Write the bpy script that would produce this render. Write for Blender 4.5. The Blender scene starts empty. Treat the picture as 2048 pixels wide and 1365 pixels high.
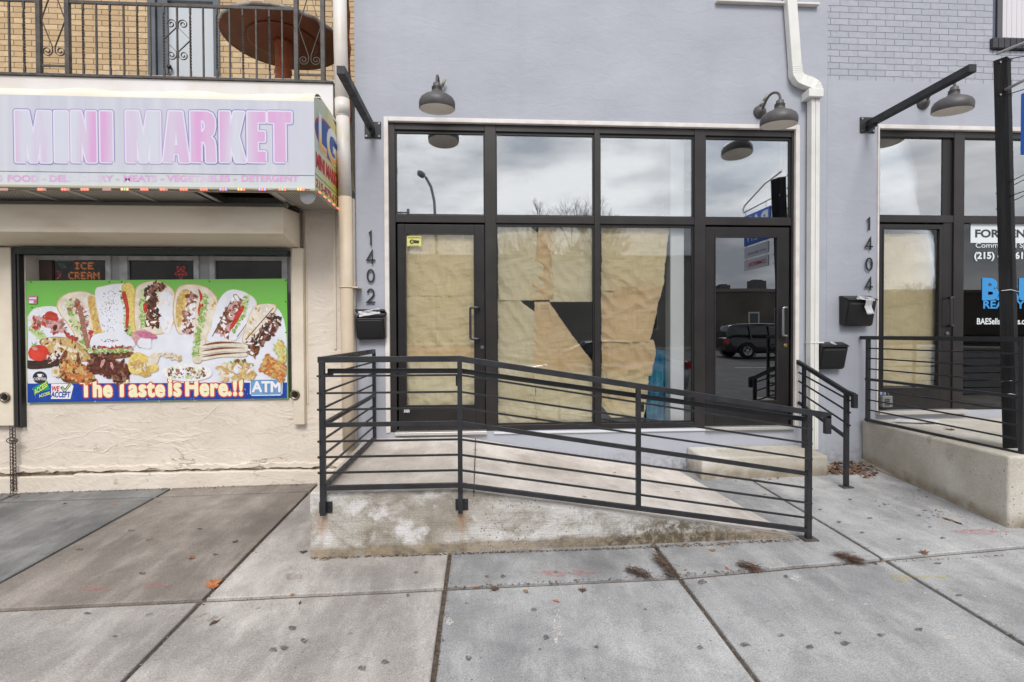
import bpy, math, random
from mathutils import Vector, Matrix, noise
random.seed(7)
R = math.radians
SC = bpy.context.scene
COL = SC.collection

# ------------------------------------------------------------------ camera, sky, sun, exposure
CAM_F, YAW, PITCH, ROLL, DIST, CAM_H = 1006.0, 0.0600, 0.0145, 0.0042, 5.201, 1.70
_F = Vector((math.sin(YAW)*math.cos(PITCH), math.cos(YAW)*math.cos(PITCH), -math.sin(PITCH)))
_R0 = Vector((math.cos(YAW), -math.sin(YAW), 0)); _U0 = _R0.cross(_F)
_RR = _R0*math.cos(ROLL) - _U0*math.sin(ROLL); _UU = _U0*math.cos(ROLL) + _R0*math.sin(ROLL)
CAMP = Vector((0, -DIST, CAM_H))
cd = bpy.data.cameras.new('camera'); cam = bpy.data.objects.new('camera', cd); COL.objects.link(cam)
cd.sensor_width = 36; cd.lens = 36*CAM_F/2048; cd.clip_start = .05; cd.clip_end = 2000
mw = Matrix((( _RR.x, _UU.x, -_F.x, CAMP.x), (_RR.y, _UU.y, -_F.y, CAMP.y), (_RR.z, _UU.z, -_F.z, CAMP.z), (0,0,0,1)))
cam.matrix_world = mw
SC.camera = cam

world = bpy.data.worlds.new("World"); SC.world = world; world.use_nodes = True
nt = world.node_tree; nt.nodes.clear()
out = nt.nodes.new('ShaderNodeOutputWorld'); bg = nt.nodes.new('ShaderNodeBackground')
sky = nt.nodes.new('ShaderNodeTexSky'); sky.sky_type = 'NISHITA'; sky.sun_disc = False
sky.sun_elevation = R(45); sky.sun_rotation = R(180); sky.dust_density = 2.0; sky.air_density = 1.0
bg.inputs['Strength'].default_value = 0.10
tc = nt.nodes.new('ShaderNodeTexCoord'); mp = nt.nodes.new('ShaderNodeMapping'); mp.inputs['Scale'].default_value = (1, 1, 3.2)
n1 = nt.nodes.new('ShaderNodeTexNoise'); n1.inputs['Scale'].default_value = 3.4; n1.inputs['Detail'].default_value = 6; n1.inputs['Roughness'].default_value = .55
n2 = nt.nodes.new('ShaderNodeTexNoise'); n2.inputs['Scale'].default_value = 1.7; n2.inputs['Detail'].default_value = 4
cr = nt.nodes.new('ShaderNodeValToRGB'); cr.color_ramp.elements[0].position = .36; cr.color_ramp.elements[0].color = (4.0, 4.25, 4.7, 1)
cr.color_ramp.elements[1].position = .62; cr.color_ramp.elements[1].color = (9.2, 9.2, 9.3, 1)
cr2 = nt.nodes.new('ShaderNodeValToRGB'); cr2.color_ramp.elements[0].position = .28; cr2.color_ramp.elements[1].position = .44
cr2.color_ramp.elements[0].color = (.55, .55, .55, 1)
mx = nt.nodes.new('ShaderNodeMix'); mx.data_type = 'RGBA'
L = nt.links.new
L(tc.outputs['Generated'], mp.inputs['Vector']); L(mp.outputs[0], n1.inputs['Vector']); L(mp.outputs[0], n2.inputs['Vector'])
L(n1.outputs['Fac'], cr.inputs[0]); L(n2.outputs['Fac'], cr2.inputs[0])
L(cr2.outputs[0], mx.inputs[0]); L(sky.outputs[0], mx.inputs[6]); L(cr.outputs[0], mx.inputs[7])
L(mx.outputs[2], bg.inputs['Color']); L(bg.outputs[0], out.inputs['Surface'])

sl = bpy.data.lights.new('sun', 'SUN'); sl.energy = 1.5; sl.angle = R(22); sl.color = (1, .965, .92)
sun = bpy.data.objects.new('sun', sl); COL.objects.link(sun)
sun.rotation_euler = (R(45), 0, 0)          # light travels towards +Y and down: comes over the camera
SC.view_settings.view_transform = 'Standard'; SC.view_settings.look = 'None'; SC.view_settings.gamma = 1
SC.view_settings.exposure = 0.68
SC.render.engine = 'CYCLES'
SC.cycles.max_bounces = 10; SC.cycles.transparent_max_bounces = 16; SC.cycles.sample_clamp_indirect = 6

# ------------------------------------------------------------------ helpers
def ray(px, py): return _F*CAM_F + _RR*(px-1024) + _UU*(682.5-py)
def W(px, py, y=0.0):
    "point of the vertical plane y that stands where the photo shows px,py"
    r = ray(px, py); return CAMP + r*((y+DIST)/r.y)
def WX(px, y=0.0, py=600): return W(px, py, y).x
def WZ(px, py, y=0.0): return W(px, py, y).z
def PX(px, py, x):
    r = ray(px, py); return CAMP + r*(x/r.x)
def G(x, y): return .239 + .01315*x + .032*max(y, -6.3)
def GP(px, py):
    r = ray(px, py); a, b, c = .239, .01315, .032
    t = (a - c*DIST - CAM_H)/(r.z - b*r.x - c*r.y)
    p = CAMP + r*t; return p

def srgb(c):
    return tuple(((v/255)/12.92 if v/255 <= .04045 else ((v/255+.055)/1.055)**2.4) for v in c)

class MB:
    def __init__(s): s.v = []; s.f = []; s.m = []; s.sm = []; s.mats = []; s.cur = 0
    def mat(s, m):
        if m not in s.mats: s.mats.append(m)
        s.cur = s.mats.index(m); return s
    def face(s, idx, smooth=False): s.f.append(idx); s.m.append(s.cur); s.sm.append(smooth)
    def box(s, x0, y0, z0, x1, y1, z1):
        if x0 > x1: x0, x1 = x1, x0
        if y0 > y1: y0, y1 = y1, y0
        if z0 > z1: z0, z1 = z1, z0
        b = len(s.v)
        s.v += [(x0,y0,z0),(x1,y0,z0),(x1,y1,z0),(x0,y1,z0),(x0,y0,z1),(x1,y0,z1),(x1,y1,z1),(x0,y1,z1)]
        for q in ((0,3,2,1),(4,5,6,7),(0,1,5,4),(1,2,6,5),(2,3,7,6),(3,0,4,7)): s.face([b+i for i in q])
        return s
    def hexa(s, P):      # 8 corners: bottom 4, top 4
        b = len(s.v); s.v += [tuple(p) for p in P]
        for q in ((0,3,2,1),(4,5,6,7),(0,1,5,4),(1,2,6,5),(2,3,7,6),(3,0,4,7)): s.face([b+i for i in q])
        return s
    def prism(s, pts, off):  # pts: 3D loop; off: Vector extrude
        b = len(s.v); n = len(pts); off = Vector(off)
        s.v += [tuple(Vector(p)) for p in pts] + [tuple(Vector(p)+off) for p in pts]
        s.face(list(range(b, b+n))); s.face([b+n+i for i in reversed(range(n))])
        for i in range(n): s.face([b+i, b+n+i, b+n+(i+1) % n, b+(i+1) % n])
        return s
    def poly(s, pts):
        b = len(s.v); s.v += [tuple(p) for p in pts]; s.face(list(range(b, b+len(pts)))); return s
    def sweep(s, pts, prof, up=(0,1,0), closed=False, smooth=False, cap=True):
        pts = [Vector(p) for p in pts]; up = Vector(up).normalized(); n = len(pts); k = len(prof); b = len(s.v)
        for i, p in enumerate(pts):
            if closed: t0 = (p-pts[i-1]).normalized(); t1 = (pts[(i+1) % n]-p).normalized()
            else:
                t0 = (p-pts[i-1]).normalized() if i else (pts[1]-p).normalized()
                t1 = (pts[i+1]-p).normalized() if i < n-1 else t0
            t = (t0+t1).normalized() if (t0+t1).length > 1e-6 else t1
            a = up.cross(t)
            if a.length < 1e-4: a = Vector((1,0,0)).cross(t)
            a.normalize(); c = t.cross(a).normalized()
            k_ = 1/max(.35, t.dot(t1))
            # stretch in the bend plane so mitres keep their width
            bend = (t1-t0); 
            for (u, v) in prof:
                d = a*u + c*v
                if bend.length > 1e-5:
                    bd = bend.normalized(); d = d + bd*(d.dot(bd))*(k_-1)
                s.v.append(tuple(p+d))
        m = n if closed else n-1
        for i in range(m):
            for j in range(k):
                A = b+i*k; B = b+((i+1) % n)*k
                s.face([A+j, A+(j+1) % k, B+(j+1) % k, B+j], smooth)
        if cap and not closed:
            s.face([b+j for j in reversed(range(k))]); s.face([b+(n-1)*k+j for j in range(k)])
        return s
    def bar(s, p, q, w, h=None, up=(0,1,0)):
        h = h or w; return s.sweep([p, q], [(-w/2,-h/2),(w/2,-h/2),(w/2,h/2),(-w/2,h/2)], up)
    def rail(s, pts, w, h=None, up=(0,1,0)):
        h = h or w; return s.sweep(pts, [(-w/2,-h/2),(w/2,-h/2),(w/2,h/2),(-w/2,h/2)], up)
    def tube(s, pts, r, n=10, up=(0,1,0), closed=False):
        return s.sweep(pts, [(r*math.cos(2*math.pi*i/n), r*math.sin(2*math.pi*i/n)) for i in range(n)], up, closed, True)
    def lathe(s, prof, axis_o, axis=(0,0,1), n=32, smooth=True):
        ax = Vector(axis).normalized(); a = ax.orthogonal().normalized(); c = ax.cross(a); o = Vector(axis_o); b = len(s.v); k = len(prof)
        for i in range(n):
            t = 2*math.pi*i/n; d = a*math.cos(t)+c*math.sin(t)
            for (r, h) in prof: s.v.append(tuple(o+d*r+ax*h))
        for i in range(n):
            A = b+i*k; B = b+((i+1) % n)*k
            for j in range(k-1): s.face([A+j, B+j, B+j+1, A+j+1], smooth)
        return s
    def disc(s, c, r, axis=(0,1,0), n=20, rz=None, th=0):
        ax = Vector(axis).normalized(); a = Vector((1,0,0)) if abs(ax.x) < .9 else Vector((0,1,0)); d = ax.cross(a).normalized(); a = d.cross(ax)
        pts = [Vector(c)+a*(r*math.cos(2*math.pi*i/n))+d*((rz or r)*math.sin(2*math.pi*i/n)) for i in range(n)]
        if th: return s.prism(pts, ax*th)
        return s.poly(pts)
    def build(s, name, mat=None, parent=None, origin=None, bev=0, seg=2, recalc=True):
        o3 = Vector((0,0,0))
        if parent is not None:
            p = parent
            while p is not None: o3 += p.location; p = p.parent
        if origin is not None: o3 = Vector(origin)
        me = bpy.data.meshes.new(name)
        me.from_pydata([tuple(Vector(v)-o3) for v in s.v], [], s.f)
        ms = s.mats if s.mats else [mat]
        for m in ms: me.materials.append(m)
        for i, p in enumerate(me.polygons): p.material_index = s.m[i] if s.mats else 0; p.use_smooth = s.sm[i]
        if recalc:
            import bmesh
            bm = bmesh.new(); bm.from_mesh(me); bmesh.ops.recalc_face_normals(bm, faces=bm.faces); bm.to_mesh(me); bm.free()
        ob = bpy.data.objects.new(name, me); COL.objects.link(ob)
        if parent is not None: ob.parent = parent
        else: ob.location = o3
        if bev:
            md = ob.modifiers.new('bevel', 'BEVEL'); md.width = bev; md.segments = seg; md.limit_method = 'ANGLE'; md.angle_limit = R(40)
        return ob

def tag(o, label, cat, group=None):
    o['label'] = label; o['category'] = cat
    if group: o['group'] = group
    return o
def thing(name, label, cat, loc=(0,0,0), group=None):
    o = bpy.data.objects.new(name, None); COL.objects.link(o); o.location = loc; o.empty_display_size = .1
    return tag(o, label, cat, group)
def structure(o): o['kind'] = 'structure'; return o
def stuff(o): o['kind'] = 'stuff'; return o
def dup(root, loc, label, scale=None, rotz=None):
    def cp(o, par):
        c = o.copy(); COL.objects.link(c); c.parent = par
        for ch in list(o.children): cp(ch, c)
        return c
    r = cp(root, None); r.location = loc; r['label'] = label
    if scale: r.scale = (scale,)*3
    if rotz is not None: r.rotation_euler.z = rotz
    return r

def curve_mesh(data):
    ob = bpy.data.objects.new('tmp', data); COL.objects.link(ob)
    dg = bpy.context.evaluated_depsgraph_get(); ev = ob.evaluated_get(dg)
    me = bpy.data.meshes.new_from_object(ev)
    V = [tuple(v.co) for v in me.vertices]; Fc = [list(p.vertices) for p in me.polygons]
    bpy.data.objects.remove(ob); bpy.data.meshes.remove(me); return V, Fc
def text_data(s, off=0, spacing=1.0, shear=0):
    d = bpy.data.curves.new('t', 'FONT'); d.body = s; d.offset = off; d.space_character = spacing; d.shear = shear; d.resolution_u = 4; return d
def contour_data(conts, off=0):
    d = bpy.data.curves.new('c', 'CURVE'); d.dimensions = '2D'; d.fill_mode = 'BOTH'; d.offset = off
    for c in conts:
        sp = d.splines.new('POLY'); sp.points.add(len(c)-1); sp.use_cyclic_u = True
        for i, (x, y) in enumerate(c): sp.points[i].co = (x, y, 0, 1)
    return d
def add_flat(mb, V, Fc, bb, P0, U, Vv, N, lift, mirror=False):
    x0, y0, x1, y1 = bb; b = len(mb.v)
    for (x, y, z) in V:
        u = (x-x0)/(x1-x0); v = (y-y0)/(y1-y0)
        mb.v.append(tuple(P0 + U*u + Vv*v + N*lift))
    for f in Fc: mb.face([b+i for i in f])
def bbox(V):
    xs = [v[0] for v in V]; ys = [v[1] for v in V]; return (min(xs), min(ys), max(xs), max(ys))
def letter(mb, s, layers, P0, U, Vv, N, spacing=1.0, shear=0):
    "lay the words s into the parallelogram P0,U,Vv; layers = (offset, material, lift)"
    P0 = Vector(P0); U = Vector(U); Vv = Vector(Vv); N = Vector(N).normalized()
    V, Fc = curve_mesh(text_data(s, 0, spacing, shear)); bb = bbox(V)
    for off, m, lift in layers:
        if off: V, Fc = curve_mesh(text_data(s, off, spacing, shear))
        mb.mat(m); add_flat(mb, V, Fc, bb, P0, U, Vv, N, lift)
def edge_loops(V, Fc):
    cnt = {}
    for f in Fc:
        for i in range(len(f)):
            k = (min(f[i], f[(i+1) % len(f)]), max(f[i], f[(i+1) % len(f)])); cnt[k] = cnt.get(k, 0)+1
    return [k for k, c in cnt.items() if c == 1]
def outlined(mb, V, Fc, bb, P0, U, Vv, N, layers):
    "layers = (stroke radius in metres, material, lift): a filled letter with a round-cornered stroke along its outline"
    N = N.normalized(); x0, y0, x1, y1 = bb; a = U.normalized(); c = Vv.normalized()
    pt = [P0+U*((x-x0)/(x1-x0))+Vv*((y-y0)/(y1-y0)) for x, y, z in V]; ed = edge_loops(V, Fc)
    for r_, m_, lift in layers:
        mb.mat(m_); k = 0
        b = len(mb.v); mb.v += [tuple(p+N*lift) for p in pt]
        for f in Fc: mb.face([b+i for i in f])
        if not r_: continue
        done = set()
        for i, j in ed:
            k += 1; lf = N*(lift+3e-6*(k % 40)+4e-6); p, q_ = pt[i], pt[j]; d = q_-p
            if d.length < 1e-6: continue
            d.normalize(); n_ = N.cross(d)*r_; mb.poly([p-n_+lf, q_-n_+lf, q_+n_+lf, p+n_+lf])
            if i not in done:
                done.add(i); lf = N*(lift+3e-6*(k % 40)+1.3e-4); mb.poly([p+a*(r_*math.cos(t_*math.pi/5))+c*(r_*math.sin(t_*math.pi/5))+lf for t_ in range(10)])
def stroke_text(mb, s, layers, px0, py0, px1, py1, y, **k):
    a = W(px0, py1, y); b = W(px1, py1, y); c = W(px0, py0, y)
    V, Fc = curve_mesh(text_data(s, 0, **k)); outlined(mb, V, Fc, bbox(V), a, Vector((b.x-a.x, 0, b.z-a.z)), Vector((0, 0, c.z-a.z)), Vector((0, -1, 0)), layers)
def wall_text(mb, s, layers, px0, py0, px1, py1, y, **k):
    "words between the corners px0,py0 (top left) and px1,py1 (bottom right) on the plane y"
    a = W(px0, py1, y); b = W(px1, py1, y); c = W(px0, py0, y)
    letter(mb, s, layers, a, (b.x-a.x, 0, b.z-a.z), (0, 0, c.z-a.z), (0, -1, 0), **k)

# ------------------------------------------------------------------ materials
MC = {}
def M(name, c, rough=.6, metal=0, c2=None, scale=6, detail=4, bump=0, bscale=60, spec=None, stretch=(1,1,1), lo=.35, hi=.65, em=0, coat=0, bstretch=None):
    if name in MC: return MC[name]
    m = bpy.data.materials.new(name); m.use_nodes = True; t = m.node_tree; b = t.nodes['Principled BSDF']
    b.inputs['Base Color'].default_value = (*c, 1); b.inputs['Roughness'].default_value = rough; b.inputs['Metallic'].default_value = metal
    if spec is not None: b.inputs['Specular IOR Level'].default_value = spec
    if coat: b.inputs['Coat Weight'].default_value = coat
    if em: b.inputs['Emission Color'].default_value = (*c, 1); b.inputs['Emission Strength'].default_value = em
    tcn = t.nodes.new('ShaderNodeTexCoord'); mpn = t.nodes.new('ShaderNodeMapping'); mpn.inputs['Scale'].default_value = stretch
    t.links.new(tcn.outputs['Object'], mpn.inputs['Vector'])
    if c2 is not None:
        n = t.nodes.new('ShaderNodeTexNoise'); n.inputs['Scale'].default_value = scale; n.inputs['Detail'].default_value = detail
        r = t.nodes.new('ShaderNodeValToRGB'); r.color_ramp.elements[0].position = lo; r.color_ramp.elements[1].position = hi
        r.color_ramp.elements[0].color = (*c, 1); r.color_ramp.elements[1].color = (*c2, 1)
        t.links.new(mpn.outputs[0], n.inputs['Vector']); t.links.new(n.outputs['Fac'], r.inputs[0]); t.links.new(r.outputs[0], b.inputs['Base Color'])
    if bump:
        mp2 = t.nodes.new('ShaderNodeMapping'); mp2.inputs['Scale'].default_value = bstretch or (1,1,1); t.links.new(tcn.outputs['Object'], mp2.inputs['Vector'])
        n = t.nodes.new('ShaderNodeTexNoise'); n.inputs['Scale'].default_value = bscale; n.inputs['Detail'].default_value = 5
        bm = t.nodes.new('ShaderNodeBump'); bm.inputs['Strength'].default_value = min(1, bump); bm.inputs['Distance'].default_value = .01*max(1, bump)
        t.links.new(mp2.outputs[0], n.inputs['Vector']); t.links.new(n.outputs['Fac'], bm.inputs['Height']); t.links.new(bm.outputs[0], b.inputs['Normal'])
    MC[name] = m; return m
class NB:   # small node-graph builder
    def __init__(s, m, world=False):
        s.t = m.node_tree; s.b = s.t.nodes['Principled BSDF']
        if world: s.tc = s.t.nodes.new('ShaderNodeNewGeometry'); s.obj = s.tc.outputs['Position']
        else: s.tc = s.t.nodes.new('ShaderNodeTexCoord'); s.obj = s.tc.outputs['Object']
    def map(s, sc, rot=(0,0,0), vec=None):
        n = s.t.nodes.new('ShaderNodeMapping'); n.inputs['Scale'].default_value = sc; n.inputs['Rotation'].default_value = rot; s.t.links.new(vec or s.obj, n.inputs['Vector']); return n.outputs[0]
    def noise(s, sc, det=4, vec=None, rough=.5, dist=0):
        n = s.t.nodes.new('ShaderNodeTexNoise'); n.inputs['Scale'].default_value = sc; n.inputs['Detail'].default_value = det; n.inputs['Roughness'].default_value = rough; n.inputs['Distortion'].default_value = dist
        s.t.links.new(vec or s.obj, n.inputs['Vector']); return n.outputs['Fac']
    def voro(s, sc, feat='F1', vec=None, outp='Distance'):
        n = s.t.nodes.new('ShaderNodeTexVoronoi'); n.feature = feat; n.inputs['Scale'].default_value = sc; s.t.links.new(vec or s.obj, n.inputs['Vector']); return n.outputs[outp]
    def ramp(s, v, stops):
        r = s.t.nodes.new('ShaderNodeValToRGB'); e = r.color_ramp.elements
        while len(e) < len(stops): e.new(.5)
        for i, (p, c) in enumerate(stops): e[i].position = p; e[i].color = (*c, 1) if not isinstance(c, (int, float)) else (c, c, c, 1)
        s.t.links.new(v, r.inputs[0]); return r.outputs[0]
    def mix(s, f, a, b, mode='MIX'):
        n = s.t.nodes.new('ShaderNodeMix'); n.data_type = 'RGBA'; n.blend_type = mode
        for i, x in ((0, f), (6, a), (7, b)):
            if isinstance(x, (int, float)) and i == 0: n.inputs[0].default_value = x
            elif isinstance(x, tuple): n.inputs[i].default_value = (*x, 1)
            elif isinstance(x, (int, float)): n.inputs[i].default_value = (x, x, x, 1)
            else: s.t.links.new(x, n.inputs[i])
        return n.outputs[2]
    def math(s, op, a, b=0.0, clamp=False):
        n = s.t.nodes.new('ShaderNodeMath'); n.operation = op; n.use_clamp = clamp
        for i, x in ((0, a), (1, b)):
            if isinstance(x, (int, float)): n.inputs[i].default_value = x
            else: s.t.links.new(x, n.inputs[i])
        return n.outputs[0]
    def sep(s, vec=None):
        n = s.t.nodes.new('ShaderNodeSeparateXYZ'); s.t.links.new(vec or s.obj, n.inputs[0]); return n.outputs
    def bump(s, h, dist=.01, st=1.0, prev=None):
        n = s.t.nodes.new('ShaderNodeBump'); n.inputs['Distance'].default_value = dist; n.inputs['Strength'].default_value = st; s.t.links.new(h, n.inputs['Height'])
        if prev is not None: s.t.links.new(prev, n.inputs['Normal'])
        return n.outputs[0]
    def set(s, col=None, nor=None, rough=None):
        if col is not None: s.t.links.new(col, s.b.inputs['Base Color'])
        if nor is not None: s.t.links.new(nor, s.b.inputs['Normal'])
        if rough is not None:
            if isinstance(rough, (int, float)): s.b.inputs['Roughness'].default_value = rough
            else: s.t.links.new(rough, s.b.inputs['Roughness'])
def newmat(name, world=False):
    m = bpy.data.materials.new(name); m.use_nodes = True; MC[name] = m; return m, NB(m, world)

def stucco(name, c, c2, big=.012):
    m, n = newmat(name)
    v = n.map((1, 1, 1.6))
    col = n.ramp(n.noise(1.3, 5, v), [(.3, c), (.7, c2)])
    col = n.mix(n.ramp(n.noise(9, 6, n.map((1, 1, 2.2))), [(.5, 0.0), (.75, 1.0)]), col, tuple(x*.93 for x in c2))
    spots = n.ramp(n.voro(5), [(0.0, 1.0), (.035, 1.0), (.05, 0.0)])
    pick = n.ramp(n.noise(1.7, 1), [(.6, 0.0), (.62, 1.0)])
    col = n.mix(n.math('MULTIPLY', n.math('MULTIPLY', spots, pick), .5), col, tuple(x*.55 for x in c))
    lo_ = n.ramp(n.math('ADD', n.sep()[2], n.math('MULTIPLY', n.noise(5, 5), .3)), [(.16, .75), (.42, 0.0)])      # splash grime at the foot of the wall
    col = n.mix(n.math('MULTIPLY', lo_, n.ramp(n.noise(20, 5, None, .7), [(.42, 0.0), (.6, 1.0)])), col, srgb((112, 108, 102)))
    st_ = n.ramp(n.noise(1, 5, n.map((7, 1, .35))), [(.55, 0.0), (.85, .22)])
    col = n.mix(st_, col, tuple(x*.86 for x in c))
    h = n.math('ADD', n.math('MULTIPLY', n.noise(4.5, 6, n.map((1, 1, 1.9)), .62, .6), .7), n.math('MULTIPLY', n.noise(60, 3), .13))
    n.set(col, n.bump(h, big*1.2, .5), .72); return m
GRAY = stucco('gray_stucco', srgb((161, 164, 174)), srgb((173, 176, 186)))
# cream render with cracks
CREAM, n = newmat('cream_render')
wv = n.noise(2.6, 5, n.map((1, 1, 1.5)), .6, 1.3)
ridge = n.ramp(n.math('ABSOLUTE', n.math('SUBTRACT', wv, .5)), [(0.0, 1.0), (.012, 0.0)])
wv2 = n.noise(1.0, 6, n.map((.40, 1, 2.3)), .6, .4)
crm = n.ramp(n.math('ABSOLUTE', n.math('SUBTRACT', wv2, .5)), [(0.0, 1.0), (.0030, 0.0)])
crm = n.math('MULTIPLY', crm, n.ramp(n.noise(1.7, 2), [(.54, 0.0), (.62, .6)]))
zz_ = n.sep()[2]; lowz = n.ramp(zz_, [(.9, 1.0), (1.2, .12)])     # the lower wall is the rougher one
col = n.ramp(n.noise(2.0, 5, None), [(.3, srgb((207, 195, 181))), (.7, srgb((220, 210, 198)))])
col = n.mix(n.ramp(n.noise(14, 5), [(.6, 0.0), (.8, .8)]), col, srgb((194, 178, 154)))
col = n.mix(n.math('MULTIPLY', crm, lowz), col, srgb((150, 132, 110)))
h = n.math('ADD', n.math('MULTIPLY', n.noise(4, 6, n.map((1,1,1.5)), .62, 1.6), .9), n.math('MULTIPLY', n.math('ADD', n.math('MULTIPLY', ridge, .05), n.math('MULTIPLY', crm, -.6)), lowz))
n.set(col, n.bump(n.math('ADD', h, n.math('MULTIPLY', n.noise(70, 3), .08)), .020, .8), .7)
CREAM_P = M('cream_paint', srgb((208, 196, 177)), .55, c2=srgb((220, 209, 191)), scale=3, bump=.35, bscale=14)
CREAM_DIRT = M('cream_paint_dirty', srgb((224, 212, 193)), .6, c2=srgb((198, 182, 158)), scale=2.5, lo=.5, hi=.8, bump=.4, bscale=16, stretch=(.6,1,2))

def concrete(name, a, b, c, speck=.35, sc=1.0, rot=0):
    m, n = newmat(name)
    col = n.ramp(n.noise(.9*sc, 6, None, .6), [(.3, a), (.5, b), (.72, c)])
    col = n.mix(n.ramp(n.noise(5.5, 6, None, .65), [(.48, 0.0), (.75, .55)]), col, tuple(x*.78 for x in a))
    drag = n.ramp(n.noise(1, 6, n.map((5, 1.6, 1), (0, 0, rot+.5)), .65), [(.46, 0.0), (.68, .5)])
    col = n.mix(drag, col, tuple(min(1, x*1.22) for x in c))
    dk = n.ramp(n.noise(1.6, 5, n.map((1, 1, 1), (0, 0, 1.1)), .6), [(.5, 0.0), (.68, .6)])
    col = n.mix(dk, col, tuple(x*.74 for x in a))
    fine = n.noise(130, 3, None, .8)
    col = n.mix(speck, col, n.ramp(fine, [(.3, .12), (.7, .92)]), 'OVERLAY')
    # small pits and pale grit
    pit = n.ramp(n.voro(17), [(0.0, 1.0), (.07, 1.0), (.10, 0.0)]); pm = n.ramp(n.noise(2.3, 2), [(.5, 0.0), (.6, 1.0)])
    col = n.mix(n.math('MULTIPLY', n.math('MULTIPLY', pit, pm), .7), col, tuple(x*.33 for x in a))
    grit = n.ramp(n.voro(23, vec=n.map((1,1,1), (0,0,.6))), [(0.0, 1.0), (.05, 1.0), (.07, 0.0)])
    col = n.mix(n.math('MULTIPLY', grit, .55), col, tuple(min(1, x*1.45) for x in c))
    # trodden-in spots
    gs = n.ramp(n.voro(3.1, vec=n.map((1,1,1), (0,0,.3))), [(0.0, 1.0), (.05, 1.0), (.075, 0.0)])
    col = n.mix(n.math('MULTIPLY', n.math('MULTIPLY', gs, n.ramp(n.noise(1.9, 2), [(.45, 0.0), (.5, 1.0)])), .75), col, tuple(x*.38 for x in a))
    broom = n.noise(1.0, 4, n.map((90, 9, 9), (0, 0, rot)))
    h = n.math('ADD', n.math('MULTIPLY', broom, .35), n.math('ADD', n.math('MULTIPLY', fine, .5), n.math('MULTIPLY', n.noise(9, 4), .8)))
    n.set(col, n.bump(h, .004, .8), .85); return m
C_LIGHT = concrete('concrete_light', srgb((134, 129, 126)), srgb((159, 154, 150)), srgb((184, 179, 175)), speck=.48, rot=0)
C_GRAY = concrete('concrete_gray', srgb((120, 120, 121)), srgb((143, 143, 144)), srgb((168, 168, 168)), speck=.48, rot=1.57)
C_BROWN = concrete('concrete_brown', srgb((108, 101, 95)), srgb((128, 120, 113)), srgb((156, 148, 142)), speck=.5)
C_BLUE = concrete('concrete_blue', srgb((92, 92, 92)), srgb((114, 114, 114)), srgb((148, 147, 145)), speck=.4)
# stained ramp concrete
C_VAR = {'concrete_light': [C_LIGHT], 'concrete_gray': [C_GRAY]}
for k_ in (.93, 1.06):
    C_VAR['concrete_light'].append(concrete('concrete_light_%d' % (k_*100), *[tuple(v*k_ for v in srgb(q)) for q in ((134, 129, 126), (159, 154, 150), (184, 179, 175))], speck=.48))
    C_VAR['concrete_gray'].append(concrete('concrete_gray_%d' % (k_*100), *[tuple(v*k_ for v in srgb(q)) for q in ((120, 120, 121), (143, 143, 144), (168, 168, 168))], speck=.48, rot=1.57))
RAMP, n = newmat('ramp_concrete', True)
v = n.map((1, 1, 1.4))
col = n.ramp(n.noise(1.1, 6, v, .62, .4), [(.28, srgb((128, 121, 109))), (.40, srgb((164, 158, 149))), (.50, srgb((186, 182, 177))), (.62, srgb((204, 202, 201)))])
col = n.mix(n.ramp(n.noise(4.2, 7, v, .7, .5), [(.48, 0.0), (.66, .75)]), col, srgb((122, 113, 98)))
col = n.mix(n.ramp(n.noise(2.6, 5, n.map((1, 1, 1.1), (0, .4, 0)), .65), [(.54, 0.0), (.62, .8)]), col, srgb((212, 210, 210)))
col = n.mix(.4, col, n.ramp(n.noise(110, 3, None, .8), [(.3, .2), (.7, .85)]), 'OVERLAY')
sp = n.sep()
hgt = n.math('SUBTRACT', sp[2], n.math('ADD', .186, n.math('MULTIPLY', sp[0], .0131)))      # height above the sidewalk
rag = n.math('SUBTRACT', hgt, n.math('MULTIPLY', n.noise(4, 6, None, .7), .11))
lowm = n.ramp(rag, [(-.0+.0, .75), (.025, .0)])
dirt = n.ramp(n.noise(12, 6, None, .7), [(.35, srgb((84, 72, 54))), (.6, srgb((150, 132, 104)))])
col = n.mix(lowm, col, dirt)
col = n.mix(n.ramp(n.noise(1, 4, n.map((2.5, 2.5, 70)), .6), [(.5, 0.0), (.75, .30)]), col, srgb((120, 112, 100)))
pt_ = n.math('MULTIPLY', n.ramp(n.voro(34), [(0.0, 1.0), (.13, 1.0), (.2, 0.0)]), n.ramp(n.noise(2.2, 3), [(.52, 0.0), (.6, .85)]))
col = n.mix(pt_, col, srgb((84, 78, 70)))
moss = n.math('MULTIPLY', n.ramp(n.noise(22, 5, None, .75), [(.42, 0.0), (.55, .85)]), n.ramp(n.math('ADD', n.math('ABSOLUTE', n.math('SUBTRACT', sp[0], 1.35)), n.math('MULTIPLY', hgt, 3.0)), [(.45, 1.0), (.95, 0.0)]))
col = n.mix(moss, col, srgb((74, 66, 50)))
for rx_ in (-1.095, -.14):
    rs = n.math('ADD', n.math('MULTIPLY', n.math('ABSOLUTE', n.math('SUBTRACT', n.math('ADD', sp[0], n.math('MULTIPLY', n.noise(9, 3), .03)), rx_+.015)), 14), n.math('MULTIPLY', n.math('ABSOLUTE', n.math('SUBTRACT', sp[2], .40)), 5.5))
    col = n.mix(n.ramp(rs, [(.1, .55), (1.0, 0.0)]), col, srgb((148, 104, 56)))
h = n.math('ADD', n.math('MULTIPLY', n.noise(9, 6), .8), n.math('ADD', n.math('MULTIPLY', n.noise(120, 3), .35), n.math('MULTIPLY', n.noise(1, 3, n.map((6, 6, 160))), .3)))
n.set(col, n.bump(h, .012, .9), .85)
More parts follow.
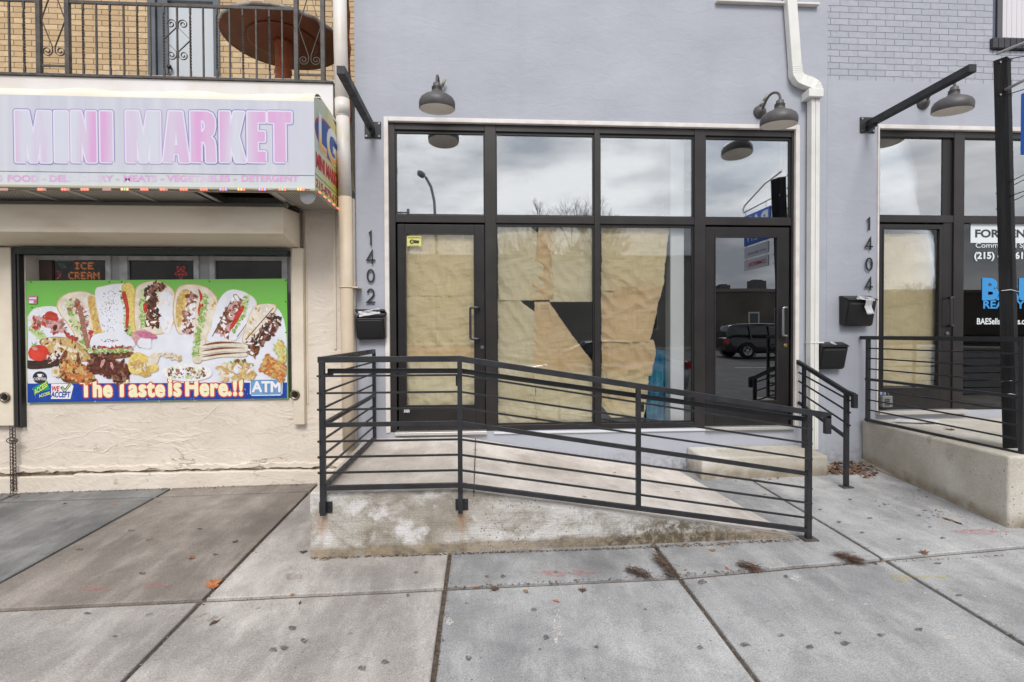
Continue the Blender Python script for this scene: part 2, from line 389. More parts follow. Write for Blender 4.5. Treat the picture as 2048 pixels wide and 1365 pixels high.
RAMPTOP = concrete('ramp_top_concrete', srgb((180, 169, 159)), srgb((201, 192, 184)), srgb((214, 207, 200)), speck=.3)
RAMP2, n = newmat('side_landing_concrete', True)
col = n.ramp(n.noise(1.4, 6, None, .6), [(.3, srgb((158, 150, 136))), (.5, srgb((182, 176, 165))), (.66, srgb((200, 196, 189)))])
col = n.mix(n.ramp(n.noise(3.4, 6, None, .7), [(.6, 0.0), (.74, .8)]), col, srgb((120, 104, 78)))
col = n.mix(.3, col, n.ramp(n.noise(110, 3, None, .8), [(.3, .2), (.7, .85)]), 'OVERLAY')
sp = n.sep(); lowm = n.ramp(n.math('SUBTRACT', sp[2], n.math('ADD', n.math('MULTIPLY', sp[1], .032), n.math('MULTIPLY', n.noise(6, 4), .10))), [(.27, .75), (.37, 0.0)])
col = n.mix(n.math('MULTIPLY', lowm, n.ramp(n.noise(7,5), [(.3, .35), (.6, 1.0)])), col, srgb((112, 98, 74)))
pt_ = n.math('MULTIPLY', n.ramp(n.voro(26), [(0.0, 1.0), (.12, 1.0), (.2, 0.0)]), n.ramp(n.noise(2.6, 3), [(.54, 0.0), (.62, .8)]))
col = n.mix(pt_, col, srgb((104, 96, 84)))
n.set(col, n.bump(n.noise(40, 6), .006, .7), .85)

IRON, n = newmat('black_iron', True)
col = n.ramp(n.noise(9, 4), [(.35, srgb((29, 30, 34))), (.65, srgb((40, 41, 45)))])
col = n.mix(n.ramp(n.noise(30, 6, None, .75), [(.66, 0.0), (.72, .7)]), col, srgb((98, 66, 44)))
col = n.mix(n.ramp(n.noise(46, 5, n.map((1,1,1), (0,.7,0)), .75), [(.70, 0.0), (.74, .6)]), col, srgb((120, 120, 120)))
n.set(col, n.bump(n.noise(90, 4), .002, .5), n.ramp(n.noise(14, 3), [(.3, .36), (.7, .6)]))
IRON_OLD = M('old_iron', srgb((58, 56, 57)), .5, c2=srgb((84, 76, 70)), scale=14, bump=.3, bscale=60)
FRAME = M('bronze_aluminium', srgb((43, 40, 40)), .38, .3, c2=srgb((54, 50, 50)), scale=3)
DOORM = M('black_door_paint', srgb((27, 25, 26)), .38, .1, c2=srgb((36, 33, 33)), scale=4)
BLACKP = M('black_box_paint', srgb((34, 34, 36)), .38, .2, bump=.1, bscale=120)
WHITEM = M('white_trim_paint', srgb((224, 219, 216)), .5, c2=srgb((210, 202, 197)), scale=7)
WHITEG = M('white_gutter_metal', srgb((222, 221, 217)), .4, c2=srgb((210, 208, 202)), scale=5, lo=.45, hi=.8)
LAMPM = M('lamp_gray_metal', srgb((78, 76, 78)), .5, .2, c2=srgb((90, 86, 86)), scale=12, bump=.15)
LAMPIN = M('lamp_inside_white', srgb((238, 232, 224)), .5)
DARK = M('dark_gap', (.006, .006, .007), .9)
STEEL = M('brushed_steel', srgb((150, 150, 152)), .3, .9)
ALU = M('aluminium', srgb((205, 203, 200)), .4, .6)
PAPERW = M('white_paper', srgb((214, 213, 215)), .7, c2=srgb((190, 190, 196)), scale=18, bump=.6, bscale=25)

def glass(name, refl, tint, rough=0.0):
    m = bpy.data.materials.new(name); m.use_nodes = True; t = m.node_tree; t.nodes.clear()
    o = t.nodes.new('ShaderNodeOutputMaterial'); mxs = t.nodes.new('ShaderNodeMixShader'); tr = t.nodes.new('ShaderNodeBsdfTransparent'); gl = t.nodes.new('ShaderNodeBsdfGlossy')
    tr.inputs[0].default_value = (*tint, 1); gl.inputs['Roughness'].default_value = rough; gl.inputs['Color'].default_value = (.96, .98, 1, 1)
    fr = t.nodes.new('ShaderNodeFresnel'); fr.inputs['IOR'].default_value = 1.45
    ad = t.nodes.new('ShaderNodeMath'); ad.operation = 'ADD'; ad.use_clamp = True; ad.inputs[1].default_value = refl
    t.links.new(fr.outputs[0], ad.inputs[0])
    tcn = t.nodes.new('ShaderNodeTexCoord'); nn = t.nodes.new('ShaderNodeTexNoise'); nn.inputs['Scale'].default_value = .9; nn.inputs['Detail'].default_value = 1
    bm = t.nodes.new('ShaderNodeBump'); bm.inputs['Distance'].default_value = .004; bm.inputs['Strength'].default_value = .5
    t.links.new(tcn.outputs['Object'], nn.inputs['Vector']); t.links.new(nn.outputs['Fac'], bm.inputs['Height']); t.links.new(bm.outputs[0], gl.inputs['Normal'])
    t.links.new(ad.outputs[0], mxs.inputs[0]); t.links.new(tr.outputs[0], mxs.inputs[1]); t.links.new(gl.outputs[0], mxs.inputs[2]); t.links.new(mxs.outputs[0], o.inputs[0])
    MC[name] = m; return m
GL_WIN = glass('window_glass', .055, (.992, .992, .992))
GL_TOP = glass('upper_window_glass', .34, (.98, .99, .985))
GL_DOOR = glass('door_glass', .02, (.992, .992, .992))
GL_DARK = glass('tinted_door_glass', .22, (.10, .10, .12))
GL_HOUSE = glass('house_glass', .08, (.35, .35, .36))

def brick(name, c1, c2, mortar, bw, bh, ms, bump, ang=False, xyz=('X', 'Z')):
    m, n = newmat(name); t = n.t
    sp = n.sep(); cb = t.nodes.new('ShaderNodeCombineXYZ'); t.links.new(sp[0], cb.inputs[0]); t.links.new(sp[2], cb.inputs[1])
    wob = n.noise(9, 3); 
    va = t.nodes.new('ShaderNodeVectorMath'); va.operation = 'ADD'
    sc_ = t.nodes.new('ShaderNodeVectorMath'); sc_.operation = 'SCALE'; sc_.inputs['Scale'].default_value = .012
    nt_ = t.nodes.new('ShaderNodeTexNoise'); nt_.inputs['Scale'].default_value = 14; t.links.new(n.obj, nt_.inputs['Vector']); t.links.new(nt_.outputs['Color'], sc_.inputs[0])
    t.links.new(cb.outputs[0], va.inputs[0]); t.links.new(sc_.outputs[0], va.inputs[1])
    b = t.nodes.new('ShaderNodeTexBrick'); b.inputs['Scale'].default_value = 1; b.inputs['Brick Width'].default_value = bw; b.inputs['Row Height'].default_value = bh
    b.inputs['Mortar Size'].default_value = ms; b.inputs['Mortar Smooth'].default_value = .3; b.inputs['Color1'].default_value = (*c1, 1); b.inputs['Color2'].default_value = (*c2, 1); b.inputs['Mortar'].default_value = (*mortar, 1)
    t.links.new(va.outputs[0], b.inputs['Vector'])
    col = n.mix(n.ramp(n.noise(16, 5), [(.45, 0.0), (.8, .6)]), b.outputs['Color'], tuple(x*.8 for x in c1))
    h = n.math('ADD', n.math('MULTIPLY', b.outputs['Fac'], -1.0), n.math('MULTIPLY', n.noise(60, 4), .25))
    n.set(col, n.bump(h, bump, .9), .75); return m
BR_TAN = brick('tan_brick', srgb((184, 156, 118)), srgb((208, 182, 144)), srgb((112, 94, 74)), .205, .067, .005, .006)
BR_GRAY = brick('painted_gray_brick', srgb((163, 166, 176)), srgb((172, 174, 184)), srgb((118, 120, 130)), .205, .067, .0032, .010)
BR_FAR = brick('far_brick', srgb((150, 140, 126)), srgb((165, 156, 142)), srgb((120, 112, 100)), .4, .2, .02, .01)

# ------------------------------------------------------------------ ground: sidewalk slabs, street
bed = MB(); bed.poly([(-14, 0.3, G(-14, .3)-.02), (14, .3, G(14, .3)-.02), (14, -6.3, G(14, -6.3)-.02), (-14, -6.3, G(-14, -6.3)-.02)])
JOINT = M('joint_dirt', srgb((70, 60, 52)), .95, c2=srgb((104, 92, 80)), scale=40, bump=.8, bscale=90)
structure(bed.build('ground', JOINT))
XJ = [-13, -11.6, -10.2, -8.75, -7.35, -5.92, -4.48, -3.05, -1.64, -.228, 1.212, 2.63, 4.06, 5.5, 6.9, 8.3, 9.7, 11.1, 13]
YJ = [.02, -.33, -2.18, -3.62, -5.02, -6.12]
side = MB(); g = .013
def slab(x0, x1, y0, y1, mat, wob=0):
    side.mat(mat); nx = max(2, int((x1-x0)/.14)); ny = max(2, int((y1-y0)/.14))
    # border walked round with small wobble so the joint is not ruler straight
    def e(x, y):
        a = noise.noise(Vector((x*3.1, y*3.3, 4)))*.0035 + noise.noise(Vector((x*17, y*17, 1)))*.002
        return a
    def sh(p):      # the long joint bends away to the right
        x, y = p; return (x, y+(x-1.2)*.075) if x > 1.2 and abs(y+2.18) < .06 else (x, y)
    loop = []
    for i in range(nx): t = x0+(x1-x0)*i/nx; loop.append((t, y0+e(t, y0)))
    for i in range(ny): t = y0+(y1-y0)*i/ny; loop.append((x1+e(x1, t), t))
    for i in range(nx): t = x1+(x0-x1)*i/nx; loop.append((t, y1+e(t, y1)))
    for i in range(ny): t = y1+(y0-y1)*i/ny; loop.append((x0+e(x0, t), t))
    loop = [sh(p) for p in loop]
    dz = random.uniform(-.0015, .0015)
    top = [Vector((a, b, G(a, b)+dz)) for a, b in loop]
    cx, cy = (x0+x1)/2, (y0+y1)/2
    ins = [Vector((cx+(p.x-cx)*(1-.008/(x1-x0)*2), cy+(p.y-cy)*(1-.008/(y1-y0)*2), p.z)) for p in top]
    b = len(side.v); k = len(top)
    side.v += [tuple(p) for p in ins] + [tuple(p-Vector((0,0,.005))) for p in top] + [tuple(p-Vector((0,0,.045))) for p in top]
    side.face(list(range(b, b+k)))
    for i in range(k):
        j = (i+1) % k
        side.face([b+i, b+k+i, b+k+j, b+j], True); side.face([b+k+i, b+2*k+i, b+2*k+j, b+k+j])
for i in range(len(XJ)-1):
    for j in range(len(YJ)-1):
        x0, x1 = XJ[i]+g, XJ[i+1]-g; y1, y0 = YJ[j]-g, YJ[j+1]+g*1.9
        if j == 0 and XJ[i] >= -1.7:
            continue
        if j == 1 and XJ[i] >= -1.7: y1 = .02-g
        m = C_VAR['concrete_gray' if XJ[i] > -.3 else 'concrete_light'][(i*2+j) % 3]
        if j <= 1:
            if XJ[i] <= -3.0 and XJ[i] > -4.0+(-9): m = C_BLUE
            if abs(XJ[i]+3.05) < .01: m = C_BROWN
        slab(x0, x1, y0, y1, m)
structure(side.build('sidewalk', bev=0))
ASPH = M('asphalt', srgb((92, 92, 94)), .9, c2=srgb((108, 107, 107)), scale=2, bump=.8, bscale=120)
kb = MB(); kb.box(-60, -6.45, -.35, 60, -6.13, .075); structure(kb.build('kerb', C_GRAY, bev=.02))
def road_z(y): return .05 + .025*(-6.45-y)
rd = MB()
ys = [-6.45, -9, -14, -20, -27]
for a, b in zip(ys[:-1], ys[1:]): rd.poly([(-60, a, road_z(a)), (60, a, road_z(a)), (60, b, road_z(b)), (-60, b, road_z(b))])
structure(rd.build('road', ASPH))
mk = MB()
for i in range(-8, 9): mk.poly([(i*6-1.5, -15.0, road_z(-15.0)+.006), (i*6+1.5, -15.0, road_z(-15.0)+.006), (i*6+1.5, -15.12, road_z(-15.12)+.006), (i*6-1.5, -15.12, road_z(-15.12)+.006)])
structure(mk.build('road_marking', M('road_paint', srgb((210, 208, 200)), .7)))
fs = MB(); fs.box(-60, -31, -.6, 60, -27, .66); structure(fs.build('far_sidewalk', C_LIGHT, bev=.02))
yard = MB(); yard.poly([(-300, -31, .25), (300, -31, .25), (300, -400, .3), (-300, -400, .3)]); yard.poly([(-300, 12, .2), (300, 12, .2), (300, 400, .3), (-300, 400, .3)])
structure(yard.build('terrain', M('yard_ground', srgb((105, 100, 88)), .95, c2=srgb((122, 118, 104)), scale=.3)))

# ------------------------------------------------------------------ grey shop (1402)
ZT, ZB = 3.905, .69
XL, XR = -.983, 3.393
b1 = thing('shop_building', 'middle lavender grey stucco shopfront numbered 1402 with four tall window bays and two glass doors', 'building', (1.2, 0, .24))
mb = MB()
mb.box(-1.268, 0, .05, XL, .35, 7.2); mb.box(XR, 0, .05, 3.70, .35, 7.2); mb.box(XL, 0, ZT, XR, .35, 7.2); mb.box(XL, 0, .05, XR, .35, ZB)
mb.box(-1.268, .35, .05, -1.07, 7, 7.2); mb.box(-1.07, 6.8, .05, 3.70, 7, 7.2); mb.box(-1.268, 0, 7.2, 3.70, 7, 7.4); mb.box(3.50, .35, .05, 3.70, 6.8, 7.2)
mb.build('wall', GRAY, b1)
# white trim round the opening, just proud of the wall
mb = MB(); t = .045
mb.box(XL, -.014, ZB, XL+t, .03, ZT); mb.box(XR-t, -.014, ZB, XR, .03, ZT); mb.box(XL+t, -.014, ZT-t, XR-t, .03, ZT)
mb.build('trim', WHITEM, b1, bev=.006)
mb = MB(); mb.box(.12, -.02, ZB-.028, 2.40, .03, ZB-.006); mb.build('sill_strip', M('sill_white', srgb((205, 206, 210)), .5), b1, bev=.004)
# storefront frame
X = [XL+t, -.876, .039, .153, 1.185, 1.243, 2.258, 2.377, 3.325, XR-t]
fy0, fy1 = .022, .13
zt0, zt1 = 2.848, 2.925           # transom
mb = MB()
mb.box(X[0], fy0, ZB, X[1], fy1, ZT-t); mb.box(X[8], fy0, ZB, X[9], fy1, ZT-t)
for a, b in ((2, 3), (4, 5), (6, 7)): mb.box(X[a], fy0, ZB, X[b], fy1, ZT-t)
for a, b in ((1, 2), (3, 4), (5, 6), (7, 8)):
    mb.box(X[a], fy0+.004, ZT-t-.068, X[b], fy1, ZT-t)
    mb.box(X[a], fy0+.004, zt0, X[b], fy1, zt1)
for a, b in ((3, 4), (5, 6)): mb.box(X[a], fy0+.004, ZB, X[b], fy1, ZB+.058)
mb.build('storefront_frame', FRAME, b1, bev=.003)
# inner black beads
mb = MB(); q = .014
for (a, b, z0, z1) in ((1,2,zt1,ZT-t-.068), (3,4,zt1,ZT-t-.068), (5,6,zt1,ZT-t-.068), (7,8,zt1,ZT-t-.068), (3,4,ZB+.058,zt0), (5,6,ZB+.058,zt0)):
    mb.box(X[a], .045, z0, X[a]+q, .08, z1); mb.box(X[b]-q, .045, z0, X[b], .08, z1); mb.box(X[a]+q, .045, z0, X[b]-q, .08, z0+q); mb.box(X[a]+q, .045, z1-2*q, X[b]-q, .08, z1)
mb.build('glazing_bead', M('bead_black', srgb((26, 25, 26)), .5), b1)
for (a, b, z0, z1, gm) in ((1,2,zt1,ZT-t-.068,GL_TOP), (3,4,zt1,ZT-t-.068,GL_TOP), (5,6,zt1,ZT-t-.068,GL_TOP), (7,8,zt1,ZT-t-.068,GL_TOP), (3,4,ZB+.058,zt0,GL_WIN), (5,6,ZB+.058,zt0,GL_WIN)):
    mb = MB(); mb.box(X[a]+.004, .060, z0+.004, X[b]-.004, .066, z1-.004); mb.build('window_pane', gm, b1)

def pull(mb, x, z0, z1, y=.03, out=.055, r=.0125, side=.05):
    pts = []
    n = 6
    # C-shaped offset pull: fixed at x, stands to the left by side and out from the leaf
    P = [Vector((x, y, z1)), Vector((x, y-out, z1)), Vector((x-side, y-out, z1)), Vector((x-side, y-out, z0)), Vector((x, y-out, z0)), Vector((x, y, z0))]
    rr = .022; path = [P[0]]
    for i in range(1, 5):
        a = (P[i-1]-P[i]).normalized(); c = (P[i+1]-P[i]).normalized()
        rr_ = min(rr, (P[i+1]-P[i]).length*.45, (P[i-1]-P[i]).length*.45)
        s0 = P[i]+a*rr_; s1 = P[i]+c*rr_
        for k in range(n+1):
            u = k/n; path.append(s0*(1-u)**2 + P[i]*2*u*(1-u) + s1*u*u)
    path.append(P[5])
    mb.tube(path, r, 12, up=(.3, .9, .2)); return mb
def shop_door(parent, x0, x1, z0, z1, gx0, gx1, gz0, gz1, gm, hx, hz0, hz1, lx, lz, hm, label=None, side=.05, yo=0):
    y0, y1 = .034+yo, .080+yo
    mb = MB(); mb.box(x0, y0, z0, gx0, y1, z1); mb.box(gx1, y0, z0, x1, y1, z1); mb.box(gx0, y0, gz1, gx1, y1, z1); mb.box(gx0, y0, z0, gx1, y1, gz0)
    d = mb.build('door', DOORM, parent, bev=.003)
    if label: d['label'] = label
    mb = MB(); q = .012
    mb.box(gx0, y0-.004, gz0, gx0+q, y0+.03, gz1); mb.box(gx1-q, y0-.004, gz0, gx1, y0+.03, gz1); mb.box(gx0+q, y0-.004, gz1-q, gx1-q, y0+.03, gz1); mb.box(gx0+q, y0-.004, gz0, gx1-q, y0+.03, gz0+q)
    mb.build('glazing_bead', FRAME, d)
    mb = MB(); mb.box(gx0+.004, y0+.016, gz0+.004, gx1-.004, y0+.022, gz1-.004); mb.build('glass_pane', gm, d)
    mb = MB(); pull(mb, hx, hz0, hz1, y0, side=side); mb.build('handle', hm, d)
    mb = MB(); mb.disc((lx, y0, lz), .019, (0, -1, 0), 20, th=.007); mb.disc((lx, y0-.007, lz), .012, (0, -1, 0), 16, th=.006); mb.box(lx-.0015, y0-.0145, lz-.006, lx+.0015, y0-.013, lz+.006); mb.build('lock', STEEL if hm is not STEEL else M('brass', srgb((190, 170, 120)), .3, .9), d)
    return d
HB = M('black_handle', srgb((66, 66, 70)), .3, .5)
w0 = lambda px, py: W(px, py, .034)
shop_door(b1, X[1]+.018, X[2]-.006, ZB+.012, zt0-.02, w0(810,600).x, w0(950,600).x, w0(880,813).z, w0(880,466).z, GL_DOOR, w0(958,650).x, w0(958,678).z, w0(958,616).z, w0(964.5,695).x, w0(964,695).z, HB, 'left glass door covered by kraft paper inside', side=.088)
shop_door(b1, X[7]+.006, X[8]-.018, ZB+.012, zt0-.02, w0(1429,600).x, w0(1556,600).x, w0(1500,804).z, w0(1500,473).z, GL_DARK, w0(1569,650).x, w0(1569,672).z, w0(1569,616).z, w0(1570.5,691).x, w0(1570,691).z, STEEL, 'right door with dark tinted glass')
for a, b in ((1, 2), (7, 8)):
    mb = MB(); mb.box(X[a]-.01, -.05, ZB-.022, X[b]+.01, .12, ZB+.010); mb.build('threshold', ALU, b1, bev=.004)
# white window sill of the floor above
mb = MB(); a = W(1430, 0); c = W(1634, 9); zz = WZ(1630, 9, -.05); mb.box(a.x, -.05, zz, c.x, .0, zz+.022); mb.build('upper_sill', WHITEM, b1, bev=.004)
# interior: floor, ceiling, back wall, pier
ob = MB(); ob.box(-1.07, .14, .55, 3.50, 6.8, .67); ob.build('floor', M('interior_floor', srgb((96, 98, 100)), .5, c2=srgb((116, 117, 118)), scale=2), b1)
ob = MB(); ob.box(-1.06, .36, 4.1, 3.49, 6.79, 4.2); ob.box(-1.06, .36, .68, -1.03, 6.79, 4.09); ob.box(3.46, .36, .68, 3.49, 6.79, 4.09); ob.box(-1.02, 6.7, .68, 3.45, 6.79, 4.09)
ob.build('interior_lining', M('interior_wall', srgb((120, 124, 128)), .8), b1)
c0 = W(1341, 600, .135); c1 = W(1368, 600, .135)
ob = MB(); ob.box(c0.x, .135, .67, c1.x, .29, 4.09); ob.build('interior_column', M('column_white', srgb((244, 248, 247)), .5), b1, bev=.004)

# ------------------------------------------------------------------ grey shop (1404)
b2 = thing('shop_building', 'right hand grey shop numbered 1404 with painted brick upper wall and raised doorway', 'building', (6, 0, .24))
ZB2 = .84; ZT2 = 3.935; XL2 = 4.264; XR2 = 8.6; BRZ = 4.40
mb = MB()
mb.box(3.702, .001, .05, XL2, .35, BRZ); mb.box(XR2, .001, .05, 9.4, .35, BRZ); mb.box(XL2, .001, ZT2, XR2, .35, BRZ); mb.box(XL2, .001, .05, XR2, .35, ZB2)
mb.box(9.2, .35, .05, 9.4, 7, 7.2); mb.box(3.704, 6.8, .05, 9.2, 7, 7.2); mb.box(3.704, 0.02, 7.2, 9.4, 7, 7.4)
mb.build('wall', GRAY, b2)
wx0 = WX(1987, 0, 60); wzb = WZ(2000, 97)
mb = MB(); mb.box(3.705, .010, BRZ, wx0, .35, 7.2); mb.box(wx0, .010, BRZ, 9.4, .35, wzb-.02); mb.box(wx0+1.0, .010, wzb-.02, 9.4, .35, 7.2); mb.box(wx0, .010, wzb+1.7, wx0+1.0, .35, 7.2)
mb.build('brick_wall', BR_GRAY, b2)
mb = MB()
k = 0; xx = WX(1981, 0, 90)
while xx < wx0+1.05: mb.box(xx, -.03, wzb-.012, xx+.062, .05, wzb+.10); xx += .068
mb.build('brick_sill', M('black_sill_paint', srgb((54, 52, 58)), .6, bump=.5, bscale=40), b2, bev=.006)
win = MB(); a = wzb+.10
win.box(wx0+.10, .05, a, wx0+.16, .2, a+1.5); win.box(wx0+.16, .05, a, wx0+.9, .2, a+.05)
wn = win.build('window', M('charcoal_frame', srgb((84, 82, 86)), .5), b2)
mb = MB(); mb.box(wx0+.01, .07, a, wx0+.095, .09, a+1.5); mb.build('screen_panel', M('window_screen', srgb((98, 104, 122)), .8, c2=srgb((84, 90, 108)), scale=70, stretch=(1,1,6)), wn)
mb = MB()
for i in range(12): mb.box(wx0+.165+i*.06, .12, a+.05, wx0+.222+i*.06, .125, a+1.5)
mb.build('blind', M('blind_white', srgb((214, 210, 214)), .7), wn)
mb = MB()
mb.box(XL2, -.014, ZB2, XL2+.018, .03, ZT2); mb.box(XL2+.018, -.014, ZT2-t, XR2, .03, ZT2); mb.build('trim', WHITEM, b2, bev=.005)
Y2 = [XL2+.018, XL2+.05, 5.165, 5.285, 7.2, 7.3, XR2]
mb = MB(); ff = FRAME
mb.box(Y2[0], fy0, ZB2, Y2[1], fy1, ZT2-t); mb.box(Y2[2], fy0, ZB2, Y2[3], fy1, ZT2-t); mb.box(Y2[4], fy0, ZB2, Y2[5], fy1, ZT2-t)
zc0, zc1 = 2.895, 2.975
for a_, b_ in ((1,2),(3,4),(5,6)):
    mb.box(Y2[a_], fy0+.004, ZT2-t-.068, Y2[b_], fy1, ZT2-t); mb.box(Y2[a_], fy0+.004, zc0, Y2[b_], fy1, zc1)
    if a_ > 1: mb.box(Y2[a_], fy0+.004, ZB2, Y2[b_], fy1, ZB2+.05)
mb.build('storefront_frame', FRAME, b2, bev=.003)
for (x0, x1, z0, z1, gm) in ((Y2[1],Y2[2]-.05,zc1,ZT2-t-.068,GL_TOP), (Y2[3],Y2[4],zc1,ZT2-t-.068,GL_TOP), (Y2[5],Y2[6],zc1,ZT2-t-.068,GL_TOP), (Y2[3],Y2[4],ZB2+.05,zc0,GL_WIN), (Y2[5],Y2[6],ZB2+.05,zc0,GL_WIN)):
    mb = MB(); mb.box(x0, .060, z0, x1, .066, z1); mb.build('window_pane', gm, b2)
mb = MB(); mb.box(Y2[2]-.11, .05, zc1, Y2[2], .115, ZT2-t-.068); mb.build('glazing_bead', MC['bead_black'], b2, bev=.004)
d2 = shop_door(b2, Y2[1], Y2[2]-.11, ZB2+.015, zc0-.02, w0(1765,600).x, w0(1880,600).x, w0(1820,778).z, w0(1820,456).z, GL_DOOR, w0(1898,620).x, w0(1898,652).z, w0(1898,596).z, w0(1894,667).x, w0(1894,667).z, HB, 'glass door of the right hand shop with paper inside', side=.03)
mb = MB(); mb.box(Y2[2]-.108, .036, ZB2, Y2[2], .09, zc0); mb.build('door_jamb', DOORM, b2)
mb = MB(); mb.box(XL2+.0, -.06, ZB2-.03, Y2[3], .12, ZB2+.012); mb.build('threshold', ALU, b2, bev=.004)
ob = MB(); ob.box(3.72, .36, .60, 9.18, 6.7, .80); ob.build('floor', MC['interior_floor'], b2)
ob = MB(); ob.box(3.72, .36, 4.1, 9.18, 6.7, 4.2); ob.box(3.715, .36, .8, 3.73, 6.7, 4.1); ob.build('interior_lining', MC['interior_wall'], b2)

# ------------------------------------------------------------------ mini market building
b3 = thing('market_building', 'cream rendered corner store with boarded front window and tan brick upper floor', 'building', (-4, 0, .2))
WY = -.03                                  # front plane of the cream render
wl, wr = WX(52, WY), WX(582, WY); wzt, wzb3 = WZ(300, 503, WY), WZ(300, 800, WY)
mb = MB()
XM = -1.335
mb.box(-9, WY, .05, wl, .3, 4.25); mb.box(wr, WY, .05, XM, .3, 4.25); mb.box(wl, WY, wzt, wr, .3, 4.25); mb.box(wl, WY, .05, wr, .3, wzb3)
# lifted edges of the render below the window, where coats overlap
rs_ = random.Random(11)
for k in range(46):
    x = rs_.uniform(-6.2, XM-.3); z = rs_.uniform(.42, .98); L_ = rs_.uniform(.08, .75) if k > 9 else rs_.uniform(.7, 1.8); pts = []; a = rs_.uniform(-.35, .35)
    n_ = max(4, int(L_/.025)); zz = z; sd = rs_.random()*90
    for i in range(n_+1):
        zz += math.tan(a)*.025+noise.noise(Vector((i*.35, sd, 0)))*.020; a = a*.96+noise.noise(Vector((i*.12, sd, 4)))*.12
        if x+i*.025 > XM-.05 or not (.36 < zz < wzb3-.02): break
        pts.append((x+i*.025, WY, zz))
    if len(pts) < 4: continue
    hgt_ = rs_.uniform(.003, .0075); b = len(mb.v); m_ = len(pts)
    for i, (px_, py_, pz_) in enumerate(pts):
        e_ = math.sin(math.pi*i/(m_-1))**.5*(.6+.4*noise.noise(Vector((i*.8, sd, 9)))) if 0 < i < m_-1 else 0
        mb.v += [(px_, WY+.001, pz_+.020+.02*abs(noise.noise(Vector((i*.3, sd, 2))))), (px_, WY-hgt_*e_, pz_), (px_, WY+.001, pz_-.0025)]
    for i in range(m_-1):
        mb.face([b+3*i, b+3*i+1, b+3*i+4, b+3*i+3], False); mb.face([b+3*i+1, b+3*i+2, b+3*i+5, b+3*i+4])
mb.build('wall', CREAM, b3)
mb = MB(); mb.box(WX(668, WY), WY-.014, 1.55, WX(673, WY), WY+.0, 3.2); mb.box(WX(612, WY), WY-.010, 1.0, WX(615, WY), WY+.0, 2.9); mb.build('corner_trim', CREAM_P, b3, bev=.003)
# slipped plinth with a ragged top edge, a crack and flaking lip above it
def strip(name, mat, x0, x1, yf, zlo, zhi, jl, jh, yj, sd, step=.035, brk=()):
    mb = MB(); xs_l = []; x = x0
    while x < x1: xs_l.append(x); x += step*random.uniform(.6, 1.4)
    xs_l.append(x1)
    for x in xs_l:
        nl = noise.noise(Vector((x*6, sd, 0)))*jl + noise.noise(Vector((x*23, sd, 1)))*jl*.6; nh = noise.noise(Vector((x*5, sd, 2)))*jh + noise.noise(Vector((x*21, sd, 3)))*jh*.7
        yy = yf + noise.noise(Vector((x*7, sd, 5)))*yj
        mb.v += [(x, yy, zlo+nl), (x, yy, zhi+nh-.008), (x, yy+.010, zhi+nh), (x, 0, zhi+nh+.004)]
    for i in range(len(xs_l)-1):
        if any(a < xs_l[i] < b for a, b in brk): continue
        for k in range(3): mb.face([4*i+k, 4*(i+1)+k, 4*(i+1)+k+1, 4*i+k+1])
    mb.face([0, 1, 2, 3]); k = 4*(len(xs_l)-1); mb.face([k, k+1, k+2, k+3])
    return mb.build(name, mat, b3)
zc = WZ(300, 945, WY)
strip('plinth', CREAM, -9, WX(142, WY-.04), WY-.045, .05, zc-.012, .0, .006, .008, 1)
strip('plinth', CREAM, WX(142, WY-.04)+.006, XM, WY-.055, .05, zc+.004, .0, .012, .008, 7)
strip('crack_line', M('crack_brown', srgb((70, 58, 44)), .95, c2=srgb((120, 104, 82)), scale=16), -9, XM, WY-.006, zc-.02, zc+.022, .0, .016, .002, 3)  # uneven dark brown line along the crack above the plinth
strip('plaster_lip', CREAM, -9, XM, WY-.020, zc+.030, zc+.075, .030, .030, .014, 5, .03)
# roller box hood: wedge above the window
hx1f, hx1b = WX(566, -.45, 430), WX(603, 0, 450)
zt_f, zb_f = WZ(300, 411, -.45), WZ(300, 466, -.45); zb_b = WZ(300, 497, WY)
mb = MB()
mb.hexa([(-9, -.45, zb_f), (hx1f, -.45, zb_f), (hx1b, WY, zb_b), (-9, WY, zb_b), (-9, -.45, zt_f), (hx1f, -.45, zt_f), (hx1b, WY, zt_f+.04), (-9, WY, zt_f+.04)])
mb.build('shutter_hood', CREAM_DIRT, b3, bev=.008)
# dark green roller edge under the hood
mb = MB(); mb.box(WX(45, -.05), WY-.09, wzt-.045, WX(580, -.05), WY+.02, wzt+.012); mb.build('shutter_roll', M('dark_green_metal', srgb((30, 44, 38)), .5), b3, bev=.006)
# guides
gx0, gx1 = WX(585, -.09), WX(607, -.09)
mb = MB(); mb.box(gx0, -.10, WZ(595, 850, -.1), gx1, WY+.01, zb_b+.0); mb.build('shutter_guide', CREAM_P, b3, bev=.006)
mb = MB(); mb.box(WX(24, -.08), -.085, WZ(30, 855, -.08), WX(33, -.08), WY+.01, wzt+.02); mb.box(WX(36, -.08), -.085, WZ(30, 856, -.08), WX(40, -.08), WY+.01, wzt+.02); mb.build('shutter_guide', M('guide_dark', srgb((40, 38, 38)), .5), b3)
mb = MB(); mb.box(WX(-60, -.09), -.095, WZ(10, 852, -.09), WX(23, -.09), WY+.01, wzt+.02); mb.build('shutter_guide', CREAM_P, b3, bev=.006)
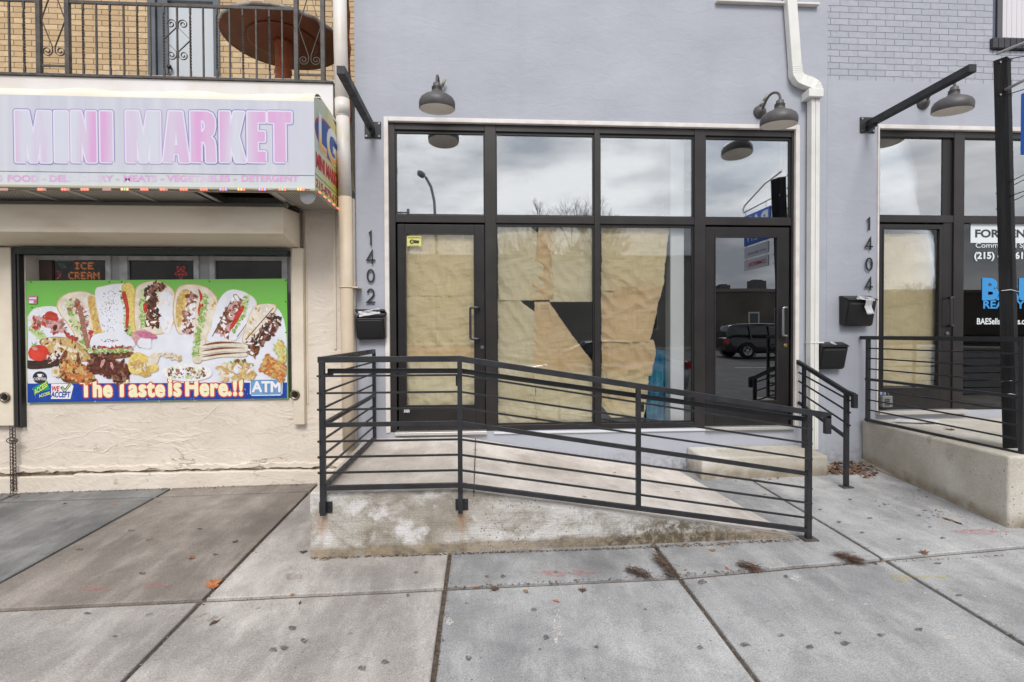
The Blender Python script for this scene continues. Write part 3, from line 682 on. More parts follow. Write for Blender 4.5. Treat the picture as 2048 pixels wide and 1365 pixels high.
# windows behind the board
WF = M('old_white_frame', srgb((206, 206, 208)), .6, c2=srgb((176, 174, 172)), scale=10)
mb = MB(); ty, by_ = wzt, wzb3
mb.box(wl, .10, by_, wr, .16, by_+.05)
for a, b in ((60, 74), (212, 222), (240, 256), (388, 398), (420, 430), (564, 575)): mb.box(WX(a, .1, 530), .09, by_+.05, WX(b, .1, 530), .15, ty)
for a, b in ((74, 212), (256, 388), (430, 564)): mb.box(WX(a, .1, 530), .095, WZ(300, 521, .1), WX(b, .1, 530), .145, ty)
fr3 = mb.build('window', WF, b3)
for a, b in ((WX(222, .1), WX(240, .1)), (WX(398, .1), WX(420, .1)), (WX(575, .1), wr+.05), (wl-.02, WX(60, .1))):
    mb = MB(); mb.box(a, .11, by_+.05, b, .14, ty); mb.build('window_mullion', M('mullion_gray', srgb((176, 174, 176)), .7), fr3)  # mullions between the sashes in one plain gray
mb = MB(); mb.box(wl, .120, by_+.05, wr, .126, ty-.01); mb.build('window_pane', GL_HOUSE, fr3)
mb = MB(); mb.box(wl, .55, by_-.3, wr, .56, ty+.3); mb.build('interior_backing', M('dim_interior', srgb((96, 98, 102)), .8, c2=srgb((66, 66, 70)), scale=5, stretch=(1,1,3)), b3)
# upper floor, set back behind the balcony
BY = 1.30
dxl, dxr = WX(335, BY, 60), WX(428, BY, 60)
jx0, jx1 = WX(298, BY, 60), WX(440, BY, 60)
FLZ = WZ(400, 160, -.1)-.02
mb = MB(); mb.box(-9, BY, FLZ, jx0, BY+.3, 8); mb.box(jx1, BY, FLZ, -1.275, BY+.3, 8); mb.box(jx0, BY, 6.9, jx1, BY+.3, 8); mb.build('brick_wall', BR_TAN, b3)
mb = MB(); zdt = WZ(380, 12, BY)
mb.box(jx0, BY-.03, FLZ, jx0+.09, BY+.1, 6.9); mb.box(jx0+.10, BY, FLZ, dxl, BY+.1, 6.9); mb.box(dxr, BY-.02, FLZ, jx1, BY+.1, 6.9); mb.box(dxl, BY, zdt+.06, dxr, BY+.1, zdt+.14)
mb.build('door_frame', M('blue_gray_paint', srgb((78, 86, 94)), .55, c2=srgb((92, 98, 104)), scale=6), b3)
mb = MB(); mb.box(dxl, BY+.03, FLZ, dxr, BY+.08, zdt); dr = mb.build('upper_door', M('white_door_paint', srgb((186, 192, 198)), .5), b3)
for zz in (136, 154):
    mb = MB(); p = W(341, zz, BY); mb.lathe([(.0, -.075), (.02, -.072), (.028, -.055), (.022, -.035), (.012, -.03), (.012, 0)], (p.x, BY+.03, p.z), (0, 1, 0), 16); mb.build('handle', M('dark_knob', srgb((60, 52, 48)), .35, .7), dr)
mb = MB(); mb.box(-9, -.08, FLZ-.12, -1.345, BY, FLZ-.02); mb.build('balcony_floor', M('balcony_deck', srgb((120, 112, 100)), .8), b3)
mb = MB(); fzt = WZ(400, 163, -.12); mb.box(-9, -.14, fzt-.42, WX(667, -.12, 170), -.081, fzt); mb.build('fascia', M('white_fascia', srgb((216, 214, 216)), .5, c2=srgb((206, 200, 196)), scale=3), b3, bev=.004)
mb = MB(); mb.box(-9, -.16, fzt+.002, WX(667, -.12, 170)+.004, -.06, fzt+.018); mb.build('fascia_cap', IRON_OLD, b3)

# timber, rust and pipe between the two houses
mb = MB(); a = W(697, 250, -.02); b = W(706, 385, -.02)
mb.hexa([(a.x-.005, -.05, b.z), (a.x+.05, -.05, b.z), (a.x+.05, 0, b.z), (a.x-.005, 0, b.z), (a.x-.015, -.05, a.z), (a.x+.03, -.05, a.z), (a.x+.03, 0, a.z), (a.x-.015, 0, a.z)])
tag(mb.build('timber_plank', M('mossy_wood', srgb((96, 92, 74)), .9, c2=srgb((128, 118, 96)), scale=30, stretch=(1,1,.2), bump=1, bscale=60), origin=(a.x, -.02, b.z), bev=.003), 'weathered mossy strip of wood in the gap beside the white drainpipe', 'plank')
mb = MB(); a = W(695, -40, -.01); b = W(700, 252, -.01); pts = []
for i in range(14):
    u = i/13; p = a*(1-u)+b*u; w_ = .022+.010*math.sin(i*2.3); d_ = random.uniform(0, .012)
    pts.append((p, w_, d_))
for (p, w_, d_), (q_, w2, d2_) in zip(pts[:-1], pts[1:]):
    mb.hexa([(q_.x-.03, -.02-d2_, q_.z), (q_.x+w2-.008, -.02-d2_, q_.z), (q_.x+w2-.008, -.001, q_.z), (q_.x-.03, -.001, q_.z), (p.x-.03, -.02-d_, p.z), (p.x+w_-.008, -.02-d_, p.z), (p.x+w_-.008, -.001, p.z), (p.x-.03, -.001, p.z)])
tag(mb.build('rusty_flashing', M('rust', srgb((142, 74, 34)), .9, c2=srgb((84, 42, 24)), scale=22, bump=1, bscale=50), origin=(b.x, 0, b.z)), 'ragged rusty metal strip running down behind the white drainpipe', 'flashing')
mb = MB(); mb.box(XM+.002, -.055, .2, -1.272, .0, WZ(705, 400)); tag(mb.build('corner_filler', CREAM, origin=(-1.3, 0, .2), bev=.01), 'narrow cream rendered strip where the two shop walls meet', 'wall strip')

dp = thing('downspout', 'round drainpipe, white above and cream below, at the right end of the mini market', 'drainpipe', W(700, 880, -.13))
PW = M('white_pipe', srgb((216, 212, 208)), .45, c2=srgb((202, 194, 184)), scale=4)
ptp = [W(678.5, -60, -.13), W(681, 90, -.13), W(685, 222, -.13)]; ptm = [W(685, 222, -.13), W(690, 395, -.13)]; ptb = [W(690, 395, -.13), W(693, 560, -.13), W(695.5, 700, -.13), W(699, 900, -.13)]
mb = MB(); mb.tube(ptp, .0655, 24); mb.build('upper_pipe', PW, dp)
mb = MB(); mb.tube(ptm, .064, 24); mb.build('middle_pipe', PW, dp)
mb = MB(); mb.tube(ptb, .0645, 24); mb.build('lower_pipe', M('cream_pipe', srgb((214, 198, 176)), .5, c2=srgb((204, 186, 162)), scale=4), dp)
mb = MB(); mb.tube([W(684.3, 200, -.13), W(685.3, 232, -.13)], .071, 24); mb.tube([W(685.3, 232, -.13), W(685.4, 234, -.13)], .069, 24); mb.build('coupling', PW, dp)
mb = MB(); a = W(693, 574, -.13); mb.tube([a, a-Vector((0,0,.012))], .072, 24); mb.box(a.x+.05, -.16, a.z-.012, a.x+.12, -.0, a.z); mb.build('bracket', MC['cream_pipe'], dp)

# ------------------------------------------------------------------ awning sign of the market
AF = -.80                                  # front face
ax1 = WX(629, AF, 300); az0 = WZ(300, 373, AF); az1 = WZ(300, 196, AF)
aw = thing('awning_sign', 'faded white lightbox awning reading MINI MARKET above the food shop window', 'sign', (-4, -.4, az0))
FAB, n = newmat('faded_fabric')
sp = n.sep(); cmb = n.map((14, 1, .5))
col = n.ramp(n.noise(1, 3, cmb), [(.3, srgb((184, 187, 200))), (.7, srgb((196, 198, 208)))])
col = n.mix(n.ramp(sp[2], [(.0, .55), (.16, 0.0)]), col, srgb((205, 214, 205)))
n.set(col, n.bump(n.noise(1, 2, n.map((120, 1, 2))), .002, .4), .5)
CRF = M('cream_fabric', srgb((216, 208, 192)), .6, c2=srgb((222, 216, 206)), scale=3)
mb = MB(); mb.poly([(-9, AF, az0), (ax1, AF, az0), (ax1, AF, az1), (-9, AF, az1)]); mb.build('front_fabric', FAB, aw, recalc=False)
# rolled top with a wavy upper edge
mb = MB(); cols = 90; rows = 7; arcr = .19; b = 0
for i in range(cols+1):
    x = -7.0 + (ax1+7.0)*i/cols
    wv = .012*math.sin(x*7.0)+.006*math.sin(x*13+1)
    for j in range(rows+1):
        u = j/rows*math.pi/2
        y = AF+arcr*(1-math.cos(u)); z = az1+(.115+wv)*math.sin(u)
        mb.v.append((x, y, z))
for i in range(cols):
    for j in range(rows): A = i*(rows+1)+j; mb.face([A, A+rows+1, A+rows+2, A+1], True)
mb.build('top_fabric', CRF, aw, recalc=False)
zt = az1+.115
mb = MB(); mb.box(-7, AF+arcr, zt-.02, ax1-.002, -.10, zt+.005); mb.build('top_panel', CRF, aw)
# end cap
SIDE, n = newmat('end_cap_print'); sp = n.sep()
yy = n.math('ADD', sp[1], .4)                       # 0 front .. .8 back
col = n.ramp(n.math('ADD', yy, n.math('MULTIPLY', sp[2], -.25)), [(.0, srgb((196, 206, 190))), (.28, srgb((206, 204, 150))), (.6, srgb((208, 190, 60)))])
col = n.mix(n.ramp(sp[2], [(.0, .7), (.2, 0.0)]), col, srgb((214, 208, 110)))
col = n.mix(n.ramp(n.noise(5, 3, n.map((1, 1, .5), (.8, 0, 0))), [(.55, 0.0), (.62, .4)]), col, srgb((176, 182, 140)))
n.set(col, None, .45)
loop = [(ax1, AF, az0)] + [(ax1, -.10, az0), (ax1, -.10, zt-.08)]
for j in range(9):
    u = (1-j/8)*math.pi/2
    loop.append((ax1, AF+.45*(1-math.cos(u)), az1+.115*math.sin(u)))
mb = MB(); mb.poly(loop); e = mb.build('end_cap', SIDE, aw, recalc=False)
# writing on the front
def contour_letters(spec, layers, y, parent, name):
    mb = MB()
    for conts, (w_, h_), (x0, y0, x1, y1) in spec:
        a = W(x0, y1, y); c = W(x1, y0, y)
        V, Fc = curve_mesh(contour_data(conts, 0)); outlined(mb, V, Fc, (0, 0, w_, h_), Vector((a.x, y, a.z)), Vector((c.x-a.x, 0, 0)), Vector((0, 0, c.z-a.z)), Vector((0, -1, 0)), layers)
    return mb.build(name, None, parent, recalc=False)
GLY = {
 'M': ([[(0,0),(0,1),(.28,1),(.4,.45),(.52,1),(.8,1),(.8,0),(.58,0),(.58,.62),(.47,0),(.33,0),(.22,.62),(.22,0)]], .8),
 'I': ([[(0,0),(0,1),(.26,1),(.26,0)]], .26),
 'N': ([[(0,0),(0,1),(.22,1),(.38,.48),(.38,1),(.6,1),(.6,0),(.38,0),(.22,.5),(.22,0)]], .6),
 'A': ([[(0,0),(.16,1),(.48,1),(.64,0),(.42,0),(.40,.17),(.24,.17),(.22,0)], [(.265,.32),(.375,.32),(.32,.78)]], .64),
 'R': ([[(0,0),(0,1),(.40,1),(.53,.96),(.59,.86),(.60,.72),(.56,.57),(.47,.51),(.57,.44),(.6,.32),(.61,0),(.39,0),(.385,.3),(.34,.41),(.24,.42),(.24,0)], [(.24,.58),(.32,.6),(.365,.68),(.36,.78),(.32,.84),(.24,.85)]], .61),
 'K': ([[(0,0),(0,1),(.24,1),(.24,.62),(.37,1),(.61,1),(.46,.52),(.64,0),(.4,0),(.24,.42),(.24,0)]], .64),
 'E': ([[(0,0),(0,1),(.44,1),(.44,.81),(.23,.81),(.23,.6),(.42,.6),(.42,.42),(.23,.42),(.23,.19),(.44,.19),(.44,0)]], .44),
 'T': ([[(.15,0),(.15,.8),(0,.8),(0,1),(.54,1),(.54,.8),(.39,.8),(.39,0)]], .54)}
def fadem(name, a, b, sx=2.2, lo=.4, hi=.6):
    m, n = newmat(name); n.set(n.ramp(n.noise(sx, 4, n.map((1, .1, .06))), [(lo, a), (hi, b)]), None, .5); return m
PINK = fadem('faded_pink', srgb((204, 156, 200)), srgb((196, 200, 212)), 2.9, .40, .58)
OUTL = fadem('faded_blue_outline', srgb((108, 120, 172)), srgb((168, 156, 198)), 1.3, .42, .62)
PALE = M('pale_outline', srgb((212, 206, 224)), .5)
z1 = lambda v: v/2.926
spec = []
for ch, x0, x1 in (('M',97,293),('I',327,392),('N',425,558),('I',594,652),('M',745,932),('A',960,1100),('R',1122,1257),('K',1292,1432),('E',1455,1550),('T',1575,1702)):
    g_, w_ = GLY[ch]; spec.append((g_, (w_, 1), (z1(x0), z1(656+x0*.003), z1(x1), z1(946))))
contour_letters(spec, [(.024, OUTL, .0010), (.0165, PALE, .0016), (.004, PINK, .0024)], AF, aw, 'shop_name_lettering')
SM = fadem('faded_small_lettering', srgb((204, 158, 200)), srgb((203, 204, 214)), 2.2, .5, .66)
mb = MB()
for s_, a_, b_ in (('O', -4, 4), ('FOOD - DELI - DAIRY -', 16, 238), ('MEATS - VEGETABLES -', 248, 473), ('DETERGENT', 484, 597)):
    mb = MB(); wall_text(mb, s_, [(.035, SM, .001)], a_, 351, b_, 363.5, AF); mb.build('product_lettering', None, aw, recalc=False)
mb = MB(); mb.poly([(-9, AF-.0012, WZ(300,347.6,AF)), (ax1, AF-.0012, WZ(300,347.6,AF)), (ax1, AF-.0012, WZ(300,346.6,AF)), (-9, AF-.0012, WZ(300,346.6,AF))]); mb.build('pinstripe', M('stripe_dark', srgb((60, 62, 84)), .5), aw, recalc=False)
# end cap print: oval emblem, words and telephone number
xs = ax1+.0015
def side_pt(px, py): p = PX(px, py, ax1); return Vector((xs, p.y, p.z))
BLU = M('sign_blue', srgb((40, 84, 158)), .5); REDS = M('sign_red', srgb((196, 44, 60)), .5)
mb = MB(); c_ = side_pt(657, 285); ry = abs(side_pt(632, 270).y - side_pt(676, 310).y)*.55
mb.mat(REDS); mb.poly([Vector((xs, c_.y+(ry*1.06)*math.cos(t_*math.pi/16), c_.z+.165*math.sin(t_*math.pi/16)-.08*math.cos(t_*math.pi/16)*0)) for t_ in range(32)])
mb.mat(BLU); mb.poly([Vector((xs+.0008, c_.y+ry*math.cos(t_*math.pi/16), c_.z+.15*math.sin(t_*math.pi/16))) for t_ in range(32)])
LGM, n = newmat('emblem_letters'); n.set(n.ramp(n.sep()[2], [(.34, srgb((222, 80, 40))), (.44, srgb((236, 190, 90))), (.56, srgb((232, 232, 236)))]), None, .45)
WHT = M('print_white', srgb((226, 226, 232)), .5)
h_ = .30
letter(mb, 'LG', [(.035, WHT, .0016), (.012, LGM, .0026)], Vector((xs, c_.y-ry*.75, c_.z-h_/2)), (0, ry*1.45, 0), (0, 0, h_), (1, 0, 0))
mb.build('emblem', None, aw, recalc=False)
mb = MB(); zm = side_pt(632, 317).z
letter(mb, 'MINI MARKET', [(.05, REDS, .001)], Vector((xs, AF+.04, side_pt(631, 331).z)), (0, .72, 0), (0, 0, side_pt(631, 304).z-side_pt(631, 331).z), (1, 0, 0)); mb.build('end_lettering', None, aw, recalc=False)
mb = MB(); letter(mb, '215-879-675', [(.025, M('phone_magenta', srgb((170, 40, 100)), .5), .001)], Vector((xs, AF+.03, side_pt(632, 373).z)), (0, .66, 0), (0, 0, side_pt(632, 357).z-side_pt(632, 373).z), (1, 0, 0)); mb.build('phone_lettering', None, aw, recalc=False)
mb = MB(); zz = side_pt(632, 350).z; mb.poly([(xs, AF, zz), (xs, -.1, zz), (xs, -.1, zz+.006), (xs, AF, zz+.006)]); mb.build('pinstripe', MC['stripe_dark'], aw, recalc=False)
# bottom rim and lattice soffit
RIM = M('rim_beige', srgb((176, 168, 150)), .5, .2)
mb = MB(); mb.box(-9, AF-.006, az0-.022, ax1+.006, AF+.03, az0-.001); mb.box(ax1-.028, AF+.03, az0-.022, ax1+.006, -.08, az0-.001); mb.box(-9, AF+.03, az0-.030, ax1-.028, AF+.05, az0-.01)
mb.build('bottom_rim', RIM, aw, bev=.003)
SOF, n = newmat('egg_crate_grille')
br = n.t.nodes.new('ShaderNodeTexBrick'); br.offset = 0; br.inputs['Scale'].default_value = 1; br.inputs['Brick Width'].default_value = .026; br.inputs['Row Height'].default_value = .026; br.inputs['Mortar Size'].default_value = .0045
br.inputs['Color1'].default_value = (.05, .048, .045, 1); br.inputs['Color2'].default_value = (.07, .066, .06, 1); br.inputs['Mortar'].default_value = (*srgb((190, 184, 174)), 1); n.t.links.new(n.obj, br.inputs['Vector'])
n.set(br.outputs['Color'], None, .6)
mb = MB(); mb.box(-9, AF+.05, az0-.012, WX(395, -.6, 400), -.06, az0-.006); mb.box(WX(546, -.6, 400), AF+.05, az0-.012, ax1-.028, -.10, az0-.006); mb.build('soffit_grille', SOF, aw)
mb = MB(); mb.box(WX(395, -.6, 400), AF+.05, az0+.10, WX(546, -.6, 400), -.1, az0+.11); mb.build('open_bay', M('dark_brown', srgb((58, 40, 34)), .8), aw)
mb = MB()
for px in (40, 130, 255, 395, 546): xx = WX(px, AF+.05, 385); mb.box(xx-.02, AF+.05, az0-.022, xx+.02, -.30, az0-.013)
mb.box(-9, -.33, az0-.05, WX(575, -.32, 400), -.30, az0-.013); mb.build('soffit_bar', M('bar_gray', srgb((180, 178, 172)), .5), aw, bev=.002)
mb = MB(); mb.box(-9, -.27, zt_f+.04, hx1f+.05, -.05, az0-.03); mb.build('soffit_closure', M('mottled_brown', srgb((64, 54, 46)), .8, c2=srgb((40, 36, 32)), scale=5), aw)  # closes the gap between hood and awning in mottled dark brown
# coloured light string under the rim
ls = thing('light_string', 'string of small red, blue and amber lights along the bottom edge of the awning', 'lights', (-3, AF, az0-.03))
EMR = M('led_red', (1, .12, .06), .4, em=3.0); EMA = M('led_amber', (1, .45, .08), .4, em=2.5); EMB = M('led_blue', (.15, .2, 1), .4, em=3.0); EMG = M('led_green', (.1, .7, .3), .4, em=1.5); CLR = M('clear_module', srgb((190, 150, 140)), .3)
px = 3; k = 0
mods = [(8,'n'),(84,'r'),(131,'r'),(170,'rr'),(214,'n'),(250,'ag'),(289,'rr'),(328,'r'),(368,'rr'),(408,'rr'),(447,'b'),(483,'a'),(525,'b'),(565,'g'),(602,'a')]
for px, kd in mods:
    p = W(px, 379.3, AF-.012); mb = MB(); mb.mat(CLR); mb.box(p.x-.034, AF-.016, p.z-.010, p.x+.034, AF-.007, p.z+.010)
    cs = {'n': [], 'r': [EMR, EMR], 'rr': [EMR, EMR, EMR], 'ag': [EMA, EMG, EMA], 'b': [EMB, EMR, EMB], 'a': [EMA, EMA, EMR], 'g': [EMR, EMG, EMR]}[kd]
    for i, em in enumerate(cs):
        mb.mat(em)
        for dz in (-.005, .005): mb.box(p.x-.026+i*.022, AF-.0185, p.z+dz-.0022, p.x-.018+i*.022, AF-.0155, p.z+dz+.0022)
    mb.build('light_module', None, ls)
for u in (.12, .32, .5, .7, .9):
    y = AF+.7*u; mb = MB(); mb.mat(CLR); mb.box(ax1+.008, y-.03, az0-.022, ax1+.014, y+.03, az0-.004); mb.mat(EMR)
    for i in range(3): mb.box(ax1+.0135, y-.022+i*.018, az0-.016, ax1+.0175, y-.014+i*.018, az0-.009)
    mb.build('light_module', None, ls)
mb = MB(); pts = [W(x, 380.5+1.2*math.sin(x*.11), AF-.010) for x in range(-20, 626, 8)]; mb.tube(pts, .0016, 5); mb.build('wire', DARK, ls)
# dome camera
p = W(615, 392, -.66)
dc = thing('security_camera', 'white dome camera hanging under the right corner of the awning', 'camera', p)
mb = MB(); mb.lathe([(.0, .07), (.045, .068), (.05, .03), (.03, .02), (.0, .02)], p, (0,0,1), 24); mb.build('mount', M('camera_white', srgb((200, 204, 210)), .4), dc)
mb = MB(); mb.lathe([(.0, -.075), (.028, -.068), (.052, -.046), (.066, -.010), (.068, .02), (.062, .045), (.036, .062)], p, (.25, .1, 1), 24); mb.build('housing', MC['camera_white'], dc)
# conduit / trim from soffit to wall
mb = MB(); mb.tube([W(572, 405, -.5), W(603, 424, -.06), W(604, 440, -.05), W(605, 500, -.045)], .011, 8); tag(mb.build('conduit', M('dark_conduit', srgb((120, 106, 92)), .6), origin=W(604, 440, -.05)), 'thin painted conduit bending down the cream wall under the awning corner', 'conduit')

# ------------------------------------------------------------------ food banner
BNY = -.055
bn = thing('food_banner', 'printed food board with sandwiches on green reading The Taste is Here', 'sign', W(315, 800, BNY))
def Q(x, y, lift=0): return W(x/2.926, 380+y/2.926, BNY-lift)
gm_, n = newmat('banner_green'); n.set(n.mix(n.ramp(n.noise(.9, 4), [(.4, 0.0), (.75, .9)]), n.ramp(n.sep()[2], [(.55, srgb((112, 176, 80))), (1.3, srgb((108, 184, 72)))]), srgb((120, 168, 92))), None, .45)
c = [Q(152, 533), Q(1678, 520), Q(1687, 1222), Q(160, 1248)]
mb = MB(); mb.mat(gm_); mb.prism(c, (0, .010, 0)); mb.build('board', None, bn)
def cm(name, rgb, var=12, sc=60): return M('print_'+name, srgb(rgb), .5, c2=srgb(tuple(max(0, v-var) for v in rgb)), scale=sc)
PR = dict(white=cm('white_area', (220, 222, 232), 10, 6), bread=cm('bread', (224, 214, 198), 22, 14), tan=cm('tan', (206, 176, 122), 34, 30), gold=cm('gold', (212, 178, 110), 40, 30), brown=cm('brown', (134, 84, 48), 50, 50),
          dark=cm('dark', (66, 44, 34), 30, 60), meat=cm('meat', (164, 122, 104), 40, 60), pink=cm('pink', (206, 160, 160), 30, 40), red=cm('red', (188, 66, 50), 30, 30), tomato=cm('tomato', (212, 66, 48), 25, 12), lett=cm('lettuce', (152, 184, 104), 50, 60),
          lett2=cm('lettuce_pale', (196, 212, 156), 30, 60), orange=cm('orange', (200, 126, 72), 36, 60), yell=cm('yellow', (226, 204, 120), 30, 40), blue=cm('blue', (18, 66, 160), 12, 10), black=cm('black', (44, 42, 44), 6, 10), magenta=cm('magenta', (196, 120, 150), 24, 30), choc=cm('chocolate', (104, 56, 38), 40, 40), silver=cm('silver', (232, 230, 232), 14, 40))
art = MB(); LV = [.0004]
def blob(x, y, rx, ry, rot, col, n_=14, jag=.15):
    art.mat(PR[col]); LV[0] += .0000025; ca, sa = math.cos(rot), math.sin(rot); pts = []
    for i in range(n_):
        t_ = 2*math.pi*i/n_; k_ = 1+random.uniform(-jag, jag); u, v = rx*math.cos(t_)*k_, ry*math.sin(t_)*k_
        pts.append(Q(min(1676, max(160, x+u*ca-v*sa)), y+u*sa+v*ca, LV[0]))
    art.poly(pts)
def shape(pts, col):
    pts = [(min(1679, max(157+(y-530)*.006, x)), y) for x, y in pts]
    art.mat(PR[col]); LV[0] += .00001; art.poly([Q(x, y, LV[0]) for x, y in pts])
def smooth(pts, n_=5):
    o = []; k = len(pts)
    for i in range(k):
        p0, p1, p2, p3 = pts[i-1], pts[i], pts[(i+1) % k], pts[(i+2) % k]
        for j in range(n_):
            t_ = j/n_
            o.append(tuple(.5*((2*p1[a])+(-p0[a]+p2[a])*t_+(2*p0[a]-5*p1[a]+4*p2[a]-p3[a])*t_*t_+(-p0[a]+3*p1[a]-3*p2[a]+p3[a])*t_**3) for a in (0, 1)))
    return o
# white ground of the print
shape(smooth([(166,740),(215,690),(330,690),(370,720),(420,640),(560,620),(640,600),(760,600),(900,590),(1000,620),(1200,600),(1280,650),(1400,620),(1490,680),(1590,675),(1650,730),(1676,850),(1678,1000),(1680,1134),(1000,1136),(500,1138),(166,1140),(164,1000),(164,850)], 3), 'white')
def sub(pts, col='bread', shade=None):
    sp_ = smooth(pts); cx_ = sum(p[0] for p in sp_)/len(sp_); cy_ = sum(p[1] for p in sp_)/len(sp_)
    if min(p[1] for p in pts) < 700: sp_ = [(cx_+(x-cx_)*1.17, cy_+(y-cy_)*1.05) for x, y in sp_]
    edge = {'white': 'bread', 'bread': 'tan', 'gold': 'tan', 'tan': 'brown', 'yell': 'gold'}.get(col, col)
    shape(sp_, edge); shape([(cx_+(x-cx_)*.955, cy_+(y-cy_)*.975) for x, y in sp_], col)
    if col in ('bread', 'white', 'gold', 'tan'):
        for i in range(26):
            k_ = random.randrange(len(sp_)); f_ = random.uniform(.3, .9); x = cx_+(sp_[k_][0]-cx_)*f_; y = cy_+(sp_[k_][1]-cy_)*f_; blob(x, y, random.uniform(6, 20), random.uniform(3, 8), random.uniform(1, 2.2), {'bread': random.choice(['white', 'white', 'gold']), 'white': random.choice(['white', 'silver', 'bread']), 'gold': random.choice(['tan', 'yell']), 'tan': random.choice(['gold', 'bread', 'brown'])}[col], 9, .3)
def filling(path, w, pal, n_, s0=8, s1=22):
    for i in range(n_):
        u = random.random()*(len(path)-1); k = int(u); f = u-k; (xa, ya), (xb, yb) = path[k], path[min(k+1, len(path)-1)]
        x = xa+(xb-xa)*f; y = ya+(yb-ya)*f; dx, dy = xb-xa, yb-ya; l_ = math.hypot(dx, dy) or 1
        o = random.uniform(-w, w); x += -dy/l_*o; y += dx/l_*o
        s = random.uniform(s0, s1); blob(x, y, s, s*random.uniform(.25, .7), random.uniform(0, 3.14), random.choice(pal), 7, .35)
# sandwiches, left to right
sub([(180,740),(215,700),(280,684),(350,700),(385,760),(380,830),(330,800),(250,760),(190,770)], 'white')
filling([(185,800),(250,870)], 22, ['lett','lett2'], 40, 8, 20)
filling([(200,775),(330,770),(340,830)], 34, ['red','meat','pink','brown','pink'], 80, 10, 28)
blob(300,740,44,26,.3,'red'); blob(325,800,26,30,.3,'pink'); blob(322,806,14,20,.3,'choc')
sub([(355,660),(400,615),(470,600),(520,610),(575,650),(600,760),(620,850),(540,980),(500,960),(430,820),(365,720)], 'bread')
sub([(520,640),(560,640),(600,760),(612,830),(560,850),(540,760)], 'gold')
filling([(400,640),(430,760),(480,880),(520,950)], 22, ['lett','lett2','lett2','meat'], 90, 7, 18)
filling([(440,640),(490,740),(520,860),(540,900)], 24, ['meat','pink','brown','white','red'], 90, 8, 22)
shape(smooth([(455,700),(480,690),(520,900),(500,910)]), 'meat')
sub([(570,600),(610,570),(700,556),(720,580),(735,830),(700,840),(620,835),(590,760)], 'white')
for i in range(110): blob(random.gauss(640, 25), random.uniform(590, 830), random.uniform(1.5, 4), random.uniform(1.5, 3), 0, 'dark', 5, .3)
sub([(720,570),(775,562),(800,700),(800,830),(760,830),(740,700)], 'yell')
filling([(715,590),(735,690),(740,800),(765,850)], 16, ['lett','lett','dark','lett2'], 70, 6, 16)
shape(smooth([(712,610),(735,600),(755,700),(750,800),(735,800),(735,700)]), 'red')
sub([(805,620),(830,560),(890,540),(940,545),(1000,590),(1020,680),(1010,760),(960,830),(880,840),(810,820)], 'bread')
sub([(940,640),(960,600),(1000,620),(1012,720),(990,830),(960,830),(935,760)], 'white')
filling([(845,580),(835,700),(845,800)], 16, ['lett','lett2','lett','lett2'], 70, 7, 18)
filling([(890,560),(880,650),(900,720),(890,800)], 34, ['dark','brown','meat','choc','silver','dark'], 170, 7, 22)
filling([(900,555),(955,580)], 22, ['dark','choc','meat'], 50, 7, 16); blob(850,690,13,32,0,'red')
sub([(1035,640),(1060,575),(1130,560),(1210,585),(1255,650),(1240,760),(1200,860),(1180,990),(1130,990),(1130,830),(1060,840),(1030,740)], 'bread')
sub([(1040,640),(1070,590),(1100,600),(1080,700),(1050,800),(1035,740)], 'gold')
filling([(1125,600),(1110,700),(1100,790),(1090,840)], 28, ['meat','brown','pink','silver','white'], 120, 8, 22)
shape(smooth([(1160,580),(1185,620),(1190,700),(1165,740),(1158,700),(1170,640)]), 'red')
filling([(1200,610),(1190,700),(1170,800),(1150,900),(1150,980)], 16, ['lett','lett2','lett'], 110, 7, 17)
sub([(1270,700),(1310,620),(1360,590),(1430,610),(1480,660),(1460,740),(1390,860),(1340,880),(1230,880),(1250,800)], 'white')
filling([(1410,640),(1350,740),(1290,850)], 34, ['meat','brown','pink','brown','silver'], 170, 8, 24)
filling([(1450,620),(1430,700),(1370,830)], 12, ['lett','lett2'], 80, 7, 16); shape(smooth([(1400,690),(1430,690),(1370,800),(1345,810)]), 'red')
shape([(1350,650),(1354,652),(1244,860),(1240,858)], 'dark'); shape([(1480,730),(1483,732),(1390,862),(1386,860)], 'brown')
sub([(1480,700),(1530,672),(1600,680),(1580,740),(1470,880),(1430,880),(1450,790)], 'bread'); shape([(1598,690),(1602,694),(1440,880),(1434,878)], 'brown')
filling([(1620,740),(1560,830),(1490,900),(1460,960)], 34, ['dark','brown','silver','dark','meat','choc'], 260, 7, 20)
# pale centre, onions, burger
blob(830,870,62,52,0,'pink'); blob(850,895,42,36,.2,'white'); blob(860,850,60,22,.2,'magenta'); blob(850,900,34,30,.2,'white')
shape(smooth([(530,880),(560,845),(650,835),(740,845),(782,885),(780,920),(660,935),(540,925)]), 'white'); 
for i in range(16): blob(random.uniform(590, 690), random.uniform(874, 892), 5, 3, 0, 'brown', 5, .2)
filling([(545,928),(770,928)], 10, ['red','meat','choc','pink'], 60, 8, 18); filling([(545,944),(770,944)], 8, ['lett','lett2','lett'], 70, 7, 15); shape(smooth([(535,955),(650,962),(775,950),(770,975),(660,990),(545,978)]), 'brown')
filling([(540,968),(770,965)], 10, ['dark','brown','meat'], 50, 6, 14)
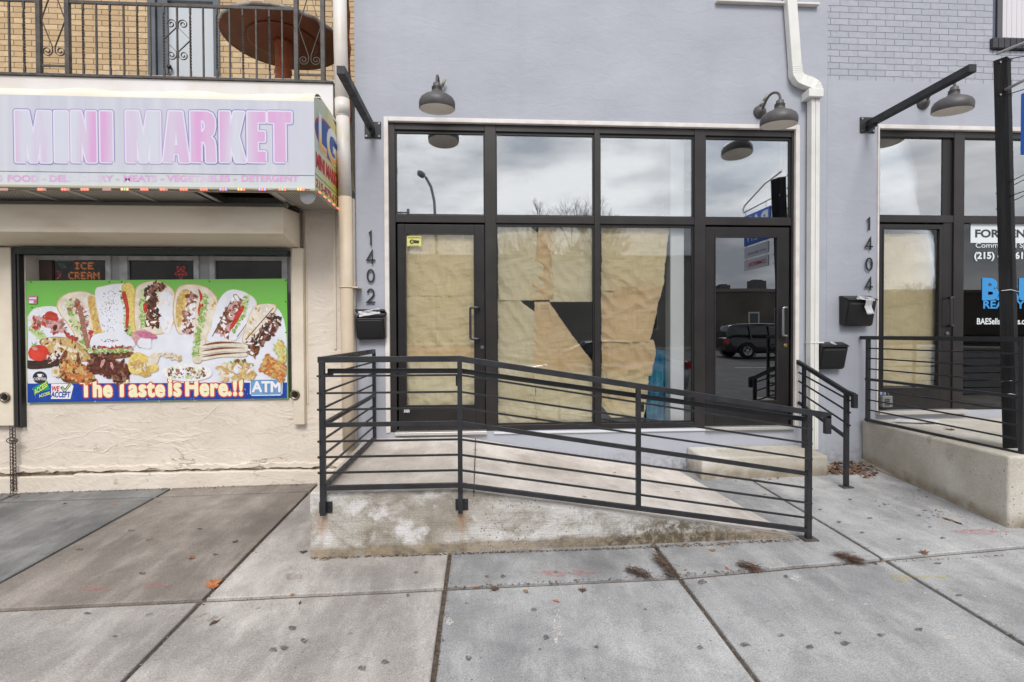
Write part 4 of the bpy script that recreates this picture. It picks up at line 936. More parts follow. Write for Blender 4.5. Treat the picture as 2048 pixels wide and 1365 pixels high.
# bread rolls at left, tomato, wings
sub([(235,880),(320,860),(430,880),(520,960),(530,1000),(440,1000),(330,980),(250,920)], 'tan'); filling([(260,890),(480,960)], 26, ['gold','bread','tan','brown'], 60, 8, 22)
filling([(370,830),(450,880)], 8, ['red','brown'], 20, 8, 16)
sub([(154,1000),(200,1000),(330,985),(380,960),(360,1020),(260,1045),(160,1045)], 'dark'); blob(225,955,62,48,0,'tomato',20,.03); blob(205,930,18,10,.3,'pink'); 
for a in range(5): shape([(190,912),(198,916),(200+30*math.cos(a*1.3-2.2), 905+26*math.sin(a*1.3-2.2))], 'lett')
filling([(280,990),(370,960)], 18, ['white','bread','choc'], 50, 8, 20)
sub([(345,1010),(380,940),(395,960),(370,1020),(440,1010),(455,945),(470,990),(480,1030),(520,1070),(560,1120),(420,1130),(360,1110)], 'brown')
filling([(360,1040),(540,1090)], 46, ['orange','brown','gold','orange','tan'], 170, 8, 26)
filling([(520,1010),(680,1050),(730,1100)], 50, ['choc','brown','dark','choc','meat'], 240, 10, 30)
sub([(550,990),(600,985),(620,1060),(560,1070)], 'choc'); sub([(610,1010),(660,995),(700,1060),(650,1080)], 'choc'); blob(600,1015,10,26,.4,'pink'); blob(655,1030,8,24,-.3,'pink')
blob(325,1065,26,28,0,'bread'); blob(325,1065,12,14,0,'gold')
# sandwich triangles, salad dishes, rolls
shape(smooth([(750,1010),(800,950),(900,1000),(920,1060),(780,1080)]), 'yell'); filling([(770,1020),(880,1050)], 24, ['gold','tan','bread'], 60, 8, 20); blob(850,1080,34,16,0,'gold'); blob(900,990,30,46,.6,'bread')
blob(1095,1070,150,52,0,'silver',24,.03); filling([(980,1070),(1200,1075)], 30, ['white','bread','meat','lett2','brown','silver'], 170, 5, 15)
for k in range(3):
    shape(smooth([(1175,915+k*34),(1240,890+k*34),(1330,886+k*32),(1440,905+k*26),(1430,925+k*26),(1300,915+k*32),(1190,930+k*34)]), 'bread')
    shape(smooth([(1180,912+k*34),(1280,888+k*34),(1420,898+k*28),(1300,900+k*33)]), 'brown')
filling([(1300,1030),(1440,1000)], 12, ['lett','lett2','brown'], 60, 7, 15)
filling([(1290,1075),(1480,1060)], 40, ['bread','gold','tan','white'], 120, 10, 30)
filling([(1540,1010),(1670,1080)], 48, ['orange','tan','orange','gold','orange'], 300, 7, 18); filling([(1620,900),(1672,1000)], 30, ['yell','gold','lett2'], 90, 7, 20)
filling([(930,960),(1060,990)], 10, ['tan','bread'], 30, 6, 18)
# small cast sheet of stickers
shape([(166,620),(216,620),(216,668),(166,668)], 'magenta'); shape([(170,630),(212,630),(212,640),(170,640)], 'white'); shape([(170,648),(196,648),(196,664),(170,664)], 'white')
# blue strip
LV[0] = .0016; shape([(156,1134),(1680,1128),(1684,1220),(160,1246)], 'blue')
LV[0] = .0020
for i in range(26): blob(random.uniform(180, 1670), random.choice([1240-random.random()*22, 1140+random.random()*90]), random.uniform(2, 7), 1.5, random.random()*3, 'silver', 6, .4)
shape([(1462+12,1106),(1640,1106),(1654,1118),(1652,1194),(1640,1204),(1474,1206),(1462,1194),(1464,1116)], 'silver')
PR['lb'] = cm('light_blue', (112, 160, 204), 20, 8); shape([(1466,1112),(1650,1110),(1648,1198),(1468,1202)], 'lb')
blob(233,1098,42,36,0,'black',28,0)
shape([(190,1160),(276,1118),(300,1196),(212,1222)], 'lett'); PR['teal'] = cm('teal', (24, 150, 110), 30, 10); shape([(190,1160),(276,1118),(296,1180),(206,1218)], 'teal'); shape([(206,1190),(294,1168),(300,1196),(212,1222)], 'blue')
shape([(300,1136),(420,1136),(430,1150),(412,1224),(298,1224)], 'silver')
shape([(352,1156),(366,1150),(380,1164),(412,1122),(432,1120),(384,1184),(372,1184)], 'black'); shape([(360,1158),(366,1155),(380,1172),(414,1126),(424,1125),(382,1180),(374,1180)], 'lett2')
art.build('print', None, bn, recalc=False)
mb = MB(); zq = lambda y: 380+y/2.926; L0 = .0030
OC = M('print_cream_letter', srgb((232, 226, 190)), .5); OR = M('print_orange_outline', srgb((204, 66, 44)), .5)
for s_, a_, b_, ty_, by2 in (('The', 474, 655, 1118, 1210), ('Taste', 682, 962, 1114, 1208), ('is', 992, 1058, 1106, 1206), ('Here', 1092, 1330, 1106, 1204), ('.!!', 1338, 1418, 1104, 1202)):
    stroke_text(mb, s_, [(.0205, OR, .0032), (.0105, OC, .0038)], z1(a_), zq(ty_), z1(b_), zq(by2), BNY, spacing=1.12)
stroke_text(mb, 'ATM', [(.009, M('atm_dark', srgb((70, 110, 160)), .5), .0032), (.006, WHT, .0038)], z1(1478), zq(1122), z1(1640), zq(1182), BNY)
wall_text(mb, 'WE', [(.03, REDS, .0034)], z1(305), zq(1150), z1(350), zq(1178), BNY, shear=.2)
wall_text(mb, 'ACCEPT', [(.03, PR['blue'], .0034)], z1(300), zq(1182), z1(414), zq(1214), BNY, shear=.2)
wall_text(mb, 'COFFEE', [(.02, WHT, .0034)], z1(196), zq(1100), z1(272), zq(1114), BNY)
p0 = Q(206, 1200); letter(mb, 'ACCESS', [(.03, M('access_yellow', srgb((210, 226, 90)), .5), .0034)], (p0.x, p0.y, p0.z), Q(280, 1150)-Q(206, 1200), Q(200, 1172)-Q(206, 1200), (0, -1, 0))
p0 = Q(232, 1216); letter(mb, 'ACCESS', [(.03, MC['access_yellow'], .0034)], (p0.x, p0.y, p0.z), Q(296, 1196)-Q(232, 1216), Q(228, 1200)-Q(232, 1216), (0, -1, 0))
mb.build('lettering', None, bn, recalc=False)
mb = MB(); a = Q(232, 1082, .0036)
mb.mat(WHT); mb.poly([Q(218,1078,.0034), Q(248,1078,.0034), Q(242,1096,.0034), Q(224,1096,.0034)]); mb.sweep([Q(248,1082,.0034), Q(256,1084,.0034), Q(250,1092,.0034), Q(244,1092,.0034)], [(-.001,-.0005),(.001,-.0005),(.001,.0005),(-.001,.0005)]); mb.poly([Q(214,1099,.0034), Q(252,1099,.0034), Q(250,1102,.0034), Q(216,1102,.0034)]); mb.build('cup_mark', None, bn, recalc=False)
mb = MB()
for x, y in ((182,540),(640,540),(712,540),(1225,536),(1672,530),(188,690),(1672,655),(1672,835)): mb.disc(Q(x, y, .001), .006, (0,-1,0), 10, th=.002)
mb.build('screw', MC['dark_gap'], bn)

# LED signs behind the sash windows
F5 = {'I':['111','010','010','010','111'],'C':['0111','1000','1000','1000','0111'],'E':['1111','1000','1110','1000','1111'],'R':['1110','1001','1110','1010','1001'],'A':['0110','1001','1111','1001','1001'],'M':['10001','11011','10101','10001','10001'],'P':['1110','1001','1110','1000','1000'],'N':['1001','1101','1011','1001','1001']}
def dots(mb, s, px0, py0, px1, py1, y, m):
    mb.mat(m); cw = sum(len(F5[c][0])+1 for c in s)-1; x = 0
    for c in s:
        for r_, row in enumerate(F5[c]):
            for k, v in enumerate(row):
                if v == '1':
                    for sx in (0, .5):
                        p = W(px0+(px1-px0)*(x+k+sx)/cw, py0+(py1-py0)*(r_+sx)/5, y); mb.box(p.x-.0045, y-.004, p.z-.0045, p.x+.0045, y, p.z+.0045)
        x += len(F5[c][0])+1
LO = M('led_orange_sign', (1, .32, .05), .4, em=1.3); LR = M('led_red_sign', (1, .06, .05), .4, em=1.1); LG = M('led_green_sign', (.05, .6, .25), .4, em=.5)
s1 = thing('led_sign', 'lit dotted ICE CREAM sign behind the left sash window', 'sign', W(165, 555, .3))
mb = MB(); a = W(92, 522, .31); b = W(212, 562, .31); mb.box(a.x, .315, b.z-.06, b.x, .33, a.z); mb.build('panel', M('led_black', srgb((40, 38, 40)), .5), s1)
mb = MB(); dots(mb, 'ICE', 151, 526, 188, 540, .31, LO); dots(mb, 'CREAM', 138, 545, 200, 560, .31, LO); mb.build('lettering', None, s1)
mb = MB(); mb.mat(LG); 
for i in range(16): p = W(123+6*math.cos(i*.7)+i*.3, 532+4*math.sin(i*.9), .31); mb.box(p.x-.004, .306, p.z-.004, p.x+.004, .31, p.z+.004)
mb.mat(LR)
for i in range(14): p = W(118+3*math.cos(i*.9), 550+8*math.sin(i*.5), .31); mb.box(p.x-.004, .306, p.z-.004, p.x+.004, .31, p.z+.004)
mb.build('cone_symbol', None, s1)
s2 = thing('led_sign', 'red lit dotted sign behind the middle sash window', 'sign', W(360, 558, .3))
mb = MB(); a = W(300, 528, .31); b = W(385, 562, .31); mb.box(a.x, .315, b.z-.06, b.x, .33, a.z); mb.build('panel', MC['led_black'], s2)
mb = MB(); mb.mat(LR)
for i in range(60):
    t_ = i/60*6.28; r_ = 1+.5*math.sin(5*t_); p = W(362+8*r_*math.cos(t_), 545+9*r_*math.sin(t_), .31); mb.box(p.x-.004, .306, p.z-.004, p.x+.004, .31, p.z+.004)
mb.build('symbol', None, s2)

# shutter locks
def shutter_lock(px, py, label):
    p = W(px, py, -.10); t_ = thing('shutter_lock', label, 'lock', p, 'round shutter locks')
    mb = MB(); mb.lathe([(.0, .0), (.046, 0), (.05, -.008), (.046, -.016), (.036, -.016), (.03, -.006), (.0, -.006)], p, (0, 1, 0), 28); mb.build('ring', M('lock_steel', srgb((140, 132, 120)), .35, .8, c2=srgb((100, 84, 66)), scale=20), t_)
    mb = MB(); mb.disc((p.x, p.y-.007, p.z), .022, (0,-1,0), 20, th=.008); mb.box(p.x-.004, p.y-.0165, p.z-.004, p.x+.004, p.y-.0145, p.z+.016); mb.build('core', M('lock_dark', srgb((50, 46, 44)), .4, .6), t_)
shutter_lock(590, 790, 'round steel lock just right of the food banner')
shutter_lock(10, 795, 'round steel lock left of the food banner at the photo edge')
# chain
ch = thing('chain', 'rusty steel chain hanging down the cream wall with a padlock', 'chain', GP(26, 995))
CHM = M('chain_steel', srgb((96, 92, 92)), .45, .8, c2=srgb((92, 66, 50)), scale=30)
lk = None
def link_mesh():
    mb = MB(); pts = []
    for i in range(16):
        t_ = 2*math.pi*i/16; x = .010*math.cos(t_); z = .016*math.sin(t_); z += .008 if z > 0 else -.008; pts.append((x, 0, z))
    mb.tube(pts, .0032, 7, closed=True); return mb
lb = link_mesh().build('link', CHM); me = lb.data; bpy.data.objects.remove(lb)
i = 0
for strand in (0, 1):
    y_ = 858+strand*2
    while y_ < 990-strand*8:
        p = W(22+strand*6+ (y_-858)*.022*(1 if strand else .6), y_, -.085); o = bpy.data.objects.new('link', me); COL.objects.link(o); o.parent = ch; o.location = p-ch.location
        o.rotation_euler = (0, random.uniform(-.15, .15), (1.2 if i % 2 else .25)); i += 1; y_ += 6.6
mb = MB(); p = W(26, 881, -.11); mb.lathe([(.0, .012), (.026, .012), (.034, 0), (.026, -.012), (.0, -.012)], p, (0, .6, 1), 20); pa = mb.build('padlock', M('padlock_steel', srgb((130, 128, 124)), .3, .85), ch)
mb = MB(); mb.tube([Vector((p.x+.05*math.cos(a), p.y-.01, p.z+.028*math.sin(a))) for a in [i*6.283/18 for i in range(18)]], .004, 7, closed=True); mb.build('ring', CHM, ch)

# ------------------------------------------------------------------ balcony railing, table
RY = -.10
br_ = thing('balcony_railing', 'old black wrought iron railing with scroll panels on the balcony above the awning', 'railing', W(330, 160, RY))
zq1 = lambda px: (W(px, 155.5+px*.012 if True else 0, RY).z)
zb_ = WZ(400, 158, RY); zt_ = WZ(400, 13, RY); ztp = WZ(400, -60, RY)
def bx(zx): return WX(zx/2.926, RY, 80)
mb = MB(); mb.bar((bx(398), RY, zt_), (bx(1735), RY, zt_), .03, .02); mb.bar((-7, RY, zt_), (bx(230), RY, zt_), .03, .02); mb.bar((bx(398)-.3, RY, zb_), (bx(1890), RY, zb_), .03, .018); mb.bar((-7, RY, zb_), (bx(230), RY, zb_), .03, .018); mb.build('rail', IRON_OLD, br_, bev=.002)
for zx in (230, 398, 1735, 1890):
    mb = MB(); mb.box(bx(zx)-.02, RY-.02, zb_-.02, bx(zx)+.02, RY+.02, zt_+.55); mb.build('post', IRON_OLD, br_, bev=.003)
def twist(mb, x, z0, z1_, w=.014):
    n_ = 44; pts = []
    b = len(mb.v)
    for i in range(n_+1):
        u = i/n_; a = 0 if u < .12 or u > .88 else (u-.12)/.76*math.pi*9
        for k in range(4):
            t_ = a+math.pi/4+k*math.pi/2; mb.v.append((x+w*.72*math.cos(t_), RY+w*.72*math.sin(t_), z0+(z1_-z0)*u))
    for i in range(n_):
        for k in range(4): mb.face([b+i*4+k, b+i*4+(k+1) % 4, b+(i+1)*4+(k+1) % 4, b+(i+1)*4+k])
xs_ = [(487,1),(565,0),(645,1),(725,0),(805,1),(880,0),(960,1),(1038,0),(1115,1),(1190,0),(1270,1),(1345,0),(1422,1),(1500,0),(1577,1),(1652,0),(142,1),(55,0),(-30,1),(-110,0)]
for zx, tw in xs_:
    mb = MB()
    if tw: twist(mb, bx(zx), zb_, zt_, .015)
    else: mb.box(bx(zx)-.007, RY-.007, zb_, bx(zx)+.007, RY+.007, zt_)
    mb.build('baluster', IRON_OLD, br_)
def flat(mb, pts): mb.sweep(pts, [(-.0026,-.006),(.0026,-.006),(.0026,.006),(-.0026,.006)], (0,1,0))
def spiral(cx, cz, s, q_, r0):   # starts on the side of the middle bar, runs over and curls in
    o = []
    for i in range(34):
        u = i/33; a = math.pi-u*2*math.pi*1.55; r_ = r0*(1-.80*u); o.append((cx+s*r_*math.cos(a), RY, cz+q_*r_*math.sin(a)))
    return o
def vpanel(x0, x1, zlow, zmid, ztop):
    mb = MB(); cx = (x0+x1)/2; hw = (x1-x0)/2-.022
    for s_ in (-1, 1): flat(mb, [(cx+s_*.01, RY, ztop), (cx+s_*hw, RY, zmid), (cx+s_*.012, RY, zlow+.085)] + spiral(cx+s_*.060, zlow+.045, s_, -1, .048))
    return mb
zz2 = WZ(100, 132, RY); vpanel(bx(230), bx(398), WZ(100, 112, RY), WZ(100, 40, RY), WZ(100, -20, RY)).build('scroll_panel', IRON_OLD, br_)
mb = MB(); mb.bar((bx(230), RY, zz2), (bx(398), RY, zz2), .02, .012); mb.build('panel_bar', IRON_OLD, br_)
vpanel(bx(1735), bx(1890), WZ(610, 130, RY), WZ(610, 55, RY), WZ(610, -10, RY)).build('scroll_panel', IRON_OLD, br_)
mb = MB(); zz2 = WZ(610, 150, RY); mb.bar((bx(1735), RY, zz2), (bx(1890), RY, zz2), .02, .012); mb.build('panel_bar', IRON_OLD, br_)
mb = MB(); cx = bx(1038); cz = WZ(355, 80, RY)
for s in (-1, 1):
    for q_ in (-1, 1):
        flat(mb, [(cx+s*.125, RY, cz), (cx+s*.010, RY, cz+q_*.115)] + spiral(cx+s*.056, cz+q_*.15, s, q_, .046))
mb.build('scroll_panel', IRON_OLD, br_)
tb = thing('round_table', 'large round brown pedestal table standing on the balcony behind the railing', 'table', (-2.32, .55, FLZ))
tz = WZ(565, 82, .50); tx = WX(566, .50, 80)
tb.location = (tx, .50, FLZ)
TBR = M('table_brown', srgb((96, 54, 36)), .5, c2=srgb((122, 72, 48)), scale=3)
mb = MB(); mb.lathe([(0, tz), (.60, tz), (.605, tz+.003)], (tx, .50, 0), (0,0,1), 64, False); mb.build('tabletop', TBR, tb)
mb = MB(); mb.lathe([(.605, tz-.004), (.615, tz), (.618, tz+.03), (.60, tz+.04), (0, tz+.041)], (tx, .50, 0), (0,0,1), 64); mb.build('table_edge', M('table_edge_gray', srgb((160, 154, 150)), .45, c2=srgb((110, 98, 90)), scale=9), tb)
mb = MB(); mb.lathe([(.0, tz-.001), (.36, tz-.001), (.36, tz-.016), (.33, tz-.018), (.0, tz-.018)], (tx, .50, 0), (0,0,1), 48); mb.build('under_ring', M('table_ring', srgb((112, 62, 40)), .55), tb)
mb = MB(); mb.lathe([(.0, tz-.018), (.10, tz-.018), (.085, tz-.05), (.08, tz-.3), (.088, tz-.32), (.088, tz-.36), (.075, tz-.37), (.09, tz-.42), (.09, FLZ+.05), (.28, FLZ+.02), (.28, FLZ-.0)], (tx, .50, 0), (0,0,1), 32); mb.build('pedestal', M('pedestal_orange', srgb((168, 92, 56)), .5, c2=srgb((150, 80, 48)), scale=8), tb)
# ------------------------------------------------------------------ sign arms
def sign_arm(px, py, label):
    p = W(px, py, 0); t_ = thing('sign_bracket', label, 'sign bracket', p, 'empty sign arms')
    mb = MB(); mb.box(p.x-.082, -.012, p.z-.082, p.x+.082, .003, p.z+.082); pl = mb.build('wall_plate', IRON, t_, bev=.002)
    mb = MB()
    for sx in (-1, 1):
        for sz in (-1, 1): mb.disc((p.x+sx*.064, -.012, p.z+sz*.064), .011, (0,-1,0), 12, th=.006)
    mb.build('bolt', STEEL, pl)
    mb = MB(); mb.box(p.x-.033, -1.17, p.z-.033, p.x+.033, -.10, p.z+.033); mb.build('arm', IRON, t_, bev=.003)
    mb = MB(); mb.box(p.x-.012, -.13, p.z-.06, p.x+.012, -.012, p.z+.04); mb.box(p.x-.022, -.10, p.z-.022, p.x+.022, -.012, p.z+.022); mb.tube([(p.x-.03, -.07, p.z-.03), (p.x+.03, -.07, p.z-.03)], .009, 8, up=(0,0,1)); mb.build('hinge', IRON, t_)
sign_arm(746, 261, 'black square arm left of the 1402 windows, pointing out over the drainpipe')
sign_arm(1734, 251, 'black square arm fixed beside the 1404 window, pointing out past the barn lamp')
# ------------------------------------------------------------------ barn lamps
def barn_lamp(px, py, rimz, label, sensor, front=.345, first=[None]):
    p = W(px, py, 0); x = p.x
    t_ = thing('wall_lamp', label, 'lamp', (x, 0, p.z), 'gooseneck barn lamps')
    tilt = Vector((0, -.10, 1)).normalized(); yc = -front; rz = rimz
    o = Vector((x, yc, rz))
    mb = MB(); mb.lathe([(.166, 0), (.170, .004), (.172, .045), (.168, .070), (.152, .098), (.12, .122), (.082, .138), (.056, .150), (.047, .168), (.043, .195), (.038, .212), (.034, .235), (.020, .244), (0, .245)], o, tilt, 48); sh = mb.build('shade', LAMPM, t_)
    mb = MB(); mb.lathe([(.166, .001), (.167, .045), (.160, .072), (.145, .092), (.11, .112), (.05, .126), (0, .130)], o, tilt, 48); mb.build('shade_lining', LAMPIN, sh)
    mb = MB()
    for hh in (.172, .185, .198): mb.lathe([(.036, hh-.004), (.0505-.02*(hh-.15), hh), (.036, hh+.004)], o, tilt, 24)
    mb.build('neck_ring', LAMPM, sh)
    top = o+tilt*.242; pts = []
    A = Vector((x, -.03, p.z)); ctrl = [A, Vector((x, -.10, p.z+.01)), Vector((x, -.15, p.z+.20)), Vector((x, top.y+.07, top.z+.10)), Vector((x, top.y-.02, top.z+.085)), top-tilt*.01]
    # de Casteljau
    for i in range(25):
        u = i/24; q_ = [c.copy() for c in ctrl]
        while len(q_) > 1: q_ = [q_[k]*(1-u)+q_[k+1]*u for k in range(len(q_)-1)]
        pts.append(q_[0])
    mb = MB(); mb.tube(pts, .012, 12, up=(1,0,0)); mb.build('gooseneck', LAMPM, t_)
    mb = MB(); mb.lathe([(.0, 0), (.068, 0), (.068, -.012), (.058, -.03), (.05, -.034), (.045, -.046), (.03, -.052), (.02, -.062), (.0, -.062)], (x, 0, p.z), (0,1,0), 28); mb.build('wall_plate', LAMPM, t_)
    if sensor:
        mb = MB(); mb.tube([(x+sensor*.0-.01, -.03, p.z+.06), (x+.03, -.045, p.z+.10)], .012, 10); mb.tube([(x+.025, -.043, p.z+.10), (x+.055, -.06, p.z+.165)], .017, 12); mb.build('sensor', M('sensor_olive', srgb((150, 150, 130)), .5), t_)
    return t_
barn_lamp(880, 197, WZ(876, 219, -.345), 'grey barn lamp seen from the front above the left door of 1402', 1)
barn_lamp(1519, 225, WZ(1553, 251, -.345), 'grey barn lamp beside the white downspout above the dark glass door', 1)
barn_lamp(1845, 207, WZ(1893, 223, -.345), 'grey barn lamp behind the slanting black arm of the 1404 shop', 1)

# ------------------------------------------------------------------ right downspout
ds = thing('downspout', 'white square ribbed downspout with an offset elbow right of the dark glass door', 'drainpipe', W(1632, 900, -.06))
def rrect(w, h): return [(-w/2,-h/2),(-w/6,-h/2),(0,-h/2+.006),(w/6,-h/2),(w/2,-h/2),(w/2,h/2),(w/6,h/2),(0,h/2-.006),(-w/6,h/2),(-w/2,h/2)]
dy = -.052
def swap(p): return [(b, a) for a, b in p]
prof = [(-.05,-.038),(.05,-.038),(.05,.038),(-.05,.038)]
mb = MB(); mb.sweep([W(1575.5, -60, dy), W(1590, 136, dy)], [(-.053,-.04),(.053,-.04),(.053,.04),(-.053,.04)]); mb.build('upper_pipe', WHITEG, ds, bev=.008)
mb = MB(); path = []
ctrl = [W(1590, 134, dy), W(1591, 150, dy), W(1597, 160, dy), W(1608, 165, dy), W(1618, 168, dy), W(1628, 174, dy), W(1632.5, 186, dy)]
cc = []
for i in range(len(ctrl)-1):
    for k in range(8): cc.append(ctrl[i]*(1-k/8)+ctrl[i+1]*(k/8))
cc.append(ctrl[-1])
k_ = len(cc)
b = 0
for i, p in enumerate(cc):
    t_ = (cc[min(i+1, k_-1)]-cc[max(i-1, 0)]).normalized(); a = Vector((0,1,0)).cross(t_).normalized(); w_ = .052+(.004 if i % 2 else 0)
    for (u, v) in ((-1,-.8),(1,-.8),(1,.8),(-1,.8)): mb.v.append(tuple(p+a*u*w_+Vector((0,1,0))*v*w_*.95))
for i in range(k_-1):
    for j in range(4): mb.face([i*4+j, i*4+(j+1) % 4, (i+1)*4+(j+1) % 4, (i+1)*4+j])
mb.build('elbow', WHITEG, ds)
a = W(1614.5, 179, -.11); c_ = W(1650, 197, -.11)
mb = MB(); mb.box(a.x+.005, -.135, c_.z+.005, c_.x-.03, .0, a.z); mb.build('connector', WHITEG, ds, bev=.006)
mb = MB(); u0, u1 = W(1623, 300, -.10).x, W(1640.5, 300, -.10).x; zz0 = .46
for i in range(4):
    xa = u0+(u1-u0)*i/4; mb.box(xa+.001, -.099+(.004 if i % 2 else 0), zz0, xa+(u1-u0)/4-.001, -.02, WZ(1630, 197, -.1))
mb.build('lower_pipe', WHITEG, ds, bev=.003)
mb = MB(); zz = WZ(1632, 685, -.1); mb.box(u0-.006, -.104, zz-.010, u1+.05, -.018, zz+.004); mb.build('strap', WHITEG, ds)

# ------------------------------------------------------------------ house numbers
def digit_paths(d):
    if d == '1': return [[(.30,.86),(.52,1),(.52,0)]]
    if d == '4': return [[(.66,0),(.66,1),(.1,.28),(.95,.28)]]
    if d == '0': return [[(.5+.36*math.cos(a), .5+.5*math.sin(a)) for a in [i*2*math.pi/24 for i in range(25)]]]
    if d == '2': return [[(.5+.34*math.cos(a), .68+.32*math.sin(a)) for a in [math.pi*.95-i*math.pi*1.25/14 for i in range(15)]]+[(.12,0),(.92,0)]]
def number(s, rows, px, label, w=18):
    p = W(px, rows[-1][1], 0); t_ = thing('house_number', label, 'house number', p)
    for ch_, (ya, yb) in zip(s, rows):
        mb = MB(); a = W(px-w/2, yb, -.018); c_ = W(px+w/2, ya, -.018)
        for path in digit_paths(ch_):
            mb.sweep([Vector((a.x+(c_.x-a.x)*u, -.020, a.z+(c_.z-a.z)*v)) for u, v in path], [(-.0075,-.005),(.0075,-.005),(.0075,.005),(-.0075,.005)])
        xc = (a.x+c_.x)/2
        for v in (.2, .8):
            q_ = digit_paths(ch_)[0]
            pt = q_[1] if v > .5 else q_[-1]
            xx = a.x+(c_.x-a.x)*pt[0]; zz = a.z+(c_.z-a.z)*min(.95, max(.05, pt[1])); mb.box(xx-.003, -.017, zz-.003, xx+.003, .002, zz+.003)
        mb.build('digit', IRON, t_)
number('1402', [(464,491),(502,528),(540,564),(579,605)], 741.5, 'thin black metal digits 1402 stacked down the grey pier above the stuffed mailbox')
number('1404', [(437,461),(477,500),(517,541),(557,581)], 1738, 'thin black metal digits 1404 stacked on the wall left of the right hand door', 16)

# ------------------------------------------------------------------ mailboxes
def mailbox(px0, px1, py0, py1, label, openlid=False, sky_=0):
    yf = -.14; a = W(px0, py1, yf); c_ = W(px1, py0, yf); t_ = thing('mailbox', label, 'mailbox', ((a.x+c_.x)/2, 0, a.z), 'black wall mailboxes')
    x0, x1, z0, z1_ = a.x, c_.x, a.z, c_.z; h = z1_-z0
    prof = [(.0, z0+.02), (-.045, z0+.004), (-.075, z0)] + [(-.08-.055*math.sin(u*math.pi/2), z0+h*.80*u) for u in [i/10 for i in range(1, 11)]] + [(0, z0+h*.86)]
    mb = MB(); mb.prism([(x0+.012, y, z) for y, z in prof], (x1-x0-.024, 0, 0)); body = mb.build('body', BLACKP, t_, bev=.005)
    mb = MB(); mb.prism([(x0, y, z) for y, z in [(0, z0+.03), (-.05, z0+.012), (-.08, z0+.014), (-.135, z0+h*.79), (-.125, z0+h*.84), (0, z0+h*.97)]], (.014, 0, 0)); mb.build('side_plate', BLACKP, t_, bev=.002); mb = MB(); mb.prism([(x1-.014, y, z) for y, z in [(0, z0+.03), (-.05, z0+.012), (-.08, z0+.014), (-.135, z0+h*.79), (-.125, z0+h*.84), (0, z0+h*.97)]], (.014, 0, 0)); mb.build('side_plate', BLACKP, t_, bev=.002)
    mb = MB(); mb.box(x0+.03, -.141, z0+h*.70, x1-.03, -.134, z0+h*.715); mb.build('front_seam', M('gray_edge', srgb((92, 92, 94)), .4), body)
    mb = MB()
    if openlid: P_ = [(-.002, z0+h*.98), (-.012, z0+h*1.0), (-.13, z0+h*1.10+.01), (-.145, z0+h*1.07), (-.13, z0+h*1.06)]
    else: P_ = [(0, z0+h*.985), (-.04, z0+h*.99), (-.12, z0+h*.90), (-.155, z0+h*.83), (-.15, z0+h*.815), (-.11, z0+h*.875), (0, z0+h*.95)]
    mb.prism([(x0-.006, y, z) for y, z in P_], (x1-x0+.012, 0, 0)); mb.build('lid', BLACKP, t_, bev=.003)
    return x0, x1, z0, z1_
mbx = mailbox(711, 768, 626, 680, 'black mailbox under number 1402 with its lid propped open by mail', True)
def paper_roll(cx, cz, y, w, h, tilt, label, fold=0.02, name='junk_mail', lines=True):
    mb = MB(); nx, nz = 14, 8; b = len(mb.v)
    ca, sa = math.cos(tilt), math.sin(tilt)
    for i in range(nx+1):
        for j in range(nz+1):
            u = (i/nx-.5)*w; v = (j/nz-.5)*h; d = fold*math.sin(i*.9+j*.7)+.01*noise.noise(Vector((i*.7, j*.9, cx)))
            mb.v.append((cx+u*ca-v*sa, y-abs(v)*.4+d, cz+u*sa+v*ca))
    for i in range(nx):
        for j in range(nz): A = i*(nz+1)+j; mb.face([A, A+nz+1, A+nz+2, A+1], True)
    o = mb.build(name, PAPERW, origin=(cx, y, cz)); 
    sd = o.modifiers.new('s', 'SOLIDIFY'); sd.thickness = .003
    return tag(o, label, 'mail')
cxm = (mbx[0]+mbx[1])/2
paper_roll(cxm-.005, mbx[3]+.002, -.13, .21, .055, .16, 'crumpled newspaper stuffed in the top of the 1402 mailbox', .006)
m2 = mailbox(1697, 1754, 590, 653, 'black mailbox with papers hanging out, beside the right hand shop door')
paper_roll((m2[0]+m2[1])/2+.02, m2[3]-.04, -.16, .20, .035, -.10, 'folded white flyer lying across the lid of the 1404 mailbox', .006)
paper_roll((m2[0]+m2[1])/2+.045, m2[3]-.125, -.158, .075, .16, .12, 'white leaflet drooping down the front of the 1404 mailbox', .004)
m3 = mailbox(1645, 1697, 684, 740, 'closed black mailbox hanging right beside the white downspout')
paper_roll((m3[0]+m3[1])/2+.0, m3[3]-.022, -.155+.04, .09, .02, -.5, 'scrap of white tape on the lid of the closed mailbox', .003, 'tape_scrap')
# scraped plaster patch beside the 1404 mailbox
mb = MB(); ccx, ccz = WX(1700, 0, 610), WZ(1700, 612)
mb.poly([(ccx+.085*math.cos(a)*(1+.3*math.sin(a*5))-.02, -.0025, ccz+.085*math.sin(a)*(1+.3*math.cos(a*7))) for a in [i*2*math.pi/30 for i in range(30)]])
tag(mb.build('plaster_patch', M('raw_plaster', srgb((196, 186, 166)), .9, c2=srgb((160, 146, 120)), scale=60), origin=(ccx, 0, ccz), recalc=False), 'scraped bare plaster patch behind the 1404 mailbox', 'patch')

